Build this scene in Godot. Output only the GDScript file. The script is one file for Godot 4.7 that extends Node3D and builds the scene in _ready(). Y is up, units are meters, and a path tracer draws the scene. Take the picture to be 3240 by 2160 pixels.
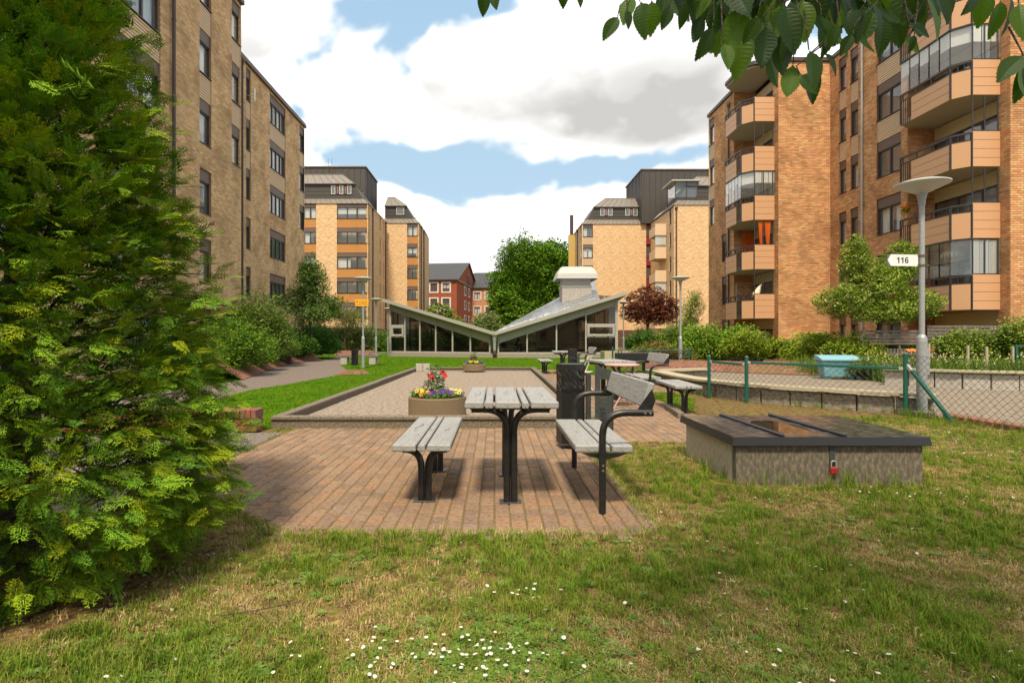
extends Node3D
# A courtyard between apartment blocks. Units are metres; the camera stands at the origin at eye height and looks along -z.
const UP := Vector3(0, 1, 0)
var M := {}
var rng := RandomNumberGenerator.new()
var taken := {}
var cache := {}


# ------------------------------------------------------------------ geometry collector
class G:
	var v := PackedVector3Array()
	var n := PackedVector3Array()
	var c := PackedColorArray()
	var k := Color(1, 1, 1)
	var tinted := false

	func tint(col: Color) -> void:
		k = col
		tinted = true

	func tri3(a: Vector3, b: Vector3, d: Vector3, na: Vector3, nb: Vector3, nd: Vector3) -> void:
		v.append(a); v.append(d); v.append(b)
		n.append(na); n.append(nd); n.append(nb)
		c.append(k); c.append(k); c.append(k)

	func tri(a: Vector3, b: Vector3, d: Vector3) -> void:
		var m := (b - a).cross(d - a).normalized()
		tri3(a, b, d, m, m, m)

	func quad(a: Vector3, b: Vector3, d: Vector3, e: Vector3) -> void:
		tri(a, b, d)
		tri(a, d, e)

	func tri_out(a: Vector3, b: Vector3, d: Vector3, o: Vector3) -> void:
		if (b - a).cross(d - a).dot((a + b + d) / 3.0 - o) < 0.0:
			tri(a, d, b)
		else:
			tri(a, b, d)

	func box(o: Vector3, s: Vector3, b := Basis()) -> void:
		var h := s * 0.5
		for ax in 3:
			for sg in [-1.0, 1.0]:
				var i := (ax + 1) % 3
				var j := (ax + 2) % 3
				var p := []
				for q in [[-1, -1], [1, -1], [1, 1], [-1, 1]]:
					var w := Vector3.ZERO
					w[ax] = h[ax] * sg
					w[i] = h[i] * q[0]
					w[j] = h[j] * q[1]
					p.append(o + b * w)
				if sg > 0:
					quad(p[0], p[1], p[2], p[3])
				else:
					quad(p[0], p[3], p[2], p[1])

	func cbox(o: Vector3, s: Vector3, ch: float, b := Basis()) -> void:
		var h := s * 0.5
		var pt := func(sx: float, sy: float, sz: float, ax: int) -> Vector3:
			var w := Vector3(sx * (h.x - ch), sy * (h.y - ch), sz * (h.z - ch))
			w[ax] = h[ax] * [sx, sy, sz][ax]
			return o + b * w
		for ax in 3:
			var i := (ax + 1) % 3
			var j := (ax + 2) % 3
			for sg in [-1.0, 1.0]:
				var p := []
				for q in [[-1, -1], [1, -1], [1, 1], [-1, 1]]:
					var w := [0.0, 0.0, 0.0]
					w[ax] = sg
					w[i] = float(q[0])
					w[j] = float(q[1])
					p.append(pt.call(w[0], w[1], w[2], ax))
				tri_out(p[0], p[1], p[2], o)
				tri_out(p[0], p[2], p[3], o)
			for si in [-1.0, 1.0]:
				for sj in [-1.0, 1.0]:
					var wa := [0.0, 0.0, 0.0]
					wa[i] = si
					wa[j] = sj
					wa[ax] = -1.0
					var wb := wa.duplicate()
					wb[ax] = 1.0
					var a: Vector3 = pt.call(wa[0], wa[1], wa[2], i)
					var e: Vector3 = pt.call(wb[0], wb[1], wb[2], i)
					var f: Vector3 = pt.call(wb[0], wb[1], wb[2], j)
					var g: Vector3 = pt.call(wa[0], wa[1], wa[2], j)
					tri_out(a, e, f, o)
					tri_out(a, f, g, o)
		for sx in [-1.0, 1.0]:
			for sy in [-1.0, 1.0]:
				for sz in [-1.0, 1.0]:
					tri_out(pt.call(sx, sy, sz, 0), pt.call(sx, sy, sz, 1), pt.call(sx, sy, sz, 2), o)

	func tube(pts: Array, r, sides := 10, caps := true) -> void:
		var m := pts.size()
		var t0: Vector3 = (pts[1] - pts[0]).normalized()
		var x := t0.cross(Vector3(0.31, 0.87, 0.39)).normalized()
		var rings := []
		var norms := []
		for i in m:
			var a: Vector3 = pts[maxi(i - 1, 0)]
			var b: Vector3 = pts[mini(i + 1, m - 1)]
			var t := (b - a).normalized()
			x = (x - t * x.dot(t)).normalized()
			var y := t.cross(x)
			var ring := []
			var nr := []
			var rr: float = r[i] if r is Array else r
			for s in sides:
				var an := TAU * s / sides
				var d := x * cos(an) + y * sin(an)
				ring.append(pts[i] + d * rr)
				nr.append(d)
			rings.append(ring)
			norms.append(nr)
		for i in m - 1:
			for s in sides:
				var q := (s + 1) % sides
				tri3(rings[i][s], rings[i][q], rings[i + 1][q], norms[i][s], norms[i][q], norms[i + 1][q])
				tri3(rings[i][s], rings[i + 1][q], rings[i + 1][s], norms[i][s], norms[i + 1][q], norms[i + 1][s])
		if caps:
			for s in sides:
				var q := (s + 1) % sides
				tri(pts[0], rings[0][q], rings[0][s])
				tri(pts[m - 1], rings[m - 1][s], rings[m - 1][q])

	func lathe(o: Vector3, prof: Array, sides := 24) -> void:
		for i in prof.size() - 1:
			var p: Vector2 = prof[i]
			var q: Vector2 = prof[i + 1]
			var e := (q - p).normalized()
			for s in sides:
				var a0 := TAU * s / sides
				var a1 := TAU * (s + 1) / sides
				var d0 := Vector3(cos(a0), 0, sin(a0))
				var d1 := Vector3(cos(a1), 0, sin(a1))
				var n0 := (d0 * e.y - UP * e.x).normalized()
				var n1 := (d1 * e.y - UP * e.x).normalized()
				var a := o + d0 * p.x + UP * p.y
				var b := o + d1 * p.x + UP * p.y
				var cc := o + d1 * q.x + UP * q.y
				var d := o + d0 * q.x + UP * q.y
				tri3(a, cc, b, n0, n1, n1)
				tri3(a, d, cc, n0, n0, n1)

	func prism(poly: Array, ux: Vector3, uy: Vector3, o: Vector3, dep: Vector3) -> void:
		# poly of Vector2 in the plane (ux, uy) at o, pushed along dep
		var pk := PackedVector2Array(poly)
		var ids := Geometry2D.triangulate_polygon(pk)
		var mid := Vector2.ZERO
		for p in poly: mid += p / poly.size()
		var ctr: Vector3 = o + ux * mid.x + uy * mid.y + dep * 0.5
		for t in range(0, ids.size(), 3):
			var a: Vector3 = o + ux * pk[ids[t]].x + uy * pk[ids[t]].y
			var b: Vector3 = o + ux * pk[ids[t + 1]].x + uy * pk[ids[t + 1]].y
			var d: Vector3 = o + ux * pk[ids[t + 2]].x + uy * pk[ids[t + 2]].y
			if (b - a).cross(d - a).dot(dep) > 0.0:
				tri(a, d, b)
				tri(a + dep, b + dep, d + dep)
			else:
				tri(a, b, d)
				tri(a + dep, d + dep, b + dep)
		var area := 0.0
		for i in pk.size():
			area += pk[i].cross(pk[(i + 1) % pk.size()])
		var flip := (area < 0.0) != (ux.cross(uy).dot(dep) < 0.0)
		for i in pk.size():
			var p0 := pk[i]
			var p1 := pk[(i + 1) % pk.size()]
			var a: Vector3 = o + ux * p0.x + uy * p0.y
			var b: Vector3 = o + ux * p1.x + uy * p1.y
			if flip:
				quad(b, a, a + dep, b + dep)
			else:
				quad(a, b, b + dep, a + dep)

	func mesh() -> ArrayMesh:
		var a := []
		a.resize(Mesh.ARRAY_MAX)
		a[Mesh.ARRAY_VERTEX] = v
		a[Mesh.ARRAY_NORMAL] = n
		if tinted:
			a[Mesh.ARRAY_COLOR] = c
		var m := ArrayMesh.new()
		m.add_surface_from_arrays(Mesh.PRIMITIVE_TRIANGLES, a)
		return m


# ------------------------------------------------------------------ nodes
func numbered(s: String) -> String:
	if not taken.has(s):
		taken[s] = 0
		return s
	taken[s] += 1
	return "%s_%03d" % [s, taken[s]]

func tag(o: Node, label := "", cat := "", grp := "", kind := "") -> void:
	if label != "": o.set_meta("label", label)
	if cat != "": o.set_meta("category", cat)
	if grp != "": o.set_meta("group", grp)
	if kind != "": o.set_meta("kind", kind)

func thing(called: String, label: String, cat: String, at := Vector3.ZERO, turn := 0.0, grp := "") -> Node3D:
	var o := Node3D.new()
	o.name = numbered(called)
	add_child(o)
	o.position = at
	o.rotation.y = turn
	tag(o, label, cat, grp)
	return o

func part(par: Node, called: String, g: G, mt: Material, tf := Transform3D()) -> MeshInstance3D:
	var m := g.mesh()
	return pm(par, called, m, mt, tf)

func pm(par: Node, called: String, m: Mesh, mt: Material, tf := Transform3D()) -> MeshInstance3D:
	var o := MeshInstance3D.new()
	o.mesh = m
	o.material_override = mt
	o.name = numbered(called) if par == self else called
	par.add_child(o, true)
	o.transform = tf
	return o

func solo(called: String, label: String, cat: String, g: G, mt: Material, at := Vector3.ZERO, grp := "") -> MeshInstance3D:
	var o := part(self, called, g, mt, Transform3D(Basis(), at))
	tag(o, label, cat, grp)
	return o

func struct(called: String, g: G, mt: Material) -> MeshInstance3D:
	var o := part(self, called, g, mt)
	o.set_meta("kind", "structure")
	return o

func multi(par: Node, called: String, m: Mesh, mt: Material, xf: Array, cols: Array = []) -> MultiMeshInstance3D:
	var mm := MultiMesh.new()
	mm.transform_format = MultiMesh.TRANSFORM_3D
	mm.use_colors = cols.size() > 0
	mm.mesh = m
	mm.instance_count = xf.size()
	for i in xf.size():
		mm.set_instance_transform(i, xf[i])
		if cols.size() > 0:
			mm.set_instance_color(i, cols[i])
	var o := MultiMeshInstance3D.new()
	o.multimesh = mm
	o.material_override = mt
	o.name = numbered(called) if par == self else called
	o.set_meta("kind", "stuff")
	par.add_child(o, true)
	return o

func copy(o: Node3D, label := "") -> Node3D:
	var base := String(o.name)
	if base.length() > 4 and base[base.length() - 4] == "_" and base.right(3).is_valid_int():
		base = base.left(base.length() - 4)
	var r := o.duplicate() as Node3D
	r.name = numbered(base)
	add_child(r)
	if label != "": r.set_meta("label", label)
	return r


# ------------------------------------------------------------------ materials
func L(r: float, g: float, b: float) -> Color:
	return Color(r, g, b).linear_to_srgb()

func noise_of(sd: int, fr: float, oct := 4, type := FastNoiseLite.TYPE_SIMPLEX_SMOOTH) -> FastNoiseLite:
	var n := FastNoiseLite.new()
	n.seed = sd
	n.noise_type = type
	n.frequency = fr
	n.fractal_type = FastNoiseLite.FRACTAL_FBM
	n.fractal_octaves = oct
	return n

func ramp_tex(sd: int, fr: float, oct: int, ramp: Array, sz := 512, type := FastNoiseLite.TYPE_SIMPLEX_SMOOTH, stretch := 1) -> ImageTexture:
	# ramp: [[t, linear colour], ...]; a computed noise picture that tiles
	var n := noise_of(sd, fr, oct, type)
	var im := n.get_seamless_image(sz, maxi(sz / stretch, 8))
	if stretch > 1:
		im.resize(sz, sz, Image.INTERPOLATE_CUBIC)
	im.convert(Image.FORMAT_L8)
	var lut := PackedByteArray()
	lut.resize(768)
	for i in 256:
		var t := i / 255.0
		var col: Color = ramp[ramp.size() - 1][1]
		if t <= ramp[0][0]:
			col = ramp[0][1]
		else:
			for j in ramp.size() - 1:
				if t >= ramp[j][0] and t <= ramp[j + 1][0]:
					col = (ramp[j][1] as Color).lerp(ramp[j + 1][1], (t - ramp[j][0]) / maxf(ramp[j + 1][0] - ramp[j][0], 0.0001))
					break
		col = col.linear_to_srgb()
		lut[i * 3] = int(clampf(col.r, 0, 1) * 255)
		lut[i * 3 + 1] = int(clampf(col.g, 0, 1) * 255)
		lut[i * 3 + 2] = int(clampf(col.b, 0, 1) * 255)
	var src := im.get_data()
	var out := PackedByteArray()
	out.resize(src.size() * 3)
	for i in src.size():
		var q := src[i] * 3
		out[i * 3] = lut[q]
		out[i * 3 + 1] = lut[q + 1]
		out[i * 3 + 2] = lut[q + 2]
	return ImageTexture.create_from_image(Image.create_from_data(sz, sz, false, Image.FORMAT_RGB8, out))

func gray_tex(sd: int, fr: float, oct: int, sz := 512, type := FastNoiseLite.TYPE_SIMPLEX_SMOOTH) -> ImageTexture:
	var im := noise_of(sd, fr, oct, type).get_seamless_image(sz, sz)
	im.convert(Image.FORMAT_RGB8)
	return ImageTexture.create_from_image(im)

func mat(key: String, col: Color, rough := 0.8, metal := 0.0) -> StandardMaterial3D:
	var m := StandardMaterial3D.new()
	m.albedo_color = col
	m.roughness = rough
	m.metallic = metal
	m.resource_name = key
	M[key] = m
	return m

func tri_map(m: StandardMaterial3D, tex: Texture2D, sc: Vector3, world := true) -> StandardMaterial3D:
	m.albedo_texture = tex
	m.uv1_triplanar = true
	m.uv1_world_triplanar = world
	m.uv1_scale = sc
	m.uv1_triplanar_sharpness = 4.0
	return m

func relief(m: StandardMaterial3D, tex: Texture2D, cm: float) -> StandardMaterial3D:
	m.heightmap_enabled = true
	m.heightmap_texture = tex
	m.heightmap_scale = cm
	return m

func leafy(key: String, back: Color, rough := 0.55) -> StandardMaterial3D:
	var m := mat(key, Color(1, 1, 1), rough)
	m.vertex_color_use_as_albedo = true
	m.backlight_enabled = true
	m.backlight = back
	m.cull_mode = BaseMaterial3D.CULL_DISABLED
	return m

func make_materials() -> void:
	var fine := gray_tex(5, 0.08, 4)
	var coarse := gray_tex(6, 0.02, 5)
	var cell := gray_tex(7, 0.06, 2, 512, FastNoiseLite.TYPE_CELLULAR)
	var w := Color(1, 1, 1)
	var soft := ramp_tex(11, 0.012, 5, [[0.25, Color(.72, .72, .72)], [0.5, Color(.92, .92, .92)], [0.75, w]])
	# ground
	tri_map(mat("soil", w, 0.95), ramp_tex(21, 0.03, 5, [[0.2, Color(0.086, 0.049, 0.025)], [0.45, Color(0.155, 0.100, 0.043)], [0.62, Color(0.196, 0.138, 0.051)], [0.8, Color(0.132, 0.138, 0.025)]]), Vector3(.55, .55, .55))
	relief(M.soil, fine, 1.5)
	tri_map(mat("lawn", w, 0.95), ramp_tex(22, 0.03, 5, [[0.25, Color(.045, .100, .006)], [0.5, Color(.070, .150, .008)], [0.75, Color(.105, .185, .012)]]), Vector3(.5, .5, .5))
	relief(M.lawn, fine, 2.0)
	tri_map(mat("asphalt", w, 0.9), ramp_tex(23, 0.05, 5, [[0.2, Color(0.131, 0.104, 0.088)], [0.5, Color(0.187, 0.153, 0.131)], [0.8, Color(0.245, 0.203, 0.172)]]), Vector3(.6, .6, .6))
	relief(M.asphalt, fine, 0.5)
	tri_map(mat("plaza", w, 0.9), ramp_tex(24, 0.035, 5, [[0.2, Color(0.174, 0.139, 0.105)], [0.5, Color(0.237, 0.192, 0.146)], [0.8, Color(0.300, 0.251, 0.196)]]), Vector3(.35, .35, .35))
	relief(M.plaza, fine, 0.5)
	tri_map(mat("gravel", w, 0.95), ramp_tex(25, 0.03, 7, [[0.15, Color(0.155, 0.120, 0.087)], [0.4, Color(0.246, 0.197, 0.151)], [0.6, Color(0.302, 0.246, 0.197)], [0.85, Color(0.380, 0.323, 0.263)]], 1024), Vector3(.33, .33, .33))
	relief(M.gravel, cell, 2.0)
	var pav := mat("paver", w, 0.9)
	pav.vertex_color_use_as_albedo = true
	tri_map(pav, ramp_tex(26, 0.03, 5, [[0.25, Color(.72, .70, .68)], [0.45, Color(.9, .89, .88)], [0.7, w]]), Vector3(1.6, 1.6, 1.6))
	relief(pav, fine, 0.35)
	tri_map(mat("joint", w, 0.95), ramp_tex(27, 0.06, 3, [[0.3, Color(.11, .078, .042)], [0.55, Color(.19, .14, .055)], [0.75, Color(.19, .17, .045)]]), Vector3(2, 2, 2))
	# masonry
	var br := mat("brick", w, 0.9)
	br.vertex_color_use_as_albedo = true
	tri_map(br, soft, Vector3(.09, .09, .09))
	tri_map(mat("mortar_tan", w, 0.95), ramp_tex(31, 0.05, 4, [[0.3, Color(.27, .18, .105)], [0.7, Color(.34, .235, .14)]]), Vector3(.4, .4, .4))
	tri_map(mat("mortar_orange", w, 0.95), ramp_tex(32, 0.05, 4, [[0.3, Color(.21, .105, .055)], [0.7, Color(.27, .14, .075)]]), Vector3(.4, .4, .4))
	M["far_tan"] = brick_look("far_tan", [Color(.70, .465, .255), Color(.65, .415, .22), Color(.74, .51, .29), Color(.62, .385, .205), Color(.69, .485, .28)], Color(.34, .235, .14))
	M["far_brown"] = brick_look("far_brown", [Color(.70, .465, .255), Color(.65, .415, .22), Color(.74, .51, .29), Color(.62, .385, .205), Color(.69, .485, .28)], Color(.34, .235, .14))
	M["far_red"] = brick_look("far_red", [Color(.29, .082, .042), Color(.26, .072, .037), Color(.32, .098, .05)], Color(.22, .085, .052))
	M["far_salmon"] = brick_look("far_salmon", [Color(.50, .225, .12), Color(.46, .205, .11), Color(.54, .25, .135)], Color(.42, .19, .115))
	M["plinth"] = brick_look("plinth", [Color(.115, .052, .034), Color(.09, .04, .028), Color(.14, .066, .042)], Color(.075, .045, .034))
	var rb := mat("red_brick", w, 0.85)
	rb.vertex_color_use_as_albedo = true
	tri_map(rb, ramp_tex(33, 0.04, 4, [[0.25, Color(.6, .55, .5)], [0.5, w]]), Vector3(2, 2, 2))
	relief(rb, fine, 0.4)
	tri_map(mat("concrete", w, 0.9), ramp_tex(34, 0.03, 5, [[0.2, Color(0.153, 0.126, 0.090)], [0.45, Color(0.270, 0.239, 0.184)], [0.75, Color(0.369, 0.333, 0.270)]]), Vector3(.9, .9, .9))
	relief(M.concrete, fine, 0.4)
	tri_map(mat("pale_concrete", w, 0.9), ramp_tex(35, 0.03, 5, [[0.2, Color(0.289, 0.264, 0.221)], [0.5, Color(0.391, 0.357, 0.306)], [0.8, Color(0.459, 0.425, 0.374)]]), Vector3(.9, .9, .9))
	relief(M.pale_concrete, fine, 0.3)
	# board-marked concrete: streaks run down the wall
	tri_map(mat("board_concrete", w, 0.9), ramp_tex(36, 0.03, 6, [[0.2, Color(.38, .315, .21)], [0.45, Color(.46, .39, .27)], [0.6, Color(.49, .42, .295)], [0.85, Color(.54, .47, .345)]], 512), Vector3(2.0, .8, 2.0))
	relief(M.board_concrete, fine, 0.15)
	tri_map(mat("stained_concrete", w, 0.9), ramp_tex(37, 0.03, 6, [[0.2, Color(.090, .074, .053)], [0.42, Color(.118, .098, .070)], [0.58, Color(.140, .116, .082)], [0.75, Color(.180, .150, .104)], [0.9, Color(.24, .20, .14)]], 512), Vector3(1.7, .8, 1.7))
	relief(M.stained_concrete, fine, 0.2)
	tri_map(mat("aggregate", w, 0.85), ramp_tex(38, 0.2, 1, [[0.1, Color(0.045, 0.027, 0.014)], [0.4, Color(0.180, 0.122, 0.063)], [0.65, Color(0.306, 0.216, 0.117)], [0.9, Color(0.414, 0.324, 0.216)]], 512, FastNoiseLite.TYPE_CELLULAR), Vector3(2.2, 2.2, 2.2))
	relief(M.aggregate, cell, 0.8)
	# wood
	tri_map(mat("grey_plank", w, 0.55), ramp_tex(41, 0.03, 5, [[0.13, Color(0.094, 0.065, 0.043)], [0.17, Color(0.260, 0.256, 0.242)], [0.5, Color(0.296, 0.292, 0.278)], [0.8, Color(0.332, 0.329, 0.314)]], 512), Vector3(2.4, 2.4, .30), false)
	relief(M.grey_plank, fine, 0.35)
	tri_map(mat("kerb_wood", w, 0.9), ramp_tex(42, 0.03, 5, [[0.2, Color(0.081, 0.061, 0.041)], [0.5, Color(0.170, 0.134, 0.094)], [0.8, Color(0.243, 0.203, 0.146)]], 512), Vector3(1.4, 3, 1.4))
	relief(M.kerb_wood, fine, 0.5)
	tri_map(mat("new_wood", w, 0.75), ramp_tex(43, 0.03, 4, [[0.2, Color(0.324, 0.268, 0.163)], [0.5, Color(0.395, 0.346, 0.225)], [0.8, Color(0.445, 0.402, 0.282)]], 512), Vector3(1, 3, 1))
	tri_map(mat("spacer_wood", w, 0.8), ramp_tex(44, 0.03, 4, [[0.2, Color(.34, .17, .06)], [0.8, Color(.50, .28, .11)]], 512), Vector3(3, 3, 3))
	tri_map(mat("weathered_wood", w, 0.9), ramp_tex(45, 0.03, 5, [[0.2, Color(.08, .062, .048)], [0.5, Color(.155, .125, .10)], [0.8, Color(.24, .20, .165)]], 512), Vector3(.8, 3.5, 3.5), false)
	tri_map(mat("bark", w, 0.95), ramp_tex(46, 0.06, 4, [[0.2, Color(.045, .032, .024)], [0.6, Color(.11, .085, .062)], [0.9, Color(.19, .155, .12)]], 512), Vector3(5, 1.4, 5))
	relief(M.bark, fine, 1.5)
	# metal, plastic, paint
	tri_map(mat("black_steel", Color(1, 1, 1), 0.38, 0.0), ramp_tex(51, 0.02, 4, [[0.2, Color(.010, .010, .010)], [0.7, Color(.017, .017, .017)], [0.85, Color(.028, .022, .018)]]), Vector3(2, 2, 2))
	mat("black_plastic", L(.012, .012, .013), 0.35)
	mat("bag_plastic", L(.015, .015, .016), 0.18)
	mat("bolt", L(.45, .42, .38), 0.35, 0.9)
	tri_map(mat("dark_green_steel", w, 0.5), ramp_tex(52, 0.02, 4, [[0.2, Color(.035, .04, .036)], [0.8, Color(.052, .058, .052)]]), Vector3(2, 2, 2))
	mat("fence_green", L(.010, .095, .062), 0.35)
	mat("wire_green", L(.016, .036, .031), 0.5)
	mat("clamp_metal", L(.50, .50, .48), 0.4, 0.5)
	tri_map(mat("galvanised", w, 0.5, 0.35), ramp_tex(53, 0.04, 4, [[0.2, Color(0.260, 0.271, 0.275)], [0.5, Color(0.332, 0.343, 0.347)], [0.8, Color(0.398, 0.408, 0.411)]]), Vector3(3, 1.0, 3))
	mat("lamp_shell", L(0.448, 0.462, 0.448), 0.45)
	mat("lamp_neck", L(.28, .30, .30), 0.5)
	mat("sign_white", L(0.702, 0.711, 0.693), 0.4)
	mat("sign_dark", L(.10, .11, .12), 0.4)
	mat("ink", L(.02, .022, .028), 0.5)
	mat("sign_yellow", L(.85, .42, .015), 0.45)
	mat("sign_red", L(.55, .03, .03), 0.45)
	mat("rust", L(.12, .06, .035), 0.8)
	mat("padlock_red", L(.26, .020, .016), 0.35)
	tri_map(mat("sheet_metal", w, 0.24, 0.25), ramp_tex(54, 0.015, 5, [[0.25, Color(.028, .027, .028)], [0.5, Color(.050, .048, .050)], [0.62, Color(.085, .078, .074)], [0.8, Color(.13, .115, .10)]]), Vector3(.9, .9, .9))
	mat("sheet_edge", L(.022, .022, .024), 0.38, 0.1)
	tri_map(mat("silver_roof", w, 0.32, 0.75), ramp_tex(55, 0.012, 4, [[0.2, Color(0.361, 0.368, 0.376)], [0.8, Color(0.520, 0.520, 0.520)]]), Vector3(.3, .3, .3))
	relief(M.silver_roof, coarse, 3.0)
	mat("beige_metal", L(0.364, 0.345, 0.302), 0.5)
	mat("hood_metal", L(0.405, 0.398, 0.376), 0.5)
	tri_map(mat("chimney_metal", w, 0.55), ramp_tex(56, 0.02, 4, [[0.2, Color(0.306, 0.281, 0.246)], [0.8, Color(0.391, 0.365, 0.327)]]), Vector3(.5, .5, .5))
	mat("gutter_brown", L(.062, .040, .034), 0.45)
	mat("window_brown", L(.040, .026, .020), 0.4)
	mat("panel_brown", L(.125, .082, .062), 0.55)
	mat("roof_dark", L(.060, .050, .042), 0.5, 0.2)
	tri_map(mat("roof_metal", w, 0.5, 0.3), ramp_tex(57, 0.02, 4, [[0.2, Color(.17, .145, .115)], [0.8, Color(.26, .225, .185)]]), Vector3(.3, .3, .3))
	mat("roof_slate", L(.050, .048, .048), 0.6, 0.1)
	mat("cladding_pale", L(0.626, 0.451, 0.285), 0.55)
	mat("cladding_orange", L(0.564, 0.265, 0.073), 0.55)
	mat("balcony_peach", L(0.546, 0.303, 0.154), 0.5)
	mat("balcony_steel", L(.026, .024, .024), 0.45)
	mat("soffit", L(.42, .36, .28), 0.9)
	mat("beige_panel", L(.56, .44, .25), 0.8)
	mat("yellow_panel", L(0.476, 0.323, 0.098), 0.8)
	mat("room_dark", L(.40, .375, .34), 0.9)
	mat("room_ceiling", L(.45, .42, .38), 0.9)
	mat("curtain_white", L(0.578, 0.570, 0.535), 0.9)
	mat("curtain_orange", L(.70, .16, .015), 0.9)
	mat("blind", L(0.527, 0.518, 0.476), 0.7)
	mat("frame_white", L(0.595, 0.570, 0.493), 0.6)
	mat("window_red", L(.19, .016, .013), 0.5)
	mat("cloth_cream", L(.62, .58, .42), 0.9)
	mat("pink_paint", L(.58, .32, .30), 0.45)
	mat("cream_paint", L(.66, .58, .48), 0.45)
	tri_map(mat("blue_plastic", w, 0.5), ramp_tex(58, 0.02, 4, [[0.2, Color(0.107, 0.267, 0.321)], [0.6, Color(0.146, 0.329, 0.383)], [0.8, Color(0.191, 0.383, 0.428)]]), Vector3(1, 1, 1))
	mat("blue_lid", L(0.216, 0.433, 0.491), 0.45)
	mat("red_timber", L(.085, .035, .026), 0.8)
	mat("strap_yellow", L(.62, .36, .04), 0.7)
	mat("compost", L(.035, .024, .017), 0.95)
	var gl := mat("glass", Color(.82, .88, .88, .05), 0.02)
	gl.transparency = BaseMaterial3D.TRANSPARENCY_ALPHA
	gl.metallic_specular = 0.6
	var gd := mat("dark_glass", Color(.05, .055, .05, .70), 0.02)
	gd.transparency = BaseMaterial3D.TRANSPARENCY_ALPHA
	gd.metallic_specular = 0.6
	mat("water", Color(.03, .022, .018, .5), 0.01)
	M.water.transparency = BaseMaterial3D.TRANSPARENCY_ALPHA
	M.water.metallic_specular = 0.6
	# plants
	leafy("leaf", Color(.42, .50, .15))
	leafy("leaf_gloss", Color(.35, .45, .12), 0.38)
	leafy("grass", Color(.45, .5, .2), 0.6)
	leafy("petal", Color(.3, .3, .3), 0.7)
	for q in ["soil", "lawn", "asphalt", "plaza", "gravel", "paver", "brick", "mortar_tan", "mortar_orange", "far_tan", "far_brown", "far_red", "far_salmon", "joint"]:
		M[q].metallic_specular = 0.15
	M.grass.metallic_specular = 0.12
	M.grass.roughness = 0.85
	M.leaf.metallic_specular = 0.25
	leafy("thuja", Color(.22, .26, .06), 0.7)
	M.thuja.metallic_specular = 0.15

func brick_look(key: String, tones: Array, mortar: Color) -> StandardMaterial3D:
	# far brickwork, whose courses are finer than a pixel
	var w := 512
	var h := 512
	var im := Image.create(w, h, false, Image.FORMAT_RGB8)
	im.fill(mortar.linear_to_srgb())
	var r := RandomNumberGenerator.new()
	r.seed = hash(key)
	for j in 24:
		var y0 := j * h / 24
		var y1 := (j + 1) * h / 24
		var off := 32 if j % 2 == 1 else 0
		for i in 8:
			var col: Color = tones[r.randi() % tones.size()] * r.randf_range(.86, 1.12)
			col.a = 1.0
			col = col.linear_to_srgb()
			var x0 := i * 64 + off
			im.fill_rect(Rect2i(x0, y0, mini(61, w - x0), y1 - y0 - 3), col)
			if x0 + 61 > w:
				im.fill_rect(Rect2i(0, y0, x0 + 61 - w, y1 - y0 - 3), col)
	var m := mat(key, Color(1, 1, 1), 0.9)
	return tri_map(m, ImageTexture.create_from_image(im), Vector3(.49, .49, .49))


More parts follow.
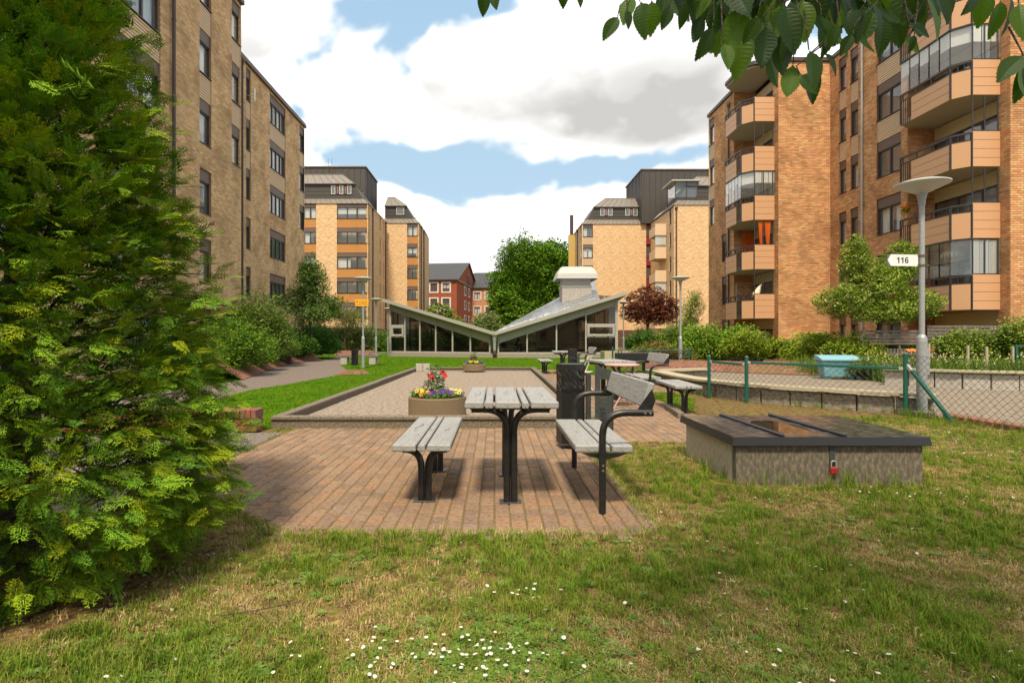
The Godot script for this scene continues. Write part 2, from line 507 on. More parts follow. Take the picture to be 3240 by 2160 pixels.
# ------------------------------------------------------------------ sky
func make_sky() -> PanoramaSkyMaterial:
	var w := 2048
	var h := 1024
	var data := PackedFloat32Array()
	data.resize(w * h * 3)
	var n1 := noise_of(301, 1.15, 6)
	n1.fractal_gain = 0.52
	var n2 := noise_of(302, 2.3, 5)
	var n3 := noise_of(303, 9.0, 4)
	# openings of blue between the clouds: azimuth, elevation, widths, strength
	var gaps := []
	for g in [[1180, 0, 200, 50, .24], [1440, 30, 140, 50, .22], [1490, 215, 110, 40, .36], [1290, 545, 200, 50, .42], [1130, 500, 120, 46, .38], [1540, 590, 150, 30, .20], [1960, 530, 240, 44, .48], [2210, 465, 180, 50, .62], [1600, 850, 160, 30, .2], [1640, 10, 150, 30, .3]]:
		var dx: float = (g[0] - 1566.0) / 1750.0
		var dy: float = (1068.0 - g[1]) / 1750.0
		gaps.append([atan(dx), atan(dy / sqrt(1 + dx * dx)), g[2] / 1750.0, g[3] / 1750.0, g[4]])
	var banks := []
	for g in [[1250, 300, 420, 130, .62], [1560, 340, 260, 110, .30], [1900, 270, 420, 130, .32], [850, 220, 260, 200, .28], [1430, 720, 330, 70, .42], [1950, 660, 260, 60, .42], [2200, 150, 300, 140, .28], [1500, 835, 110, 25, .30], [1750, 120, 220, 80, .25], [1560, 830, 500, 60, .3]]:
		var dx: float = (g[0] - 1566.0) / 1750.0
		var dy: float = (1068.0 - g[1]) / 1750.0
		banks.append([atan(dx), atan(dy / sqrt(1 + dx * dx)), g[2] / 1750.0, g[3] / 1750.0, g[4]])
	# dense cloud bellies
	var belly := []
	for g in [[1180, 320, 260, 90, .9], [1580, 440, 240, 60, .8], [2010, 370, 240, 110, 1.0], [1480, 780, 200, 40, .3]]:
		var dx: float = (g[0] - 1566.0) / 1750.0
		var dy: float = (1068.0 - g[1]) / 1750.0
		belly.append([atan(dx), atan(dy / sqrt(1 + dx * dx)), g[2] / 1750.0, g[3] / 1750.0, g[4]])
	var hor := Color(.34, .43, .485)
	var zen := Color(.145, .255, .38)
	for y in h:
		var el := (0.5 - (y + 0.5) / h) * PI
		if el < -0.02:
			for x in w:
				var q := (y * w + x) * 3
				data[q] = .32; data[q + 1] = .30; data[q + 2] = .26
			continue
		var ce := cos(el)
		var se := sin(el)
		for x in w:
			var az := (x + 0.5) / w * TAU
			if az > PI: az -= TAU
			var d := Vector3(sin(az) * ce, se * 1.7, -cos(az) * ce)
			var wp := n2.get_noise_3dv(d * 1.0)
			var f := n1.get_noise_3dv(d * 1.55 + Vector3(wp, wp * .6, -wp) * .22)
			var fu := n1.get_noise_3dv((d + Vector3(-.02, .10, 0)) * 1.55 + Vector3(wp, wp * .6, -wp) * .22)
			var cover := f * 1.45 + .22 + .10 * n3.get_noise_3dv(d)
			var dark := 0.0
			if absf(az) < 0.9 and el < 0.75:
				for g in gaps:
					var a: float = (az - g[0]) / g[2]
					var b: float = (el - g[1]) / g[3]
					var e := a * a + b * b
					if e < 5.0: cover -= g[4] * exp(-e)
				for g in banks:
					var a: float = (az - g[0]) / g[2]
					var b: float = (el - g[1]) / g[3]
					var e := a * a + b * b
					if e < 5.0: cover += g[4] * exp(-e)
				for g in belly:
					var a: float = (az - g[0]) / g[2]
					var b: float = (el - g[1]) / g[3]
					dark += g[4] * exp(-a * a - b * b)
			var t := clampf(cover / .26 + .08, 0, 1)
			t = t * t * (3 - 2 * t)
			var blue := hor.lerp(zen, clampf(pow(se, 0.55), 0, 1))
			# thick parts seen from below are greyer; their rims are bright
			var thick := clampf((cover - .22) / .55, 0, 1)
			thick = clampf(thick * .45 + dark * (.55 + f * 1.2), 0, 1)
			var lit := clampf(.72 - .37 * thick * thick * (3 - 2 * thick) + .5 * clampf(f - fu, -.16, .10) + .07 * n3.get_noise_3dv(d * .6 + Vector3(7, 1, 3)), .32, .80)
			var q := (y * w + x) * 3
			data[q] = lerpf(blue.r, lit * 1.0, t)
			data[q + 1] = lerpf(blue.g, lit * .980, t)
			data[q + 2] = lerpf(blue.b, lit * .950, t)
	var im := Image.create_from_data(w, h, false, Image.FORMAT_RGBF, data.to_byte_array())
	var s := PanoramaSkyMaterial.new()
	s.panorama = ImageTexture.create_from_image(im)
	return s


# ------------------------------------------------------------------ ground surfaces
func sheet(poly: Array, y: float) -> G:
	# poly: [x, distance ahead] pairs
	var g := G.new()
	var pk := PackedVector2Array()
	for p in poly: pk.append(Vector2(p[0], -p[1]))
	var ids := Geometry2D.triangulate_polygon(pk)
	for t in range(0, ids.size(), 3):
		var a := Vector3(pk[ids[t]].x, y, pk[ids[t]].y)
		var b := Vector3(pk[ids[t + 1]].x, y, pk[ids[t + 1]].y)
		var d := Vector3(pk[ids[t + 2]].x, y, pk[ids[t + 2]].y)
		if (b - a).cross(d - a).y < 0: g.tri(a, d, b)
		else: g.tri(a, b, d)
	return g

func inside(poly: Array, x: float, d: float) -> bool:
	var pk := PackedVector2Array()
	for p in poly: pk.append(Vector2(p[0], p[1]))
	return Geometry2D.is_point_in_polygon(Vector2(x, d), pk)

const PATH := [[-2.72, 2.0], [-2.72, 7.1], [-3.3, 7.1], [-4.5, 7.6], [-5.3, 9.6], [-5.7, 12.7], [-5.4, 14.6], [-5.1, 17.8], [-5.6, 21.0], [-6.8, 24.3], [-8.0, 30.0], [-8.7, 34.0], [-8.9, 46.0], [-11.6, 46.0], [-11.2, 40.0], [-9.7, 33.4], [-9.3, 29.6], [-9.9, 27.1], [-8.6, 21.2], [-7.25, 15.9], [-7.6, 10.0], [-7.6, 2.0]]
const PLAZA := [[4.55, 14.8], [4.6, 11.7], [5.05, 10.6], [5.6, 9.95], [6.2, 9.3], [6.95, 8.75], [6.85, 8.2], [7.05, 6.8], [8.3, 4.6], [16, 4.6], [16, 12.5], [10.4, 13.9], [10.9, 17.0], [8.0, 19.4], [5.9, 22.0], [5.4, 19.0], [6.2, 15.9]]
const COURT := [[-2.92, 7.65], [1.28, 7.65], [1.30, 19.95], [-2.78, 19.95]]

func is_paved(x: float, d: float) -> bool:
	if d > 3.43 and d < 7.5 and x < 1.02 and x > -2.7:
		return x > -1.32 - (d - 3.43) * 1.05
	if d >= 6.49 and d < 21.0 and x > 1.42 and x < 3.2: return true
	if d >= 6.49 and d < 7.5 and x >= 1.02 and x < 1.43: return true
	return d > 12.4 and d < 15.0 and x >= 3.2 and x < 4.1

func is_grass(x: float, d: float) -> bool:
	if is_paved(x, d): return false
	if x > -3.1 and x < 1.46 and d > 7.45 and d < 20.15: return false
	if x > 1.98 and x < 3.62 and d > 4.58 and d < 5.9: return false
	if d > 36.0 or (d > 33.2 and absf(x) < 7.6): return false
	if inside(PATH, x, d) or inside(PLAZA, x, d): return false
	return true

func make_ground() -> void:
	var g := G.new()
	g.quad(Vector3(-600, -.012, 60), Vector3(600, -.012, 60), Vector3(600, -.012, -900), Vector3(-600, -.012, -900))
	struct("ground", g, M.soil)
	struct("lawn", sheet([[-12, 7.55], [-3.05, 7.45], [-3.05, 20.1], [1.45, 20.1], [1.45, 21.0], [3.2, 21.0], [3.2, 15.0], [5.0, 15.0], [5.0, 22], [9, 36], [9, 60], [-16, 60], [-16, 7.55]], -.006), M.lawn)
	struct("path", sheet(PATH, 0.0), M.asphalt)
	struct("plaza", sheet(PLAZA, -.001), M.plaza)
	struct("gravel_court", sheet(COURT, .025), M.gravel)
	# rounded stones lying loose on the gravel
	var peb := G.new()
	for t in 8:
		var a0 := TAU * t / 8
		var a1 := TAU * (t + 1) / 8
		peb.tri3(Vector3(cos(a0), 0, sin(a0)), Vector3(0, .7, 0), Vector3(cos(a1), 0, sin(a1)), Vector3(cos(a0), .5, sin(a0)), UP, Vector3(cos(a1), .5, sin(a1)))
	var xf := []
	var cs := []
	for i in 9000:
		var d := 7.7 + pow(rng.randf(), 1.6) * 12.1
		var x := rng.randf_range(-2.85, 1.25)
		var s := rng.randf_range(.004, .010)
		xf.append(Transform3D(Basis(UP, rng.randf() * TAU).scaled(Vector3(s, s * .8, s * rng.randf_range(.6, 1))), Vector3(x, .025, -d)))
		var t := rng.randf_range(.6, 1.25)
		cs.append(Color(.36 * t, .30 * t, .24 * t))
	var pb := multi(self, "gravel", peb.mesh(), M.paver, xf, cs)
	tag(pb, "loose beige gravel stones covering the timber-edged court", "gravel", "", "stuff")
	# brick pavers, running bond along the view
	var base := struct("pavement", sheet([[-2.72, 4.78], [-1.30, 3.43], [1.04, 3.43], [1.04, 6.47], [3.22, 6.47], [3.22, 12.4], [4.12, 12.4], [4.12, 15.0], [3.22, 15.0], [3.22, 21.0], [1.40, 21.0], [1.40, 7.52], [-2.72, 7.52]], -.0045), M.joint)
	var all := []
	var col := -27
	while col * .1065 < 4.2:
		var x := col * .1065 + .05
		var r := 20
		while r * .168 < 21.1:
			var d := r * .168 + (.084 if posmod(col, 2) == 1 else 0.0)
			if is_paved(x, d) and is_paved(x, minf(d + .08, 20.9)):
				all.append([d * d + x * x * .3, x, d])
			r += 1
		col += 1
	all.sort_custom(func(a, b): return a[0] < b[0])
	var tones := [Color(.292, .196, .132), Color(.275, .188, .129), Color(.310, .205, .137), Color(.245, .170, .122), Color(.318, .198, .125), Color(.288, .202, .142), Color(.262, .176, .122)]
	var meshes := []
	for t in tones:
		var b := G.new()
		b.tint(t)
		b.cbox(Vector3.ZERO, Vector3(.0990, .05, .1585), .006)
		meshes.append(b.mesh())
	xf = []
	cs = []
	var white := G.new()
	white.cbox(Vector3.ZERO, Vector3(.0990, .05, .1585), .006)
	for i in all.size():
		var sink := rng.randf_range(-.004, .002)
		var tf := Transform3D(Basis(UP, rng.randf_range(-.014, .014)) * Basis(Vector3(1, 0, 0), rng.randf_range(-.012, .012)), Vector3(all[i][1] + rng.randf_range(-.002, .002), -.022 + sink, -all[i][2] + rng.randf_range(-.003, .003)))
		if i < 300:
			pm(base, "brick", meshes[rng.randi() % meshes.size()], M.paver, tf)
		else:
			xf.append(tf)
			cs.append(tones[rng.randi() % tones.size()] * rng.randf_range(.88, 1.1))
	var rest := multi(base, "brick_field", white.mesh(), M.paver, xf, cs)
	rest.set_meta("kind", "stuff")
	# sloping brick verges beside the path and the plaza
	for q in [[[-7.25, 15.9, 0], [-8.6, 21.2, 0], [-9.5, 21.6, .55], [-8.1, 15.9, .5]], [[-9.9, 27.1, 0], [-9.3, 29.6, 0], [-10.2, 30.2, .5], [-10.9, 27.2, .5]], [[-8.6, 21.2, 0], [-9.9, 27.1, 0], [-10.9, 27.2, .5], [-9.5, 21.6, .55]], [[5.9, 22.0, .01], [8.0, 19.4, .01], [8.6, 20.4, .35], [6.3, 23.4, .3]], [[8.0, 19.4, .01], [10.9, 17.0, .01], [11.6, 17.8, .42], [8.6, 20.4, .35]], [[-11.2, 38.5, .01], [-8.9, 38.5, .01], [-8.6, 40.0, .28], [-11.4, 40.0, .28]]]:
		var b := struct("brick_verge", G_slope(q), M.joint)
		laid_bricks(b, q)
	# small brick-paved bay beside the path
	var bay := [[-5.15, 17.6, .006], [-5.5, 20.4, .006], [-4.9, 20.6, .006], [-4.2, 18.6, .006]]
	var bb := struct("path_bay", G_slope(bay), M.joint)
	laid_bricks(bb, bay)

func G_slope(q: Array) -> G:
	var g := G.new()
	var p := []
	for a in q: p.append(Vector3(a[0], a[2], -a[1]))
	if (p[1] - p[0]).cross(p[2] - p[0]).y < 0: g.quad(p[0], p[3], p[2], p[1])
	else: g.quad(p[0], p[1], p[2], p[3])
	return g

func laid_bricks(par: Node, q: Array) -> void:
	var p := []
	for a in q: p.append(Vector3(a[0], a[2], -a[1]))
	var lu: float = ((p[1] - p[0]).length() + (p[2] - p[3]).length()) * .5
	var lv: float = ((p[3] - p[0]).length() + (p[2] - p[1]).length()) * .5
	var nu := maxi(int(lu / .125), 1)
	var nv := maxi(int(lv / .25), 1)
	var m := G.new()
	m.cbox(Vector3.ZERO, Vector3(.11, .04, .235), .005)
	var xf := []
	var cs := []
	for i in nu:
		for j in nv:
			var u := (i + .5) / nu
			var w := (j + .5) / nv
			var o: Vector3 = p[0].lerp(p[1], u).lerp(p[3].lerp(p[2], u), w)
			var ax: Vector3 = (p[1] - p[0]).lerp(p[2] - p[3], w).normalized()
			var az: Vector3 = (p[3] - p[0]).lerp(p[2] - p[1], u).normalized()
			var ay := az.cross(ax).normalized()
			if ay.y < 0: ay = -ay
			az = ax.cross(ay)
			xf.append(Transform3D(Basis(ax, ay, az), o + ay * rng.randf_range(-.004, .003)))
			cs.append(Color(.27, .135, .095) * rng.randf_range(.75, 1.15))
	var o := multi(par, "brick_field", m.mesh(), M.paver, xf, cs)
	o.set_meta("kind", "stuff")

func make_edging() -> void:
	# timber edging of the gravel court
	var t := thing("court_edging", "weathered timber edging boards framing the gravel boule court", "edging")
	var run := func(a: Vector3, b: Vector3, n: int, lift: float):
		for i in n:
			var p := a.lerp(b, float(i) / n)
			var q := a.lerp(b, float(i + 1) / n)
			var g := G.new()
			var dir := (q - p).normalized()
			g.cbox(Vector3.ZERO, Vector3(.15, .045, (q - p).length() - .006), .006)
			var base := Basis(UP.cross(dir), UP, dir)
			part(t, "board", g, M.kerb_wood, Transform3D(base * Basis(Vector3(0, 0, 1), rng.randf_range(-.02, .02)), (p + q) * .5 + UP * (lift + rng.randf_range(-.006, .006))))
			var s := G.new()
			s.cbox(Vector3.ZERO, Vector3(.10, .125, (q - p).length() - .004), .005)
			part(t, "edge_plank", s, M.kerb_wood, Transform3D(base, (p + q) * .5 + UP * (lift - .0862)))
	run.call(Vector3(-3.05, 0, -7.58), Vector3(1.42, 0, -7.58), 2, .128)
	run.call(Vector3(-2.985, 0, -7.66), Vector3(-2.86, 0, -19.95), 6, .128)
	run.call(Vector3(1.355, 0, -7.66), Vector3(1.375, 0, -19.95), 6, .128)
	run.call(Vector3(-2.93, 0, -20.03), Vector3(1.45, 0, -20.03), 2, .128)
	var blk := thing("concrete_block", "pale split concrete block at the far corner of the gravel court", "block", Vector3(-2.55, .025, -19.6))
	for s in [-1, 1]:
		var g := G.new()
		g.cbox(Vector3(s * .124, .135, 0), Vector3(.236, .27, .22), .012)
		part(blk, "half", g, M.pale_concrete)
	# brick wall stub by the path
	var w := thing("brick_wall", "low red brick wall end with an upright coping course beside the path", "wall", Vector3(-3.07, 0, -7.22))
	var core := G.new()
	core.box(Vector3(-1.2, .135, 0), Vector3(2.36, .25, .20))
	part(w, "core", core, M.mortar_tan)
	for k in 3:
		var soldier: bool = k == 2
		var n := 10 if not soldier else 34
		for i in n:
			var g := G.new()
			var tone := Color(.34, .095, .052) * rng.randf_range(.72, 1.15)
			if rng.randf() < .3: tone = Color(.22, .10, .075)
			g.tint(tone)
			if soldier:
				g.cbox(Vector3(-.035 - i * .071, .235, rng.randf_range(-.004, .004)), Vector3(.062, .115, .245), .006)
			elif k == 1 and i == 0:
				g.cbox(Vector3(-.062, .127, 0), Vector3(.120, .07, .238), .006)
			else:
				g.cbox(Vector3((-.126 if k == 0 else .004) - i * .26, .045 + k * .082, 0), Vector3(.248, .07, .238), .006)
			part(w, "brick", g, M.red_brick)
	# block wall with a pale plank around the plaza
	var line := [Vector3(4.42, 0, -15.0), Vector3(4.40, 0, -13.2), Vector3(4.55, 0, -11.7), Vector3(5.0, 0, -10.65), Vector3(5.55, 0, -9.98), Vector3(6.15, 0, -9.35), Vector3(6.95, 0, -8.72)]
	plank_wall("block_wall", "curved wall of concrete blocks under a pale plank behind the green fence", line, false, 0.25)
	plank_wall("block_wall", "straight short block wall with pale plank meeting the curved one at its tip", [Vector3(4.5, 0, -15.4), Vector3(6.2, 0, -16.1)], false, 0.25)
	plank_wall("block_wall", "block wall with a pale plank in front of the long meadow grass", [Vector3(10.1, 0, -14.3), Vector3(11.2, 0, -13.2), Vector3(12.6, 0, -12.6), Vector3(15.0, 0, -11.9)], true, 0.36)
	# steps in the verge
	var st := thing("stone_steps", "two low pale concrete steps in the sloping brick verge", "steps", Vector3(11.3, 0, -16.4))
	for k in 2:
		var g := G.new()
		g.cbox(Vector3(.25 * k, .06 + .12 * k, -.38 * k), Vector3(1.5, .12, .6), .01)
		part(st, "step", g, M.pale_concrete)
	# red edging bricks along the fence
	var eb := thing("brick_edging", "row of red edging bricks in the soil below the wire fence", "edging", Vector3(0, 0, 0))
	for i in 13:
		var a := Vector3(6.98, 0, -8.42).lerp(Vector3(6.98, 0, -6.6), i / 12.5)
		var g := G.new()
		g.tint(Color(.33, .13, .085) * rng.randf_range(.75, 1.1))
		g.cbox(Vector3.ZERO, Vector3(.24, .07, .11), .006)
		part(eb, "brick", g, M.red_brick, Transform3D(Basis(UP, rng.randf_range(-.06, .06)), a + UP * .02))

func plank_wall(called: String, label: String, pts: Array, pale: bool, hb: float) -> void:
	var w := thing(called, label, "wall", Vector3.ZERO, 0, "block walls around the plaza")
	var crv := Curve3D.new()
	for i in pts.size():
		var t: Vector3 = (pts[mini(i + 1, pts.size() - 1)] - pts[maxi(i - 1, 0)]) / 6.0
		crv.add_point(pts[i], -t, t)
	var len := crv.get_baked_length()
	var n := int(len / .50)
	for i in n:
		var a := crv.sample_baked(len * i / n)
		var b := crv.sample_baked(len * (i + 1) / n)
		var dir := (b - a).normalized()
		var g := G.new()
		g.cbox(Vector3.ZERO, Vector3(.20, hb + .06, (b - a).length() - .014), .012)
		var bs := Basis(UP.cross(dir), UP, dir)
		part(w, "block", g, M.pale_concrete if pale else M.concrete, Transform3D(bs, (a + b) * .5 + UP * (hb * .5 - .03 + rng.randf_range(-.006, .006))))
		if i % 2 == 1:
			var s := G.new()
			s.box(Vector3.ZERO, Vector3(.26, .036, .13))
			part(w, "spacer", s, M.spacer_wood, Transform3D(bs, a + UP * (hb + .018)))
	var np := maxi(int(len / 1.9), 1)
	var steps := np * 4
	for i in np:
		var g := G.new()
		for j in 4:
			var q0 := (i * 4 + j) / float(steps) * len
			var q1 := (i * 4 + j + 1) / float(steps) * len
			var a := crv.sample_baked(q0)
			var b := crv.sample_baked(q1)
			var s0 := side_at(crv, q0, len) * .21
			var s1 := side_at(crv, q1, len) * .21
			var y0 := UP * (hb + .037)
			var y1 := UP * (hb + .082)
			g.quad(a - s0 + y1, a + s0 + y1, b + s1 + y1, b - s1 + y1)
			g.quad(a - s0 + y0, b - s1 + y0, b + s1 + y0, a + s0 + y0)
			g.quad(a + s0 + y0, b + s1 + y0, b + s1 + y1, a + s0 + y1)
			g.quad(a - s0 + y0, a - s0 + y1, b - s1 + y1, b - s1 + y0)
			if j == 0: g.quad(a - s0 + y0, a + s0 + y0, a + s0 + y1, a - s0 + y1)
			if j == 3: g.quad(b + s1 + y0, b - s1 + y0, b - s1 + y1, b + s1 + y1)
		part(w, "plank", g, M.new_wood, Transform3D(Basis(), UP * (.002 * (i % 2))))

func side_at(crv: Curve3D, q: float, len: float) -> Vector3:
	var a := crv.sample_baked(maxf(q - .05, 0))
	var b := crv.sample_baked(minf(q + .05, len))
	return UP.cross((b - a).normalized())


# ------------------------------------------------------------------ tables, benches
func arc_pts(a: Vector3, corner: Vector3, b: Vector3, r: float, n := 7) -> Array:
	# straight, bend of radius r about the corner, straight
	var p := corner + (a - corner).normalized() * r
	var q := corner + (b - corner).normalized() * r
	var out := [a]
	for i in n + 1:
		var t := float(i) / n
		out.append(p.lerp(corner, t).lerp(corner.lerp(q, t), t))
	out.append(b)
	return out

func leg_pair(par: Node, z: float, top: float, half: float, bend: float, r := .0255) -> void:
	# two tubes side by side that part like a Y below the boards
	for s in [-1.0, 1.0]:
		var g := G.new()
		g.tube(arc_pts(Vector3(s * (r + .001), 0, z), Vector3(s * (r + .001), top - r, z), Vector3(s * half, top - r, z), bend), r, 12)
		part(par, "leg", g, M.black_steel)
	var pl := G.new()
	pl.cbox(Vector3(0, .006, z), Vector3(.16, .012, .10), .003)
	part(par, "foot_plate", pl, M.black_steel)

func boards(par: Node, xs: Array, y: float, z0: float, z1: float, th := .048, called := "board") -> void:
	for x in xs:
		var g := G.new()
		var w: float = x[1] - x[0]
		g.cbox(Vector3.ZERO, Vector3(w, th, absf(z1 - z0)), .007)
		part(par, called, g, M.grey_plank, Transform3D(Basis(Vector3(0, 0, 1), rng.randf_range(-.006, .006)) * Basis(UP, rng.randf_range(-.002, .002)), Vector3((x[0] + x[1]) * .5, y - th * .5, (z0 + z1) * .5 + rng.randf_range(-.006, .006))))

func make_table(label: String, at: Vector3, turn := 0.0) -> Node3D:
	var t := thing("park_table", label, "table", at, turn, "park tables along the brick paving")
	boards(t, [[-.330, -.195], [-.185, -.128], [-.112, .062], [.078, .125], [.140, .338]], .765, -.59, .59)
	for z in [-.40, .40]:
		leg_pair(t, z, .715, .29, .17)
		var g := G.new()
		g.cbox(Vector3(0, .7015, z), Vector3(.60, .026, .05), .004)
		part(t, "cross_bar", g, M.black_steel)
	return t

func make_bench(label: String, at: Vector3, turn := 0.0) -> Node3D:
	var t := thing("backless_bench", label, "bench", at, turn, "backless benches at the park tables")
	boards(t, [[-.205, -.035], [-.023, .030], [.042, .212]], .462, -.69, .69)
	for z in [-.46, .46]:
		leg_pair(t, z, .412, .165, .14)
	return t

func make_seat(label: String, at: Vector3, turn := 0.0) -> Node3D:
	# bench with a plank back, carried by one bent tube at either end
	var t := thing("armrest_bench", label, "bench", at, turn, "benches with plank backs and tube arms")
	boards(t, [[-.20, -.015], [-.003, .045], [.058, .205]], .462, -.64, .62)
	for z in [-.62, .67]:
		var zz: float = z if z > 0 else -.69
		var g := G.new()
		g.tube(arc_pts(Vector3(-.02, 0, zz), Vector3(-.02, .70, zz), Vector3(.33, .70, zz), .17, 9), .0245, 14)
		part(t, "frame_tube", g, M.black_steel)
		var b := G.new()
		b.prism([Vector2(-.16, .412), Vector2(.17, .412), Vector2(.10, .385), Vector2(0, .365), Vector2(-.09, .385)], Vector3(1, 0, 0), UP, Vector3(0, 0, zz - .05 * signf(z) - .004), Vector3(0, 0, .008))
		part(t, "seat_bracket", b, M.black_steel)
		var br := G.new()
		var ez := Vector3(0, 0, .006)
		br.prism([Vector2(.22, .70), Vector2(.33, .70), Vector2(.36, .78), Vector2(.335, .86)], Vector3(1, 0, 0), UP, Vector3(0, 0, zz - .045 * signf(z)), ez)
		part(t, "back_bracket", br, M.black_steel)
		for p in [Vector3(-.02, .34, zz + .0245 * signf(z)), Vector3(-.02, .305, zz + .0245 * signf(z)), Vector3(.27, .70, zz + .0245 * signf(z)), Vector3(.305, .70, zz + .0245 * signf(z))]:
			var bo := G.new()
			bo.tube([p, p + Vector3(0, 0, .006 * signf(z))], .009, 8)
			part(t, "bolt", bo, M.bolt)
	var bk := G.new()
	bk.cbox(Vector3.ZERO, Vector3(.046, .185, 1.27), .010)
	part(t, "backrest", bk, M.grey_plank, Transform3D(Basis(Vector3(0, 0, 1), -.26), Vector3(.315, .815, -.01)))
	return t

func peeled(par: Node, at: Vector3, len: float, wid: float) -> void:
	# split in a board where the paint has come off the brown wood
	var g := G.new()
	var r := RandomNumberGenerator.new()
	r.seed = int(len * 1000) + int(wid * 10000)
	var last := []
	for i in 13:
		var t := i / 12.0
		var c := at + Vector3(.02 * sin(t * 5.0) + r.randf_range(-.004, .004), .0004, (t - .5) * len)
		var w := wid * (sin(t * PI) * r.randf_range(.25, 1.0) + .03) * .5
		var cur := [c - Vector3(w, 0, 0), c + Vector3(w * r.randf_range(.5, 1.0), 0, 0)]
		if i > 0: g.quad(last[0], cur[0], cur[1], last[1])
		last = cur
	part(par, "split", g, M.rust)

func make_furniture() -> void:
	make_table("grey painted plank table between two benches by the litter bin", Vector3(.115, 0, -4.50))
	var tb := get_child(get_child_count() - 1)
	peeled(tb, Vector3(-.25, .7655, .1), .40, .012)
	peeled(tb, Vector3(-.03, .7655, -.1), .30, .010)
	peeled(tb, Vector3(.24, .7655, .2), .34, .010)
	make_bench("backless grey plank bench with a cracked split board, set on brick paving", Vector3(-.525, 0, -4.60))
	var bn := get_child(get_child_count() - 1)
	peeled(bn, Vector3(-.12, .4625, -.15), .34, .030)
	peeled(bn, Vector3(-.09, .4625, .30), .12, .016)
	peeled(bn, Vector3(.13, .4625, .05), .26, .010)
	make_seat("armrest bench beside the concrete chamber with the padlock", Vector3(.765, 0, -4.50))
	make_table("grey plank table standing behind the pink folding table", Vector3(2.32, 0, -11.2), .12)
	make_seat("armrest bench between the black grill and the curved block wall", Vector3(2.98, 0, -11.2))
	make_bench("backless grey bench at the grass edge near a loose timber beam", Vector3(3.08, 0, -9.35), -.06)
	make_table("small far plank table in front of the glass pavilion", Vector3(2.30, 0, -18.8), -.05)
	make_bench("far backless bench at the gravel court corner before the pavilion", Vector3(1.72, 0, -19.2))
	make_seat("far armrest bench behind the tall narrow bin", Vector3(2.95, 0, -18.6))
	var bm := thing("timber_beam", "loose weathered timber beam lying under the backless bench", "beam", Vector3(3.0, 0, -8.9))
	var g := G.new()
	g.cbox(Vector3(0, .045, 0), Vector3(.10, .09, 1.1), .008)
	part(bm, "beam", g, M.kerb_wood, Transform3D(Basis(UP, -.12), Vector3(-.12, 0, 0)))
	# pink folding table
	var p := thing("folding_table", "pink metal folding table on crossed legs behind the bench back", "table", Vector3(2.24, 0, -9.75), .2)
	var top := G.new()
	top.lathe(Vector3.ZERO, [Vector2(0, .725), Vector2(.29, .725), Vector2(.305, .735), Vector2(.305, .75), Vector2(.29, .757), Vector2(0, .757)], 28)
	part(p, "table_top", top, M.pink_paint)
	for z in [-.17, .17]:
		for s in [-1.0, 1.0]:
			var lg := G.new()
			lg.tube([Vector3(-.24 * s, .0, z + .02 * s), Vector3(.21 * s, .73, z + .02 * s)], .011, 8)
			part(p, "leg", lg, M.pink_paint)
	for s in [-1.0, 1.0]:
		var cr := G.new()
		cr.tube([Vector3(.13 * s, .60, -.18), Vector3(.13 * s, .60, .18)], .008, 6)
		part(p, "cross_bar", cr, M.pink_paint)
	# cream folding chair behind it
	var c := thing("folding_chair", "cream metal folding chair partly hidden behind the pink table", "chair", Vector3(1.98, 0, -12.4), -.4)
	for z in [-.19, .19]:
		for s in [-1.0, 1.0]:
			var lg := G.new()
			lg.tube([Vector3(-.2 * s, 0, z), Vector3(.17 * s, .46 if s < 0 else .82, z)], .01, 8)
			part(c, "leg", lg, M.cream_paint)
	for i in 5:
		var sl := G.new()
		sl.cbox(Vector3(-.15 + i * .075, .455, 0), Vector3(.06, .015, .40), .003)
		part(c, "seat_slat", sl, M.cream_paint)
	for i in 2:
		var sl := G.new()
		sl.cbox(Vector3(.15 + i * .012, .70 + i * .09, 0), Vector3(.012, .06, .40), .003)
		part(c, "back_slat", sl, M.cream_paint)

func hex(r: float) -> Array:
	var out := []
	for i in 6: out.append(Vector2(cos(TAU * i / 6 + .26), sin(TAU * i / 6 + .26)) * r)
	return out

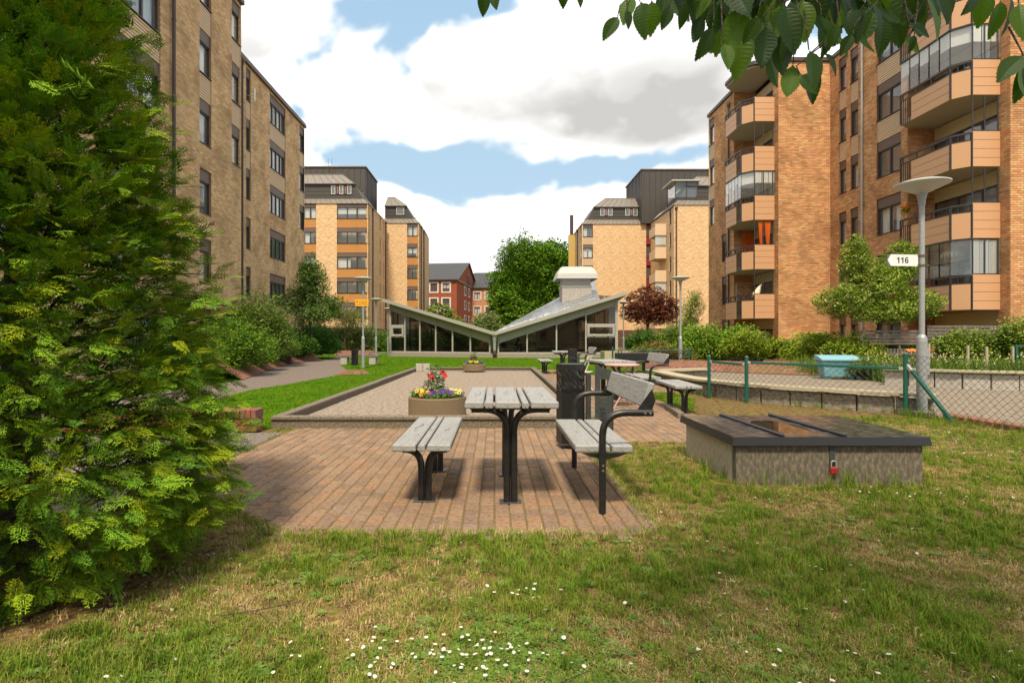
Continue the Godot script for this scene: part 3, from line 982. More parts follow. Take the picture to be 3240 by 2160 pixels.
func make_bin(called: String, label: String, at: Vector3, h: float, r: float, grp: String) -> Node3D:
	var t := thing(called, label, "litter bin", at, 0, grp)
	var b := G.new()
	b.prism(hex(r), Vector3(1, 0, 0), Vector3(0, 0, 1), Vector3(0, .06, 0), UP * (h - .30))
	part(t, "body", b, M.black_plastic)
	# plastic bag folded over the rim, creased
	var bg := G.new()
	var rows := 7
	var ns := 40
	var crinkle := noise_of(71, .013, 2)
	var rad := func(a: float, k: int, s: int) -> float:
		var q := fposmod(a - .26, TAU / 6) - TAU / 12
		return r * cos(TAU / 12) / cos(q) + .006 + .006 * crinkle.get_noise_2d(s * 31.0, k * 57.0) + (.004 if k == 1 else 0.0)
	for k in rows:
		for s in ns:
			var a0 := TAU * s / ns
			var a1 := TAU * (s + 1) / ns
			var y0 := h - .30 + .035 * k
			var y1 := y0 + .035
			var p := []
			for q in [[a0, k, s], [a1, k, (s + 1) % ns], [a1, k + 1, (s + 1) % ns], [a0, k + 1, s]]:
				var rr: float = rad.call(q[0], q[1], q[2])
				p.append(Vector3(cos(q[0]) * rr, h - .30 + .035 * q[1] + .012 * crinkle.get_noise_2d(q[2] * 43.0, q[1] * 19.0 + 300.0), sin(q[0]) * rr))
			bg.quad(p[0], p[3], p[2], p[1])
	part(t, "bag", bg, M.bag_plastic)
	var ld := G.new()
	ld.prism(hex(r * 1.03), Vector3(1, 0, 0), Vector3(0, 0, 1), Vector3(0, h - .065, 0), UP * .055)
	ld.prism(hex(r * .95), Vector3(1, 0, 0), Vector3(0, 0, 1), Vector3(0, h - .012, 0), UP * .012)
	part(t, "lid", ld, M.black_plastic)
	var ps := G.new()
	ps.cbox(Vector3(r + .04, h * .5 - .05, 0), Vector3(.05, h - .1, .09), .004)
	part(t, "post", ps, M.dark_green_steel)
	return t

func text_mesh(txt: String, size: float, dep := .003, serif := false) -> TextMesh:
	var tm := TextMesh.new()
	tm.text = txt
	var f := SystemFont.new()
	f.font_names = PackedStringArray(["Droid Sans"])
	f.font_weight = 700
	tm.font = f
	tm.font_size = 64
	tm.pixel_size = size / 64.0
	tm.depth = dep
	tm.curve_step = 2.0
	return tm

func make_bins() -> void:
	make_bin("litter_bin", "large black hexagonal litter bin with a creased bag behind the bench", Vector3(.84, 0, -6.15), .93, .158, "hexagonal litter bins")
	var p := thing("deposit_rack", "dark green steel plate with an upright slot and lettering beside the bin", "bottle rack", Vector3(1.18, 0, -6.0), 0)
	var pl := G.new()
	# plate with a slot: four pieces butted together
	pl.box(Vector3(-.066, .43, 0), Vector3(.058, .86, .006))
	pl.prism([Vector2(.035 - .07, 0), Vector2(.095, 0), Vector2(.095, .565), Vector2(.035 - .07, .565)], Vector3(1, 0, 0), UP, Vector3(-.002, 0, -.003), Vector3(0, 0, .006))
	pl.prism([Vector2(.038, .565), Vector2(.093, .565), Vector2(.093, .86), Vector2(.038, .88)], Vector3(1, 0, 0), UP, Vector3(0, 0, -.003), Vector3(0, 0, .006))
	pl.prism([Vector2(-.037, .77), Vector2(.038, .77), Vector2(.038, .88), Vector2(-.037, .905), Vector2(-.095, .93), Vector2(-.095, .86), Vector2(-.037, .86)], Vector3(1, 0, 0), UP, Vector3(0, 0, -.003), Vector3(0, 0, .006))
	part(p, "plate", pl, M.dark_green_steel)
	var fl := G.new()
	fl.box(Vector3(.105, .43, -.04), Vector3(.006, .84, .08))
	part(p, "side_flange", fl, M.dark_green_steel)
	var tm := text_mesh("PANT", .085, .002)
	var lt := pm(p, "lettering", tm, M.ink, Transform3D(Basis(Vector3(0, 0, 1), PI / 2), Vector3(-.01, .36, .0045)))
	var ar := G.new()
	ar.prism([Vector2(-.03, .10), Vector2(0, .17), Vector2(.03, .10), Vector2(.012, .10), Vector2(.012, .03), Vector2(-.012, .03), Vector2(-.012, .10)], Vector3(1, 0, 0), UP, Vector3(-.01, 0, .0035), Vector3(0, 0, .002))
	part(p, "arrow", ar, M.ink)
	make_bin("litter_bin", "far narrow black hexagonal bin on the paving beside the grill", Vector3(2.05, 0, -14.6), .92, .12, "hexagonal litter bins")
	# grill
	var g := thing("park_grill", "black steel park grill box with lifting hooks on thick legs", "grill", Vector3(3.54, 0, -14.2), .0)
	var bx := G.new()
	bx.cbox(Vector3(0, .71, -.1), Vector3(.78, .24, .50), .008)
	part(g, "fire_box", bx, M.black_steel)
	for x in [-.33, .31]:
		var lg := G.new()
		lg.cbox(Vector3(x, .295, -.1), Vector3(.07, .59, .07), .006)
		part(g, "leg", lg, M.black_steel)
		var hk := G.new()
		hk.tube([Vector3(x - .04, .82, 0), Vector3(x - .035, .88, 0), Vector3(x, .90, 0), Vector3(x + .035, .88, 0), Vector3(x + .04, .82, 0)], .012, 8)
		part(g, "hook", hk, M.black_steel)
	var sh := G.new()
	sh.cbox(Vector3(-.02, .36, .18), Vector3(.9, .03, .35), .004)
	part(g, "shelf", sh, M.black_steel)
	# blue grit bin
	var b := thing("grit_bin", "pale blue plastic grit bin with a sloping lid on the plaza", "bin", Vector3(10.15, 0, -16.4), -.25)
	var bd := G.new()
	var q := func(y: float, sx: float, sz: float) -> Array:
		return [Vector3(-sx, y, sz), Vector3(sx, y, sz), Vector3(sx, y, -sz), Vector3(-sx, y, -sz)]
	var rings := [q.call(.09, .40, .27), q.call(.40, .445, .31), q.call(.44, .465, .335), q.call(.56, .48, .345)]
	for k in 3:
		for i in 4:
			bd.quad(rings[k][i], rings[k][(i + 1) % 4], rings[k + 1][(i + 1) % 4], rings[k + 1][i])
	bd.quad(rings[0][3], rings[0][2], rings[0][1], rings[0][0])
	part(b, "body", bd, M.blue_plastic)
	for x in [-.30, .30]:
		var ft := G.new()
		ft.cbox(Vector3(x, .05, 0), Vector3(.16, .10, .44), .015)
		part(b, "foot", ft, M.blue_plastic)
	var ld := G.new()
	ld.prism([Vector2(-.38, .555), Vector2(.40, .555), Vector2(.40, .59), Vector2(.05, .665), Vector2(-.30, .70), Vector2(-.38, .60)], Vector3(0, 0, 1), UP, Vector3(-.52, 0, 0), Vector3(1.04, 0, 0))
	part(b, "lid", ld, M.blue_lid)

func make_chamber() -> void:
	var t := thing("concrete_chamber", "square concrete chamber with a black sheet metal cover and red padlock", "utility chamber", Vector3(2.80, 0, -5.24))
	var w := .78
	var dz := .61
	var g := G.new()
	g.cbox(Vector3(0, .155, -.02), Vector3(2 * w, .40, 2 * dz - .04), .015)
	part(t, "wall", g, M.board_concrete)
	var fr := G.new()
	# stained front face with a chipped corner, cast against boards of uneven depth
	var x := -w
	var r := RandomNumberGenerator.new()
	r.seed = 4
	while x < w - .01:
		var bw := minf(r.randf_range(.07, .12), w - x)
		fr.cbox(Vector3(x + bw * .5, .150, dz - .035 + r.randf_range(-.0012, .0012)), Vector3(bw + .004, .36, .075), .003)
		x += bw
	part(t, "stained_front", fr, M.stained_concrete)
	# cover: three raised fields with folded ribs between, sides folded down
	var W := w + .035
	var D := dz + .035
	var y := .395
	var cv := G.new()
	var xs := [-W, -.40, .12, W]
	for i in 3:
		var a: float = xs[i] + (.012 if i > 0 else 0.0)
		var b: float = xs[i + 1] - (.012 if i < 2 else 0.0)
		var n := 8
		for j in n:
			for k in n:
				var p := []
				for q in [[0, 0], [1, 0], [1, 1], [0, 1]]:
					var u: float = (j + q[0]) / float(n)
					var v: float = (k + q[1]) / float(n)
					var dip := -.012 * sin(u * PI) * sin(v * PI) * (1.6 if i == 1 else .6)
					p.append(Vector3(lerpf(a, b, u), y + dip + .004 * sin(v * 7.0 + i) * u * (1 - u), lerpf(-D, D, v)))
				cv.quad(p[0], p[3], p[2], p[1])
	part(t, "cover", cv, M.sheet_metal)
	for i in [1, 2]:
		var rb := G.new()
		rb.cbox(Vector3(xs[i], y + .010, 0), Vector3(.032, .028, 2 * D), .008)
		part(t, "rib", rb, M.sheet_edge)
	for s in [-1.0, 1.0]:
		var a := G.new()
		a.quad(Vector3(-W * s, y, D * s), Vector3((-W - .015) * s, y - .07, (D + .012) * s), Vector3((W + .015) * s, y - .07, (D + .012) * s), Vector3(W * s, y, D * s))
		a.quad(Vector3((-W - .015) * s, y - .07, (D + .012) * s), Vector3(-W * s, y - .078, (D - .012) * s), Vector3(W * s, y - .078, (D - .012) * s), Vector3((W + .015) * s, y - .07, (D + .012) * s))
		a.quad(Vector3(W * s, y, D * s), Vector3((W + .015) * s, y - .07, (D + .012) * s), Vector3((W + .015) * s, y - .07, -(D + .012) * s), Vector3(W * s, y, -D * s))
		part(t, "flange", a, M.sheet_edge)
	# puddle held in the dip of the middle field
	var pd := G.new()
	var ring := []
	for i in 24:
		var an := TAU * i / 24
		ring.append(Vector3(-.14 + cos(an) * (.215 + .02 * sin(an * 3)), y - .0068, .10 + sin(an) * (.47 + .04 * cos(an * 2 + 1))))
	for i in 24:
		pd.tri(Vector3(-.14, y - .0068, .10), ring[(i + 1) % 24], ring[i])
	part(t, "puddle", pd, M.water)
	var hp := G.new()
	hp.cbox(Vector3(.02, .235, dz + .009), Vector3(.045, .15, .008), .002)
	part(t, "hasp", hp, M.dark_green_steel)
	var sk := G.new()
	sk.tube(arc_pts(Vector3(0, .145, dz + .03), Vector3(0, .195, dz + .03), Vector3(.022, .195, dz + .03), .02) + arc_pts(Vector3(.022, .195, dz + .03), Vector3(.044, .195, dz + .03), Vector3(.044, .145, dz + .03), .02), .0055, 8)
	part(t, "shackle", sk, M.galvanised)
	var pk := G.new()
	pk.cbox(Vector3(.022, .115, dz + .03), Vector3(.066, .062, .026), .009)
	part(t, "padlock", pk, M.padlock_red)

func make_lamp(label: String, at: Vector3) -> Node3D:
	var t := thing("street_lamp", label, "street lamp", at, 0, "disc-topped courtyard lamps")
	var lo := G.new()
	lo.lathe(Vector3.ZERO, [Vector2(.072, 0), Vector2(.072, 1.16), Vector2(.066, 1.22), Vector2(.042, 1.27)], 16)
	part(t, "base_tube", lo, M.galvanised)
	var up := G.new()
	up.lathe(Vector3.ZERO, [Vector2(.040, 1.25), Vector2(.038, 3.32)], 14)
	part(t, "pole", up, M.galvanised)
	var nk := G.new()
	nk.lathe(Vector3.ZERO, [Vector2(.045, 3.28), Vector2(.050, 3.36), Vector2(.072, 3.47)], 18)
	part(t, "neck", nk, M.lamp_neck)
	var un := G.new()
	un.lathe(Vector3.ZERO, [Vector2(.070, 3.465), Vector2(.16, 3.505), Vector2(.355, 3.60)], 32)
	part(t, "reflector", un, M.lamp_shell)
	var cap := G.new()
	cap.lathe(Vector3.ZERO, [Vector2(.355, 3.60), Vector2(.370, 3.603), Vector2(.370, 3.62), Vector2(.30, 3.645), Vector2(.12, 3.672), Vector2(0, 3.68)], 32)
	part(t, "disc", cap, M.lamp_shell)
	return t

func make_lamps() -> void:
	var a := make_lamp("lamp post with a white arrow number sign beside the green fence", Vector3(6.66, 0, -8.62))
	var dr := G.new()
	dr.cbox(Vector3(.045, .85, .062), Vector3(.05, .40, .02), .004)
	part(a, "service_door", dr, M.galvanised)
	var ft := G.new()
	ft.cbox(Vector3(0, .02, 0), Vector3(.22, .12, .22), .02)
	part(a, "footing", ft, M.concrete)
	var spots := [["lamp post between the clipped shrubs and the low green gate fence", Vector3(7.42, 0, -22.1)], ["lamp post at the tall end of the pavilion roof", Vector3(8.65, 0, -37.2)], ["lamp post carrying a yellow notice and a litter bin by the path", Vector3(-5.32, 0, -22.3)], ["lamp post standing in the lawn between the path and the pavilion", Vector3(-7.4, 0, -34.4)], ["slim lamp post with a red flag sign behind the pavilion's low corner", Vector3(-8.75, 0, -45.2)], ["distant lamp post in front of the blank brick gable", Vector3(18.0, 0, -54.5)]]
	for s in spots:
		var l := copy(a, s[0])
		l.position = s[1]
		for k in ["service_door", "footing"]:
			var c := l.get_node_or_null(k)
			if c:
				l.remove_child(c)
				c.free()
	# arrow sign
	var t := thing("arrow_sign", "white arrow-shaped number sign clamped to the lamp post", "sign", Vector3(6.66, 0, -8.62), .10)
	var pl := G.new()
	pl.cbox(Vector3(-.33, 2.42, 0), Vector3(.52, .185, .012), .003)
	part(t, "panel", pl, M.sign_dark)
	var ar := G.new()
	ar.prism([Vector2(-.585, 2.42), Vector2(-.53, 2.51), Vector2(-.072, 2.51), Vector2(-.072, 2.33), Vector2(-.53, 2.33)], Vector3(1, 0, 0), UP, Vector3(0, 0, .0065), Vector3(0, 0, .002))
	part(t, "arrow", ar, M.sign_white)
	var tm := text_mesh("116", .125, .002)
	pm(t, "lettering", tm, M.ink, Transform3D(Basis(), Vector3(-.335, 2.42, .0098)))
	for y in [2.345, 2.495]:
		var cl := G.new()
		cl.lathe(Vector3(0, y, 0), [Vector2(.052, -.012), Vector2(.052, .012)], 14)
		cl.box(Vector3(-.06, y, 0), Vector3(.05, .018, .018))
		part(t, "clamp", cl, M.rust)
	# yellow notice
	var y := thing("notice_sign", "yellow rectangular notice with black lettering on a lamp post", "sign", Vector3(-5.32, 0, -22.3))
	var yp := G.new()
	yp.cbox(Vector3(-.04, 2.62, .045), Vector3(.54, .27, .01), .003)
	part(y, "panel", yp, M.sign_yellow)
	var lines := [["ALLT BOLLSPEL", .06, 2.685], ["ÄR FÖRBJUDET", .06, 2.62], ["INOM DETTA OMRÅDE", 0.0, 2.55]]
	for l in lines:
		pm(y, "lettering", text_mesh(l[0], .048, .002), M.ink, Transform3D(Basis(), Vector3(-.04 + l[1], l[2], .0515)))
	var em := G.new()
	for k in 16:
		var a0 := TAU * k / 16
		var a1 := TAU * (k + 1) / 16
		var o := Vector3(-.235, 2.665, .0515)
		em.quad(o + Vector3(cos(a0), sin(a0), 0) * .034, o + Vector3(cos(a0), sin(a0), 0) * .046, o + Vector3(cos(a1), sin(a1), 0) * .046, o + Vector3(cos(a1), sin(a1), 0) * .034)
	part(y, "emblem", em, M.sign_red)
	var em2 := G.new()
	em2.tube([Vector3(-.235, 2.665, .0505), Vector3(-.235, 2.665, .0525)], .022, 12)
	part(y, "emblem", em2, M.ink)
	# bin on that post
	var b := thing("post_bin", "small black bin with a bag hung on the lamp post", "litter bin", Vector3(-5.62, 0, -22.15))
	var bo := G.new()
	bo.prism(hex(.15), Vector3(1, 0, 0), Vector3(0, 0, 1), Vector3(0, .12, 0), UP * .55)
	part(b, "body", bo, M.black_plastic)
	var bg := G.new()
	bg.prism(hex(.156), Vector3(1, 0, 0), Vector3(0, 0, 1), Vector3(0, .56, 0), UP * .14)
	part(b, "bag", bg, M.bag_plastic)
	var ld := G.new()
	ld.prism(hex(.16), Vector3(1, 0, 0), Vector3(0, 0, 1), Vector3(0, .703, 0), UP * .06)
	part(b, "lid", ld, M.black_plastic)
	var br := G.new()
	br.box(Vector3(.19, .5, -.1), Vector3(.12, .03, .03))
	part(b, "bracket", br, M.black_steel)
	# red flag sign
	var f := thing("flag_sign", "small red flag sign on the slim lamp post behind the pavilion", "sign", Vector3(-8.75, 0, -45.2))
	var fp := G.new()
	fp.cbox(Vector3(.30, 3.35, 0), Vector3(.36, .46, .015), .003)
	part(f, "panel", fp, M.sign_red)
	var fb := G.new()
	fb.box(Vector3(.075, 3.35, 0), Vector3(.10, .03, .03))
	part(f, "bracket", fb, M.galvanised)
	# stone bench beyond the bin
	var sb := thing("concrete_bench", "low concrete block bench behind the lamp post bin", "bench", Vector3(-6.2, 0, -25.2))
	var s1 := G.new()
	s1.cbox(Vector3(0, .38, 0), Vector3(1.9, .09, .45), .01)
	part(sb, "seat", s1, M.weathered_wood)
	for x in [-.65, .65]:
		var s2 := G.new()
		s2.cbox(Vector3(x, .165, 0), Vector3(.3, .33, .4), .01)
		part(sb, "support", s2, M.pale_concrete)


# ------------------------------------------------------------------ fences
func mesh_run(par: Node, a: Vector3, b: Vector3, y0: float, y1a: float, y1b: float, pitch := .052) -> void:
	# woven wire: each strand zigzags upwards between its neighbours
	var g := G.new()
	var len := (b - a).length()
	var n := int(len / pitch)
	var dir := (b - a) / len
	var side := dir.cross(UP)
	for i in n:
		var top := lerpf(y1a, y1b, float(i) / n)
		var k := int((top - y0) / pitch)
		var last := Vector3.ZERO
		for j in k + 1:
			var off := ((i + j) % 2) * 1.0
			var p := a + dir * ((i + off) * pitch) + UP * (y0 + j * pitch) + side * (.003 if (j % 2) == 0 else -.003)
			if j > 0:
				var t := (p - last).normalized()
				var u := t.cross(side).normalized() * .0025
				var w := side * .0025
				var q := [last + u, last - u * .5 + w * .9, last - u * .5 - w * .9]
				var r := [p + u, p - u * .5 + w * .9, p - u * .5 - w * .9]
				for s in 3:
					g.quad(q[s], q[(s + 1) % 3], r[(s + 1) % 3], r[s])
			last = p
	g.tube([a + UP * y1a, b + UP * y1b], .002, 4, false)
	part(par, "wire_mesh", g, M.wire_green)

func post(par: Node, p: Vector3, h: float) -> void:
	var g := G.new()
	g.tube([p, p + UP * h], .034, 12)
	part(par, "post", g, M.fence_green)
	var c := G.new()
	c.tube([p + UP * h, p + UP * (h + .012)], .026, 12)
	part(par, "post_cap", c, M.clamp_metal)

func make_fences() -> void:
	var t := thing("wire_fence", "green wire mesh fence with posts, top rail and a slanting brace", "fence")
	var P := [Vector3(4.36, 0, -11.25), Vector3(4.78, 0, -10.5), Vector3(6.48, 0, -8.72), Vector3(6.84, 0, -6.9), Vector3(7.9, 0, -4.6)]
	var hs := [.85, .86, .97, .9, .9]
	for i in 4: post(t, P[i], hs[i])
	post(t, P[4], hs[4])
	for i in 2:
		var g := G.new()
		var a: Vector3 = P[i] + UP * (hs[i] - .11)
		var b: Vector3 = P[i + 1] + UP * (hs[i + 1] - (.16 if i == 0 else .24))
		var d := (b - a).normalized()
		g.cbox(Vector3.ZERO, Vector3(.044, .044, (b - a).length() - .16), .005)
		part(t, "top_rail", g, M.fence_green, Transform3D(Basis(UP.cross(d).normalized(), d.cross(UP.cross(d).normalized()), d), (a + b) * .5))
		for e in [[a, d], [b, -d]]:
			var c := G.new()
			c.cbox(Vector3.ZERO, Vector3(.042, .042, .12), .006)
			part(t, "clamp", c, M.clamp_metal, Transform3D(Basis(UP.cross(d).normalized(), d.cross(UP.cross(d).normalized()), d), e[0] + e[1] * .085))
	var br := G.new()
	var b0: Vector3 = P[2] + Vector3(.02, .78, .02)
	var b1 := Vector3(6.64, .0, -8.02)
	var bd := (b1 - b0).normalized()
	br.cbox(Vector3.ZERO, Vector3(.05, .05, (b1 - b0).length()), .006)
	part(t, "brace", br, M.fence_green, Transform3D(Basis(bd.cross(UP).normalized(), bd.cross(bd.cross(UP).normalized()), bd).orthonormalized(), (b0 + b1) * .5))
	var cl := G.new()
	cl.cbox(Vector3.ZERO, Vector3(.056, .056, .12), .006)
	part(t, "clamp", cl, M.clamp_metal, Transform3D(Basis(bd.cross(UP).normalized(), bd.cross(bd.cross(UP).normalized()), bd).orthonormalized(), b0 + bd * .05))
	for i in 4:
		mesh_run(t, P[i] + Vector3(.0, 0, .0), P[i + 1], .20 if i < 2 else .04, hs[i] - .03, hs[i + 1] - .03 if i != 1 else .80)
	var f := thing("wire_fence", "low green wire fence stub with a diagonal brace behind the armrest bench", "fence")
	var Q := [Vector3(4.6, 0, -21.6), Vector3(7.72, 0, -22.0)]
	for q in Q: post(f, q, .83)
	var rl := G.new()
	rl.tube([Q[0] + UP * .72, Q[1] + UP * .72], .02, 8)
	part(f, "top_rail", rl, M.fence_green)
	var dg := G.new()
	dg.tube([Q[1] + UP * .66, Q[1] + Vector3(-.75, .02, -.05)], .02, 8)
	part(f, "brace", dg, M.fence_green)
	mesh_run(f, Q[0], Q[1], .04, .78, .78, .07)
	# weathered privacy screen at the ground floor
	var s := thing("timber_screen", "weathered grey timber privacy screen below the brick balconies", "fence")
	var x0 := 12.95
	var x1 := 18.2
	var step := .12
	for sec in [[x0, 15.15, 1.50], [15.25, x1, 1.66]]:
		for k in 5:
			var g := G.new()
			var y: float = sec[2] - .06 - k * .108
			g.cbox(Vector3((sec[0] + sec[1]) * .5, y + rng.randf_range(-.008, .008), -19.5), Vector3(sec[1] - sec[0], .085, .022), .003)
			part(s, "slat", g, M.weathered_wood, Transform3D(Basis(Vector3(0, 0, 1), 0), Vector3.ZERO))
		var x: float = sec[0] + .05
		while x < sec[1]:
			var g := G.new()
			g.cbox(Vector3(0, (sec[2] - .68) * .5 + .02, 0), Vector3(.085, sec[2] - .68, .020), .003)
			part(s, "board", g, M.weathered_wood, Transform3D(Basis(), Vector3(x, 0, -19.478)))
			x += step
		var rl2 := G.new()
		rl2.cbox(Vector3((sec[0] + sec[1]) * .5, sec[2] - .86, -19.452), Vector3(sec[1] - sec[0], .10, .024), .003)
		part(s, "rail", rl2, M.weathered_wood)
		x = sec[0] + .1
		while x < sec[1]:
			var g := G.new()
			g.cbox(Vector3(x, sec[2] * .5, -19.54), Vector3(.07, sec[2], .06), .004)
			part(s, "post", g, M.weathered_wood)
			x += 1.25
	# picket fence and stakes at the meadow
	var pf := thing("picket_fence", "low grey picket fence stub before the flower bed", "fence")
	for i in 10:
		var x := 10.75 + i * .115
		var g := G.new()
		var h := .56 + rng.randf_range(-.05, .05)
		g.cbox(Vector3(x, h * .5, -15.3), Vector3(.07, h, .02), .004)
		part(pf, "picket", g, M.weathered_wood)
	var pr := G.new()
	pr.cbox(Vector3(11.27, .36, -15.33), Vector3(1.15, .06, .03), .003)
	part(pf, "rail", pr, M.weathered_wood)
	for a in [["slim pale stake", 12.25, 15.6, 1.05], ["pale wooden stake standing in tall grass nearer the white flowers", 13.35, 15.6, 1.0], ["thick pale wooden stake just behind the plank-topped wall", 12.9, 14.5, .98], ["short stake beside the green chair frame", 14.9, 15.9, .95]]:
		var g := G.new()
		g.cbox(Vector3(0, a[3] * .5, 0), Vector3(.055, a[3], .055), .006)
		solo("wooden_stake", "%s%s" % [a[0], " by the lamp post in the meadow" if a[0] == "slim pale stake" else ""], "stake", g, M.new_wood, Vector3(a[1], 0, -a[2]), "stakes in the meadow")
	var gf := thing("garden_frame", "dark green slatted metal garden seat frame in the meadow", "garden frame", Vector3(15.35, 0, -15.9))
	for x in [-.35, .9]:
		var g := G.new()
		g.cbox(Vector3(x, .5, 0), Vector3(.06, 1.0, .06), .004)
		part(gf, "leg", g, M.fence_green)
	for y in [.72, .98]:
		var g := G.new()
		g.cbox(Vector3(.28, y, .0), Vector3(1.3, .05, .05), .004)
		part(gf, "rail", g, M.fence_green)


# ------------------------------------------------------------------ buildings
func sill(k: int) -> float:
	return .64 + 2.745 * k

func wall(b: Node, org: Vector3, nn: Vector3, w: float, y0: float, y1: float, holes: Array, look: String, near = null) -> MeshInstance3D:
	# a wall plane with openings; look "tan" / "orange" lays real bricks, else it names a material
	var ux := UP.cross(nn)
	var us := [0.0, w]
	var vs := [y0, y1]
	for h in holes:
		us.append_array([h[0], h[2]])
		vs.append_array([h[1], h[3]])
	us.sort()
	vs.sort()
	var g := G.new()
	for i in us.size() - 1:
		for j in vs.size() - 1:
			if us[i + 1] - us[i] < .001 or vs[j + 1] - vs[j] < .001: continue
			var cu: float = (us[i] + us[i + 1]) * .5
			var cv: float = (vs[j] + vs[j + 1]) * .5
			var open := false
			for h in holes:
				if cu > h[0] and cu < h[2] and cv > h[1] and cv < h[3]: open = true
			if open: continue
			g.quad(org + ux * us[i] + UP * vs[j], org + ux * us[i + 1] + UP * vs[j], org + ux * us[i + 1] + UP * vs[j + 1], org + ux * us[i] + UP * vs[j + 1])
	var dp := -nn * .24
	for h in holes:
		var p := [org + ux * h[0] + UP * h[1], org + ux * h[2] + UP * h[1], org + ux * h[2] + UP * h[3], org + ux * h[0] + UP * h[3]]
		for i in 4:
			g.quad(p[i], p[(i + 1) % 4], p[(i + 1) % 4] + dp, p[i] + dp)
	var real := look == "tan" or look == "orange"
	var o := part(b, "wall", g, M["mortar_" + look] if real else M[look])
	if not real: return o
	var tones := [Color(.70, .465, .255), Color(.65, .415, .22), Color(.74, .51, .29), Color(.62, .385, .205), Color(.69, .485, .28)]
	if look == "orange":
		tones = [Color(.60, .315, .145), Color(.54, .265, .12), Color(.64, .36, .175), Color(.58, .29, .155), Color(.65, .40, .19)]
	var pile := []
	var ch := .0875
	for j in int((y1 - y0) / ch):
		var y := y0 + (j + .5) * ch
		var free := [[0.0, w]]
		for h in holes:
			if y + .03 > h[1] and y - .03 < h[3]:
				var nx := []
				for f in free:
					if h[2] <= f[0] or h[0] >= f[1]: nx.append(f)
					else:
						if h[0] - f[0] > .03: nx.append([f[0], h[0]])
						if f[1] - h[2] > .03: nx.append([h[2], f[1]])
				free = nx
		for f in free:
			var s: float = floor((f[0] - (.125 if j % 2 else 0.0)) / .25) * .25 + (.125 if j % 2 else 0.0)
			while s < f[1]:
				var a: float = maxf(s + .006, f[0])
				var e: float = minf(s + .244, f[1])
				if e - a > .03:
					pile.append([a, e, y])
				s += .25
	var xf := []
	var cs := []
	var unit := cache_brick()
	if near != null:
		var np: Vector3 = near
		pile.sort_custom(func(p, q): return (org + ux * p[0] + UP * p[2]).distance_squared_to(np) < (org + ux * q[0] + UP * q[2]).distance_squared_to(np))
	var singles := {}
	for i in pile.size():
		var p: Array = pile[i]
		var ctr: Vector3 = org + ux * ((p[0] + p[1]) * .5) + UP * p[2] + nn * rng.randf_range(-.002, .002)
		var tf := Transform3D(Basis(ux * (p[1] - p[0]), UP * .074, nn * .018), ctr)
		if near != null and i < 300:
			var ti := rng.randi() % tones.size()
			if not singles.has(ti):
				var bg := G.new()
				bg.tint(tones[ti])
				bg.box(Vector3.ZERO, Vector3.ONE)
				singles[ti] = bg.mesh()
			pm(o, "brick", singles[ti], M.brick, tf)
		else:
			xf.append(tf)
			cs.append(tones[rng.randi() % tones.size()] * rng.randf_range(.88, 1.12))
	var mm := multi(o, "brickwork", unit, M.brick, xf, cs)
	mm.set_meta("kind", "stuff")
	return o

func cache_brick() -> Mesh:
	if not cache.has("brick"):
		var g := G.new()
		g.box(Vector3.ZERO, Vector3.ONE)
		cache["brick"] = g.mesh()
	return cache["brick"]

func clad_mesh(w: float, h: float) -> Mesh:
	# corrugated sheet with horizontal flutes
	var key := "clad%.2f_%.2f" % [w, h]
	if not cache.has(key):
		var g := G.new()
		var n := maxi(int(h / .105), 1)
		for i in n:
			var y := h * i / n
			var s := h / n
			var z := [.0, .055, .055, .0]
			var ys := [0.0, .12, .78, .92]
			for j in 3:
				g.quad(Vector3(0, y + s * ys[j], z[j]), Vector3(w, y + s * ys[j], z[j]), Vector3(w, y + s * ys[j + 1], z[j + 1]), Vector3(0, y + s * ys[j + 1], z[j + 1]))
			g.quad(Vector3(0, y + s * .92, 0), Vector3(w, y + s * .92, 0), Vector3(w, y + s, 0), Vector3(0, y + s, 0))
		cache[key] = g.mesh()
	return cache[key]

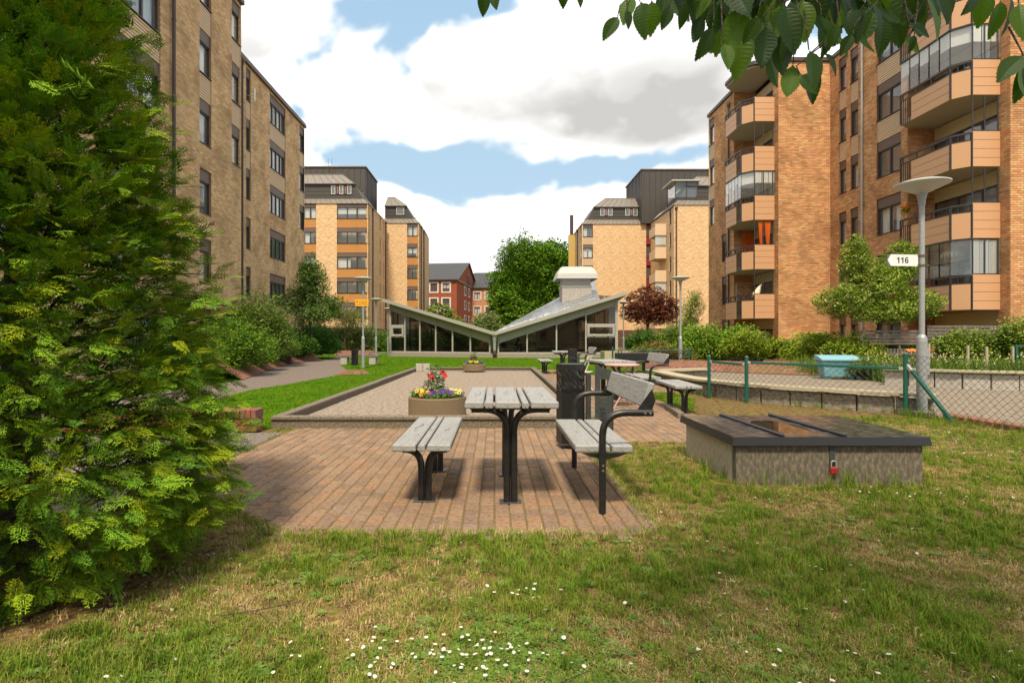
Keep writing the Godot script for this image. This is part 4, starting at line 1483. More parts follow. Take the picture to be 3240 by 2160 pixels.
func window_at(b: Node, p: Vector3, nn: Vector3, w: float, h: float, panes: int, look := "auto", fm := "window_brown", curt := "") -> Node3D:
	# frame, one pane per light, and often a curtain or blind behind
	var ux := UP.cross(nn)
	var tf := Transform3D(Basis(ux, UP, nn), p)
	var key := "win%.2f_%.2f_%d" % [w, h, panes]
	var f := .055
	if not cache.has(key):
		var g := G.new()
		g.box(Vector3(w * .5, f * .5, 0), Vector3(w, f, .09))
		g.box(Vector3(w * .5, h - f * .5, 0), Vector3(w, f, .09))
		for i in panes + 1:
			var x := clampf(w * i / panes, f * .5, w - f * .5)
			g.box(Vector3(x, h * .5, .001), Vector3(f if i in [0, panes] else f * 1.5, h - 2 * f + .002, .088))
		cache[key] = g.mesh()
		var pn := G.new()
		pn.box(Vector3.ZERO, Vector3(w / panes - f * 1.3, h - 2 * f, .008))
		cache[key + "p"] = pn.mesh()
		var cu := G.new()
		var n := 24
		var pr := Vector3.ZERO
		for i in n + 1:
			var q := Vector3(w * .42 * i / n, 0, .025 * sin(i * 1.3))
			if i > 0: cu.quad(pr + UP * .02, q + UP * .02, q + UP * (h - .02), pr + UP * (h - .02))
			pr = q
		cache[key + "c"] = cu.mesh()
		var bl := G.new()
		for i in 16:
			bl.quad(Vector3(.05, h * (.42 + .56 * i / 16), .012), Vector3(w - .05, h * (.42 + .56 * i / 16), .012), Vector3(w - .05, h * (.42 + .56 * (i + 1) / 16), -.004), Vector3(.05, h * (.42 + .56 * (i + 1) / 16), -.004))
		cache[key + "b"] = bl.mesh()
	var win := pm(b, "window", cache[key], M[fm], tf)
	for i in panes:
		pm(win, "pane", cache[key + "p"], M.glass, Transform3D(Basis(), Vector3(w * (i + .5) / panes, h * .5, -.01)))
	var r := rng.randf()
	if look == "auto":
		if r < .42: look = "curtains"
		elif r < .62: look = "blind"
		else: look = "none"
	if look == "curtains":
		pm(win, "curtain", cache[key + "c"], M.curtain_white, Transform3D(Basis(), Vector3(.02, 0, -.17)))
		if r > .12: pm(win, "curtain", cache[key + "c"], M.curtain_white, Transform3D(Basis(), Vector3(w * .57, 0, -.17)))
	elif look == "blind":
		pm(win, "blind", cache[key + "b"], M.blind, Transform3D(Basis(), Vector3(0, 0, -.13)))
	return win

func bay_holes(bays: Array) -> Array:
	# bay: [u0, width, panes, first storey, last storey, storey from which cladding runs on]
	var out := []
	for y in bays:
		for k in range(y[3], mini(y[5], y[4] + 1)):
			out.append([y[0], sill(k), y[0] + y[1], sill(k) + 1.73])
		if y[5] <= y[4]:
			out.append([y[0], sill(y[5]), y[0] + y[1], sill(y[4]) + 1.73])
	return out

func bay_fill(b: Node, org: Vector3, nn: Vector3, bays: Array, clad: String) -> void:
	var ux := UP.cross(nn)
	for y in bays:
		var u0: float = y[0]
		var w: float = y[1]
		for k in range(y[3], y[4] + 1):
			var at: Vector3 = org + ux * u0 + UP * sill(k)
			window_at(b, at - nn * .13, nn, w, 1.27, y[2])
			var hd := G.new()
			hd.box(Vector3(w * .5, .23, 0), Vector3(w, .46, .04))
			pm(b, "header_panel", cached("head%.2f" % w, hd), M.panel_brown, Transform3D(Basis(ux, UP, nn), at + UP * 1.27 - nn * .07))
			var sl := G.new()
			sl.box(Vector3(w * .5, -.012, .0), Vector3(w + .04, .024, .22))
			pm(b, "sill", cached("sill%.2f" % w, sl), M.window_brown, Transform3D(Basis(ux, UP, nn), at - nn * .07 + UP * .0))
			if k >= y[5] and k < y[4]:
				pm(b, "cladding", clad_mesh(w, 2.745 - 1.73 - .026), M[clad], Transform3D(Basis(ux, UP, nn), at + UP * 1.731 - nn * .07))

func cached(key: String, g: G) -> Mesh:
	if not cache.has(key): cache[key] = g.mesh()
	return cache[key]

func facade(b: Node, org: Vector3, nn: Vector3, w: float, y1: float, bays: Array, look: String, clad: String, near = null, y0 := 0.0) -> void:
	wall(b, org, nn, w, y0, y1, bay_holes(bays), look, near)
	bay_fill(b, org, nn, bays, clad)
	if bays.size() > 0:
		var ux := UP.cross(nn)
		var g := G.new()
		var a := org - nn * 1.3
		g.quad(a + UP * .02, a + ux * w + UP * .02, a + ux * w + UP * y1, a + UP * y1)
		part(b, "room_wall", g, M.room_dark)

func fascia(b: Node, a: Vector3, c: Vector3, nn: Vector3, y: float, h := .28, m := "roof_dark") -> void:
	var g := G.new()
	var d := (c - a).normalized()
	g.cbox(Vector3.ZERO, Vector3((c - a).length() + .1, h, .22), .02, Basis(d, UP, d.cross(UP)))
	part(b, "fascia", g, M[m], Transform3D(Basis(), (a + c) * .5 + nn * .05 + UP * y))

func pipe(b: Node, p: Vector3, h: float, r := .055, m := "gutter_brown") -> void:
	var g := G.new()
	g.tube([p, p + UP * h], r, 10, false)
	for k in 6:
		g.tube([p + UP * (1.5 + k * 2.74), p + UP * (1.56 + k * 2.74)], r * 1.25, 10)
	g.lathe(p, [Vector2(r, h), Vector2(r * 2.2, h + .22), Vector2(r * 2.2, h + .36)], 10)
	part(b, "downpipe", g, M[m])

func slab(b: Node, called: String, poly: Array, y: float, h: float, m: String) -> MeshInstance3D:
	var g := G.new()
	var pl := []
	for p in poly: pl.append(Vector2(p[0], -p[1]))
	g.prism(pl, Vector3(1, 0, 0), Vector3(0, 0, 1), Vector3(0, y, 0), UP * h)
	return part(b, called, g, M[m])

func panel(b: Node, called: String, a: Vector3, c: Vector3, y0: float, y1: float, th: float, m: String, ch := .006) -> void:
	# an upright board between two plan points
	var d := (c - a).normalized()
	var g := G.new()
	g.cbox(Vector3.ZERO, Vector3((c - a).length(), y1 - y0, th), ch, Basis(d, UP, d.cross(UP)))
	part(b, called, g, M[m], Transform3D(Basis(), (a + c) * .5 + UP * ((y0 + y1) * .5)))

func balcony(b: Node, k: int, o: Dictionary) -> void:
	# o: front a-c (facing the camera), chamfer c-d, side d-e; slab outline; kind of filling above
	var top := sill(k) + .27
	var bot := top - 1.37
	var bal := Node3D.new()
	bal.name = "balcony"
	b.add_child(bal, true)
	slab(bal, "slab", o.slab, bot + .03, .16, "soffit")
	for i in 4:
		panel(bal, "board", o.a, o.c, bot + .343 * i + .006, bot + .343 * (i + 1) - .006, .03, "balcony_peach")
	panel(bal, "corner_panel", o.c.lerp(o.d, .06), o.c.lerp(o.d, .94), bot + .01, bot + 1.0, .03, "balcony_peach")
	var s0: Vector3 = o.d.lerp(o.e, o.boards[0])
	var s1: Vector3 = o.d.lerp(o.e, o.boards[1])
	for i in 3:
		panel(bal, "board", s0, s1, bot + .333 * i + .006, bot + .333 * (i + 1) - .006, .03, "balcony_peach")
	var q0: Vector3 = o.d.lerp(o.e, o.bars[0])
	var q1: Vector3 = o.d.lerp(o.e, o.bars[1])
	for i in 5:
		var g := G.new()
		var p := q0.lerp(q1, (i + .5) / 5)
		g.box(p + UP * (bot + .5), Vector3(.022, 1.02, .022))
		part(bal, "bar", g, M.balcony_steel)
	var fr := G.new()
	for pr in [[o.c, o.d], [o.d, o.e]]:
		var a: Vector3 = pr[0]
		var c: Vector3 = pr[1]
		var d := (c - a).normalized()
		fr.box((a + c) * .5 + UP * (bot + 1.30), Vector3((c - a).length() + .02, .075, .06), Basis(d, UP, d.cross(UP)))
		fr.box((a + c) * .5 + UP * (bot + 1.03), Vector3((c - a).length(), .035, .05), Basis(d, UP, d.cross(UP)))
		for t in [.05, .35, .65, .95]:
			fr.box(a.lerp(c, t) + UP * (bot + 1.15), Vector3(.04, .24, .04))
	for p in [o.c, o.d, o.e]:
		fr.box(p + UP * (bot + .68), Vector3(.05, 1.30, .05))
	fr.box((o.a + o.c) * .5 + UP * (top + .012), Vector3((o.a - o.c).length(), .024, .05))
	part(bal, "railing", fr, M.balcony_steel)
	if k < 5:
		for t in [.02, .45, .92]:
			var g := G.new()
			g.tube([o.c.lerp(o.a, t) + UP * top, o.c.lerp(o.a, t) + UP * (top + 1.375)], .026, 8, false)
			part(bal, "column", g, M.balcony_steel)
	if o.glazed.has(k):
		var hh := 1.30
		var y := top + .03
		for pr in [[o.a, o.c, 3], [o.c, o.d, 1], [o.d, o.e, 5]]:
			var yy: float = y if pr[2] == 3 else bot + 1.36
			for i in pr[2]:
				var a: Vector3 = pr[0].lerp(pr[1], float(i) / pr[2] + .015)
				var c: Vector3 = pr[0].lerp(pr[1], float(i + 1) / pr[2] - .015)
				panel(bal, "pane", a, c, yy, top + 1.33, .008, "glass", .001)
				if o.glazed[k] == "blind":
					panel(bal, "blind", a + Vector3(.06, 0, -.06), c + Vector3(.06, 0, -.06), top + 1.33 - (.62 if i % 2 == 0 or pr[2] == 3 else .40), top + 1.32, .006, "blind", .001)
				elif pr[2] == 3:
					curtain(bal, a + Vector3(0, 0, -.08), c + Vector3(0, 0, -.08), y, top + 1.3, "curtain_white")
		var rl := G.new()
		for pr in [[o.c, o.d], [o.d, o.e]]:
			var d: Vector3 = (pr[1] - pr[0]).normalized()
			rl.box((pr[0] + pr[1]) * .5 + UP * (top + 1.35), Vector3((pr[1] - pr[0]).length() + .06, .05, .09), Basis(d, UP, d.cross(UP)))
		part(bal, "glazing_track", rl, M.balcony_steel)

func curtain(b: Node, a: Vector3, c: Vector3, y0: float, y1: float, m: String, gather := 0.0) -> void:
	var g := G.new()
	var n := 30
	var d := (c - a).normalized()
	var s := d.cross(UP)
	for i in n:
		var p := []
		for q in [[i, 0], [i + 1, 0], [i + 1, 1], [i, 1]]:
			var t: float = float(q[0]) / n
			var w := lerpf(.5 + (t - .5) * (1.0 - gather), t, float(q[1]))
			p.append(a.lerp(c, w) + UP * (y0 if q[1] == 0 else y1) + s * (.03 * sin(q[0] * 1.35)))
		g.quad(p[0], p[1], p[2], p[3])
	part(b, "curtain", g, M[m])

func recess(b: Node, x: float, d0: float, d1: float, ks: Array) -> void:
	# glazed wall behind a balcony: beige strip above dark doors
	var org := Vector3(x, 0, -d0)
	var nn := Vector3(-1, 0, 0)
	var w := d0 - d1
	for k in ks:
		var y := sill(k) - 1.06
		var hp := G.new()
		hp.box(Vector3(x - .03, y + 2.42, -(d0 + d1) * .5), Vector3(.05, .55, w))
		part(b, "beige_strip", hp, M.beige_panel)
		window_at(b, Vector3(x, y, -d0), nn, w, 2.13, 3, "none")
	var g := G.new()
	g.quad(Vector3(x + 1.4, 0, -d0), Vector3(x + 1.4, 0, -d1), Vector3(x + 1.4, 16.2, -d1), Vector3(x + 1.4, 16.2, -d0))
	part(b, "room_wall", g, M.room_dark)

func make_near_left() -> void:
	var b := thing("apartment_building", "tan brick block behind the conifer, with brown downpipes and ribbed panels", "building")
	var X := Vector3(1, 0, 0)
	facade(b, Vector3(-11.5, 0, -5), X, 20.0, 16.4, [[3.0, 2.4, 3, 0, 5, 3], [7.4, 1.0, 1, 0, 5, 3], [11.5, 2.47, 3, 0, 5, 3], [16.5, .89, 1, 0, 5, 3], [19.13, .85, 1, 3, 5, 3]], "tan", "cladding_pale", Vector3(-11.5, 10.5, -20.5))
	facade(b, Vector3(-13.7, 0, -25), X, 14.7, 16.4, [[5.4, .56, 1, 0, 5, 3], [8.6, 2.5, 4, 0, 5, 3], [13.7, .95, 1, 3, 5, 3]], "tan", "cladding_pale")
	pipe(b, Vector3(-11.38, 0, -19.6), 16.6, .06)
	pipe(b, Vector3(-13.60, 0, -29.75), 15.9, .06)
	slab(b, "roof", [[-11.42, 4.9], [-11.42, 25.08], [-13.62, 25.08], [-13.62, 39.8], [-27, 39.8], [-27, 4.9]], 16.4, .18, "roof_dark")
	fascia(b, Vector3(-11.5, 0, -5), Vector3(-11.5, 0, -25), X, 16.36, .22, "panel_brown")
	fascia(b, Vector3(-13.7, 0, -25), Vector3(-13.7, 0, -39.7), X, 16.36, .22, "panel_brown")
	# remaining sides
	for q in [[[-11.5, 25.0], [-13.7, 25.0]], [[-13.7, 39.7], [-27, 39.7]], [[-27, 39.7], [-27, 5]], [[-27, 5], [-11.5, 5]]]:
		panel(b, "wall", Vector3(q[0][0], 0, -q[0][1]), Vector3(q[1][0], 0, -q[1][1]), 0, 16.4, .1, "far_tan")
	var ant := G.new()
	ant.tube([Vector3(-13.7, 14.6, -30.6), Vector3(-13.3, 14.65, -30.6)], .03, 6)
	ant.tube([Vector3(-13.3, 14.3, -30.6), Vector3(-13.3, 15.0, -30.6)], .04, 6)
	part(b, "wall_light", ant, M.clamp_metal)

func make_near_right() -> void:
	var b := thing("apartment_building", "orange brick block with two stacks of peach-panelled balconies", "building")
	var W := Vector3(-1, 0, 0)
	var S := Vector3(0, 0, 1)
	facade(b, Vector3(14.75, 0, -38.1), W, 4.0, 16.4, [[.02, .93, 1, 3, 5, 3], [2.2, .73, 2, 0, 2, 9]], "orange", "cladding_pale")
	wall(b, Vector3(14.75, 0, -34.1), S, 1.35, 0, 16.4, [], "orange")
	recess(b, 16.0, 34.1, 30.6, [0, 1, 2, 3, 4, 5])
	wall(b, Vector3(15.6, 0, -31.0), W, .6, 0, 16.4, [], "orange")
	wall(b, Vector3(15.6, 0, -30.4), S, 2.85, 0, 16.4, [], "orange")
	facade(b, Vector3(18.45, 0, -30.4), W, 5.7, 16.4, [[.78, .62, 1, 0, 5, 3], [1.72, .62, 1, 0, 5, 3], [3.7, 1.6, 2, 0, 5, 3]], "orange", "cladding_pale")
	wall(b, Vector3(18.45, 0, -24.7), S, 1.28, 0, 16.4, [], "orange")
	recess(b, 19.7, 24.7, 21.1, [0, 1, 2, 3, 4, 5])
	wall(b, Vector3(19.4, 0, -21.3), W, .5, 0, 16.4, [], "orange")
	wall(b, Vector3(19.4, 0, -20.8), S, 8.0, 0, 16.4, [], "orange", Vector3(19.6, 5.5, -20.8))
	pipe(b, Vector3(14.66, 0, -34.7), 15.6, .05)
	pipe(b, Vector3(18.36, 0, -27.67), 15.9, .05, "lamp_neck")
	var o1 := {"a": Vector3(15.58, 0, -30.8), "c": Vector3(14.45, 0, -30.8), "d": Vector3(13.94, 0, -31.3), "e": Vector3(13.94, 0, -33.4), "boards": [.30, 1.0], "bars": [.02, .28], "slab": [[15.98, 30.85], [14.45, 30.85], [13.98, 31.32], [13.98, 33.4], [14.73, 34.08], [15.98, 34.08]], "glazed": {3: "blind"}}
	var o2 := {"a": Vector3(19.38, 0, -21.2), "c": Vector3(18.3, 0, -21.2), "d": Vector3(17.84, 0, -21.65), "e": Vector3(17.84, 0, -24.3), "boards": [.0, .76], "bars": [.78, 1.0], "slab": [[19.68, 21.25], [18.3, 21.25], [17.88, 21.68], [17.88, 24.3], [18.43, 24.68], [19.68, 24.68]], "glazed": {4: "blind", 1: "curtain"}}
	for k in range(1, 6):
		balcony(b, k, o1)
		balcony(b, k, o2)
	slab(b, "canopy", o1.slab, 16.3, .1, "soffit")
	slab(b, "canopy", o2.slab, 16.3, .1, "soffit")
	slab(b, "roof", [[14.65, 38.2], [14.65, 33.9], [13.9, 33.4], [13.9, 31.2], [14.4, 30.7], [15.5, 30.3], [18.37, 30.3], [18.37, 24.9], [17.8, 24.3], [17.8, 21.6], [18.25, 21.1], [19.32, 20.7], [30, 20.7], [30, 38.2]], 16.4, .2, "roof_dark")
	for q in [[[14.75, 38.1], [30, 38.1]], [[30, 38.1], [30, 20.8]], [[19.4, 20.95], [27, 20.95]]]:
		panel(b, "wall", Vector3(q[0][0], 0, -q[0][1]), Vector3(q[1][0], 0, -q[1][1]), 0, 16.4, .1, "far_brown")
	# orange curtains on the open balcony of the second storey
	var y := sill(2) + .27
	curtain(b, Vector3(14.72, 0, -30.9), Vector3(15.06, 0, -30.9), y, y + 1.33, "curtain_orange", .55)
	curtain(b, Vector3(15.08, 0, -30.9), Vector3(15.42, 0, -30.9), y, y + 1.33, "curtain_orange", .55)
	curtain(b, Vector3(15.2, 0, -33.95), Vector3(16.0, 0, -33.95), y - .6, y + 1.25, "curtain_orange")
	# pots and boxes on the balconies
	for q in [["orange flowers in a pot on a balcony rail end by the lamp disc", Vector3(17.95, sill(2) + .30, -24.15), Color(.70, .16, .03)], ["green pot plant on the topmost balcony of the orange-curtain stack", Vector3(15.0, sill(5) - .86, -31.6), Color(.14, .24, .04)], ["pot plant on the balcony above the orange curtains' neighbour", Vector3(18.3, sill(3) - .86, -22.3), Color(.12, .22, .04)]]:
		var fp := thing("potted_plant", q[0], "plant", q[1])
		var pt := G.new()
		pt.lathe(Vector3.ZERO, [Vector2(.07, 0), Vector2(.11, .2), Vector2(.09, .2), Vector2(0, .18)], 14)
		part(fp, "pot", pt, M.spacer_wood)
		crown(fp, "foliage", [[Vector3(0, .38, 0), Vector3(.17, .22, .17)]], 90, leaf_cluster(31, 6, .07, .35, .05), M.leaf, [q[2], Color(.12, .21, .03)], Vector2(.8, 1.2), 31)
	# trellis and folded parasol below it
	var tr := thing("parasol", "folded cream parasol leaning on the lowest balcony rail", "parasol", Vector3(14.45, 2.45, -31.3))
	var pc := G.new()
	pc.lathe(Vector3.ZERO, [Vector2(.02, 1.0), Vector2(.16, 1.05), Vector2(.20, 1.25), Vector2(.12, 1.6), Vector2(.03, 1.85)], 10)
	part(tr, "canopy", pc, M.cloth_cream, Transform3D(Basis(Vector3(0, 0, 1), -.45), Vector3(-.2, .1, 0)))
	var pp := G.new()
	pp.tube([Vector3(-.2, 0, 0), Vector3(.66, 1.8, 0)], .02, 6)
	part(tr, "pole", pp, M.frame_white)
	var tl := thing("trellis", "white diagonal trellis on the lowest balcony's brick side wall", "trellis", Vector3(14.85, 2.45, -33.98))
	for q in [[Vector3(0, 0, 0), Vector3(0, 2.1, 0)], [Vector3(1.15, 0, 0), Vector3(1.15, 2.1, 0)], [Vector3(0, 2.1, 0), Vector3(1.15, 2.1, 0)], [Vector3(0, .9, .01), Vector3(.8, 0, .01)], [Vector3(0, 1.7, .01), Vector3(1.15, .5, .01)], [Vector3(.4, 2.1, .01), Vector3(1.15, 1.2, .01)]]:
		var g := G.new()
		g.tube(q, .02, 5)
		part(tl, "lath", g, M.frame_white)
	var ls := thing("lamp_shade", "white fringed lampshade hanging inside the glazed lowest balcony", "lamp shade", Vector3(18.75, 4.35, -22.6))
	var sh := G.new()
	sh.lathe(Vector3.ZERO, [Vector2(.42, .25), Vector2(.36, .36), Vector2(.08, .55)], 20)
	part(ls, "shade", sh, M.curtain_white)
	var fr := G.new()
	for i in 20:
		var a0 := TAU * i / 20
		var a1 := TAU * (i + 1) / 20
		fr.tri(Vector3(cos(a0) * .42, .25, sin(a0) * .42), Vector3(cos(a1) * .42, .25, sin(a1) * .42), Vector3(cos((a0 + a1) * .5) * .42, .10, sin((a0 + a1) * .5) * .42))
	part(ls, "fringe", fr, M.curtain_white)
	var cdd := G.new()
	cdd.tube([Vector3(0, .5, 0), Vector3(0, .74, 0)], .01, 5)
	part(ls, "cord", cdd, M.frame_white)

func seams(g: G, a: Vector3, b: Vector3, c: Vector3, d: Vector3, n: int, r := .02) -> void:
	# standing seams running from edge a-b up to edge d-c
	for i in n + 1:
		var p := a.lerp(b, float(i) / n)
		var q := d.lerp(c, float(i) / n)
		var t := (q - p).normalized()
		var up := (b - a).cross(d - a).normalized()
		if up.y < 0: up = -up
		var s := t.cross(up) * r
		g.quad(p + s, q + s, q + s * .3 + up * r * 2, p + s * .3 + up * r * 2)
		g.quad(p - s * .3 + up * r * 2, q - s * .3 + up * r * 2, q - s, p - s)

func roof_quad(b: Node, called: String, pts: Array, m: String, n: int) -> void:
	var g := G.new()
	var p := pts
	if (p[1] - p[0]).cross(p[2] - p[0]).y < 0: p = [pts[1], pts[0], pts[3], pts[2]]
	g.quad(p[0], p[1], p[2], p[3])
	seams(g, p[0], p[1], p[2], p[3], n)
	part(b, called, g, M[m])

func mansard(b: Node, x0: float, x1: float, df: float, db: float, y: float, wins: Array, side: float) -> void:
	# metal skirt, set-back dark storey and hipped metal roof; side +1 / -1: which end is in view
	var V := func(x: float, yy: float, d: float) -> Vector3: return Vector3(x, yy, -d)
	var e := .35
	roof_quad(b, "roof_skirt", [V.call(x0 - .1, y, df - .1), V.call(x1 + .1, y, df - .1), V.call(x1 - .7 * maxf(side, 0), y + .75, df + .8), V.call(x0 + .7 * maxf(-side, 0), y + .75, df + .8)], "roof_metal", int((x1 - x0) / .55))
	var xs: float = x1 if side > 0 else x0
	roof_quad(b, "roof_skirt", [V.call(xs + .1 * side, y, db), V.call(xs + .1 * side, y, df - .1), V.call(xs - .7 * side, y + .75, df + .8), V.call(xs - .7 * side, y + .75, db)], "roof_metal", int((db - df) / .6))
	var ax := x0 + (.8 if side < 0 else 0.0)
	var bx := x1 - (.8 if side > 0 else 0.0)
	# set-back storey with sloping outer end
	var g := G.new()
	var y1 := y + .75
	var y2 := y + 2.35
	var f := df + 1.0
	var lo: float = bx if side > 0 else ax
	var hi: float = lo - .9 * side
	var far: float = ax if side > 0 else bx
	g.quad(V.call(minf(lo, far), y1, f), V.call(maxf(lo, far), y1, f), V.call(maxf(hi, far), y2, f), V.call(minf(hi, far), y2, f))
	if side > 0: g.quad(V.call(lo, y1, f), V.call(lo, y1, db), V.call(hi, y2, db), V.call(hi, y2, f))
	else: g.quad(V.call(lo, y1, db), V.call(lo, y1, f), V.call(hi, y2, f), V.call(hi, y2, db))
	part(b, "attic_wall", g, M.roof_dark)
	for k in 3:
		var ln := G.new()
		ln.box(V.call((hi + far) * .5, y1 + .45 * (k + 1), f - .015), Vector3(absf(hi - far), .03, .03))
		part(b, "attic_band", ln, M.roof_dark)
	for w in wins:
		window_at(b, Vector3(w[0], y1 + .55, -f + .05), Vector3(0, 0, 1), w[1], .95, 1, "blind", w[2])
	fascia(b, V.call(minf(hi, far), 0, f - .05), V.call(maxf(hi, far), 0, f - .05), Vector3(0, 0, 1), y2 + .05, .14)
	# hip
	var r0: float = hi
	var r1: float = hi - 1.9 * side
	roof_quad(b, "hip_roof", [V.call(minf(r0, far), y2 + .1, f - .15), V.call(maxf(r0, far), y2 + .1, f - .15), V.call(maxf(r1, far), y2 + 1.7, f + 1.8), V.call(minf(r1, far), y2 + 1.7, f + 1.8)], "roof_metal", int(absf(r0 - far) / .8))
	roof_quad(b, "hip_roof", [V.call(r0, y2 + .1, db), V.call(r0, y2 + .1, f - .15), V.call(r1, y2 + 1.7, f + 1.8), V.call(r1, y2 + 1.7, db)], "roof_metal", 5)
	slab(b, "roof", [[minf(r1, far), f + 1.7], [maxf(r1, far), f + 1.7], [maxf(r1, far), db], [minf(r1, far), db]], y2 + 1.66, .05, "roof_metal")
	# snow rail on the skirt
	var sr := G.new()
	sr.box(V.call((x0 + x1) * .5, y1 + .05, df + .78), Vector3(x1 - x0 - .8, .1, .05))
	part(b, "snow_rail", sr, M.roof_dark)

func tower(b: Node, x0: float, x1: float, df: float, db: float, y0: float, y1: float) -> void:
	var g := G.new()
	g.box(Vector3((x0 + x1) * .5, (y0 + y1) * .5, -(df + db) * .5), Vector3(x1 - x0, y1 - y0, db - df))
	part(b, "plant_room", g, M.roof_dark)
	var s := G.new()
	var x := x0 + .3
	while x < x1:
		s.box(Vector3(x, (y0 + y1) * .5, -df + .03), Vector3(.05, y1 - y0 - .1, .06))
		x += .75
	var d := df + .3
	while d < db:
		for xx in [x0 - .03, x1 + .03]:
			s.box(Vector3(xx, (y0 + y1) * .5, -d), Vector3(.06, y1 - y0 - .1, .05))
		d += .75
	part(b, "standing_seam", s, M.roof_dark)
	var c := G.new()
	c.cbox(Vector3((x0 + x1) * .5, y1 + .06, -(df + db) * .5), Vector3(x1 - x0 + .3, .14, db - df + .3), .02)
	part(b, "coping", c, M.roof_metal)
	# ladder up the front
	var l := G.new()
	var lx := x1 - 4.2 if x0 < 0 else x0 + 9.5
	for q in [-.22, .22]:
		l.tube([Vector3(lx + q, y0 + 1, -df + .15), Vector3(lx + q, y1 + 1.0, -df + .15)], .025, 6)
	for i in 12: l.tube([Vector3(lx - .22, y0 + 1.2 + i * .33, -df + .15), Vector3(lx + .22, y0 + 1.2 + i * .33, -df + .15)], .018, 5)
	part(b, "ladder", l, M.panel_brown)

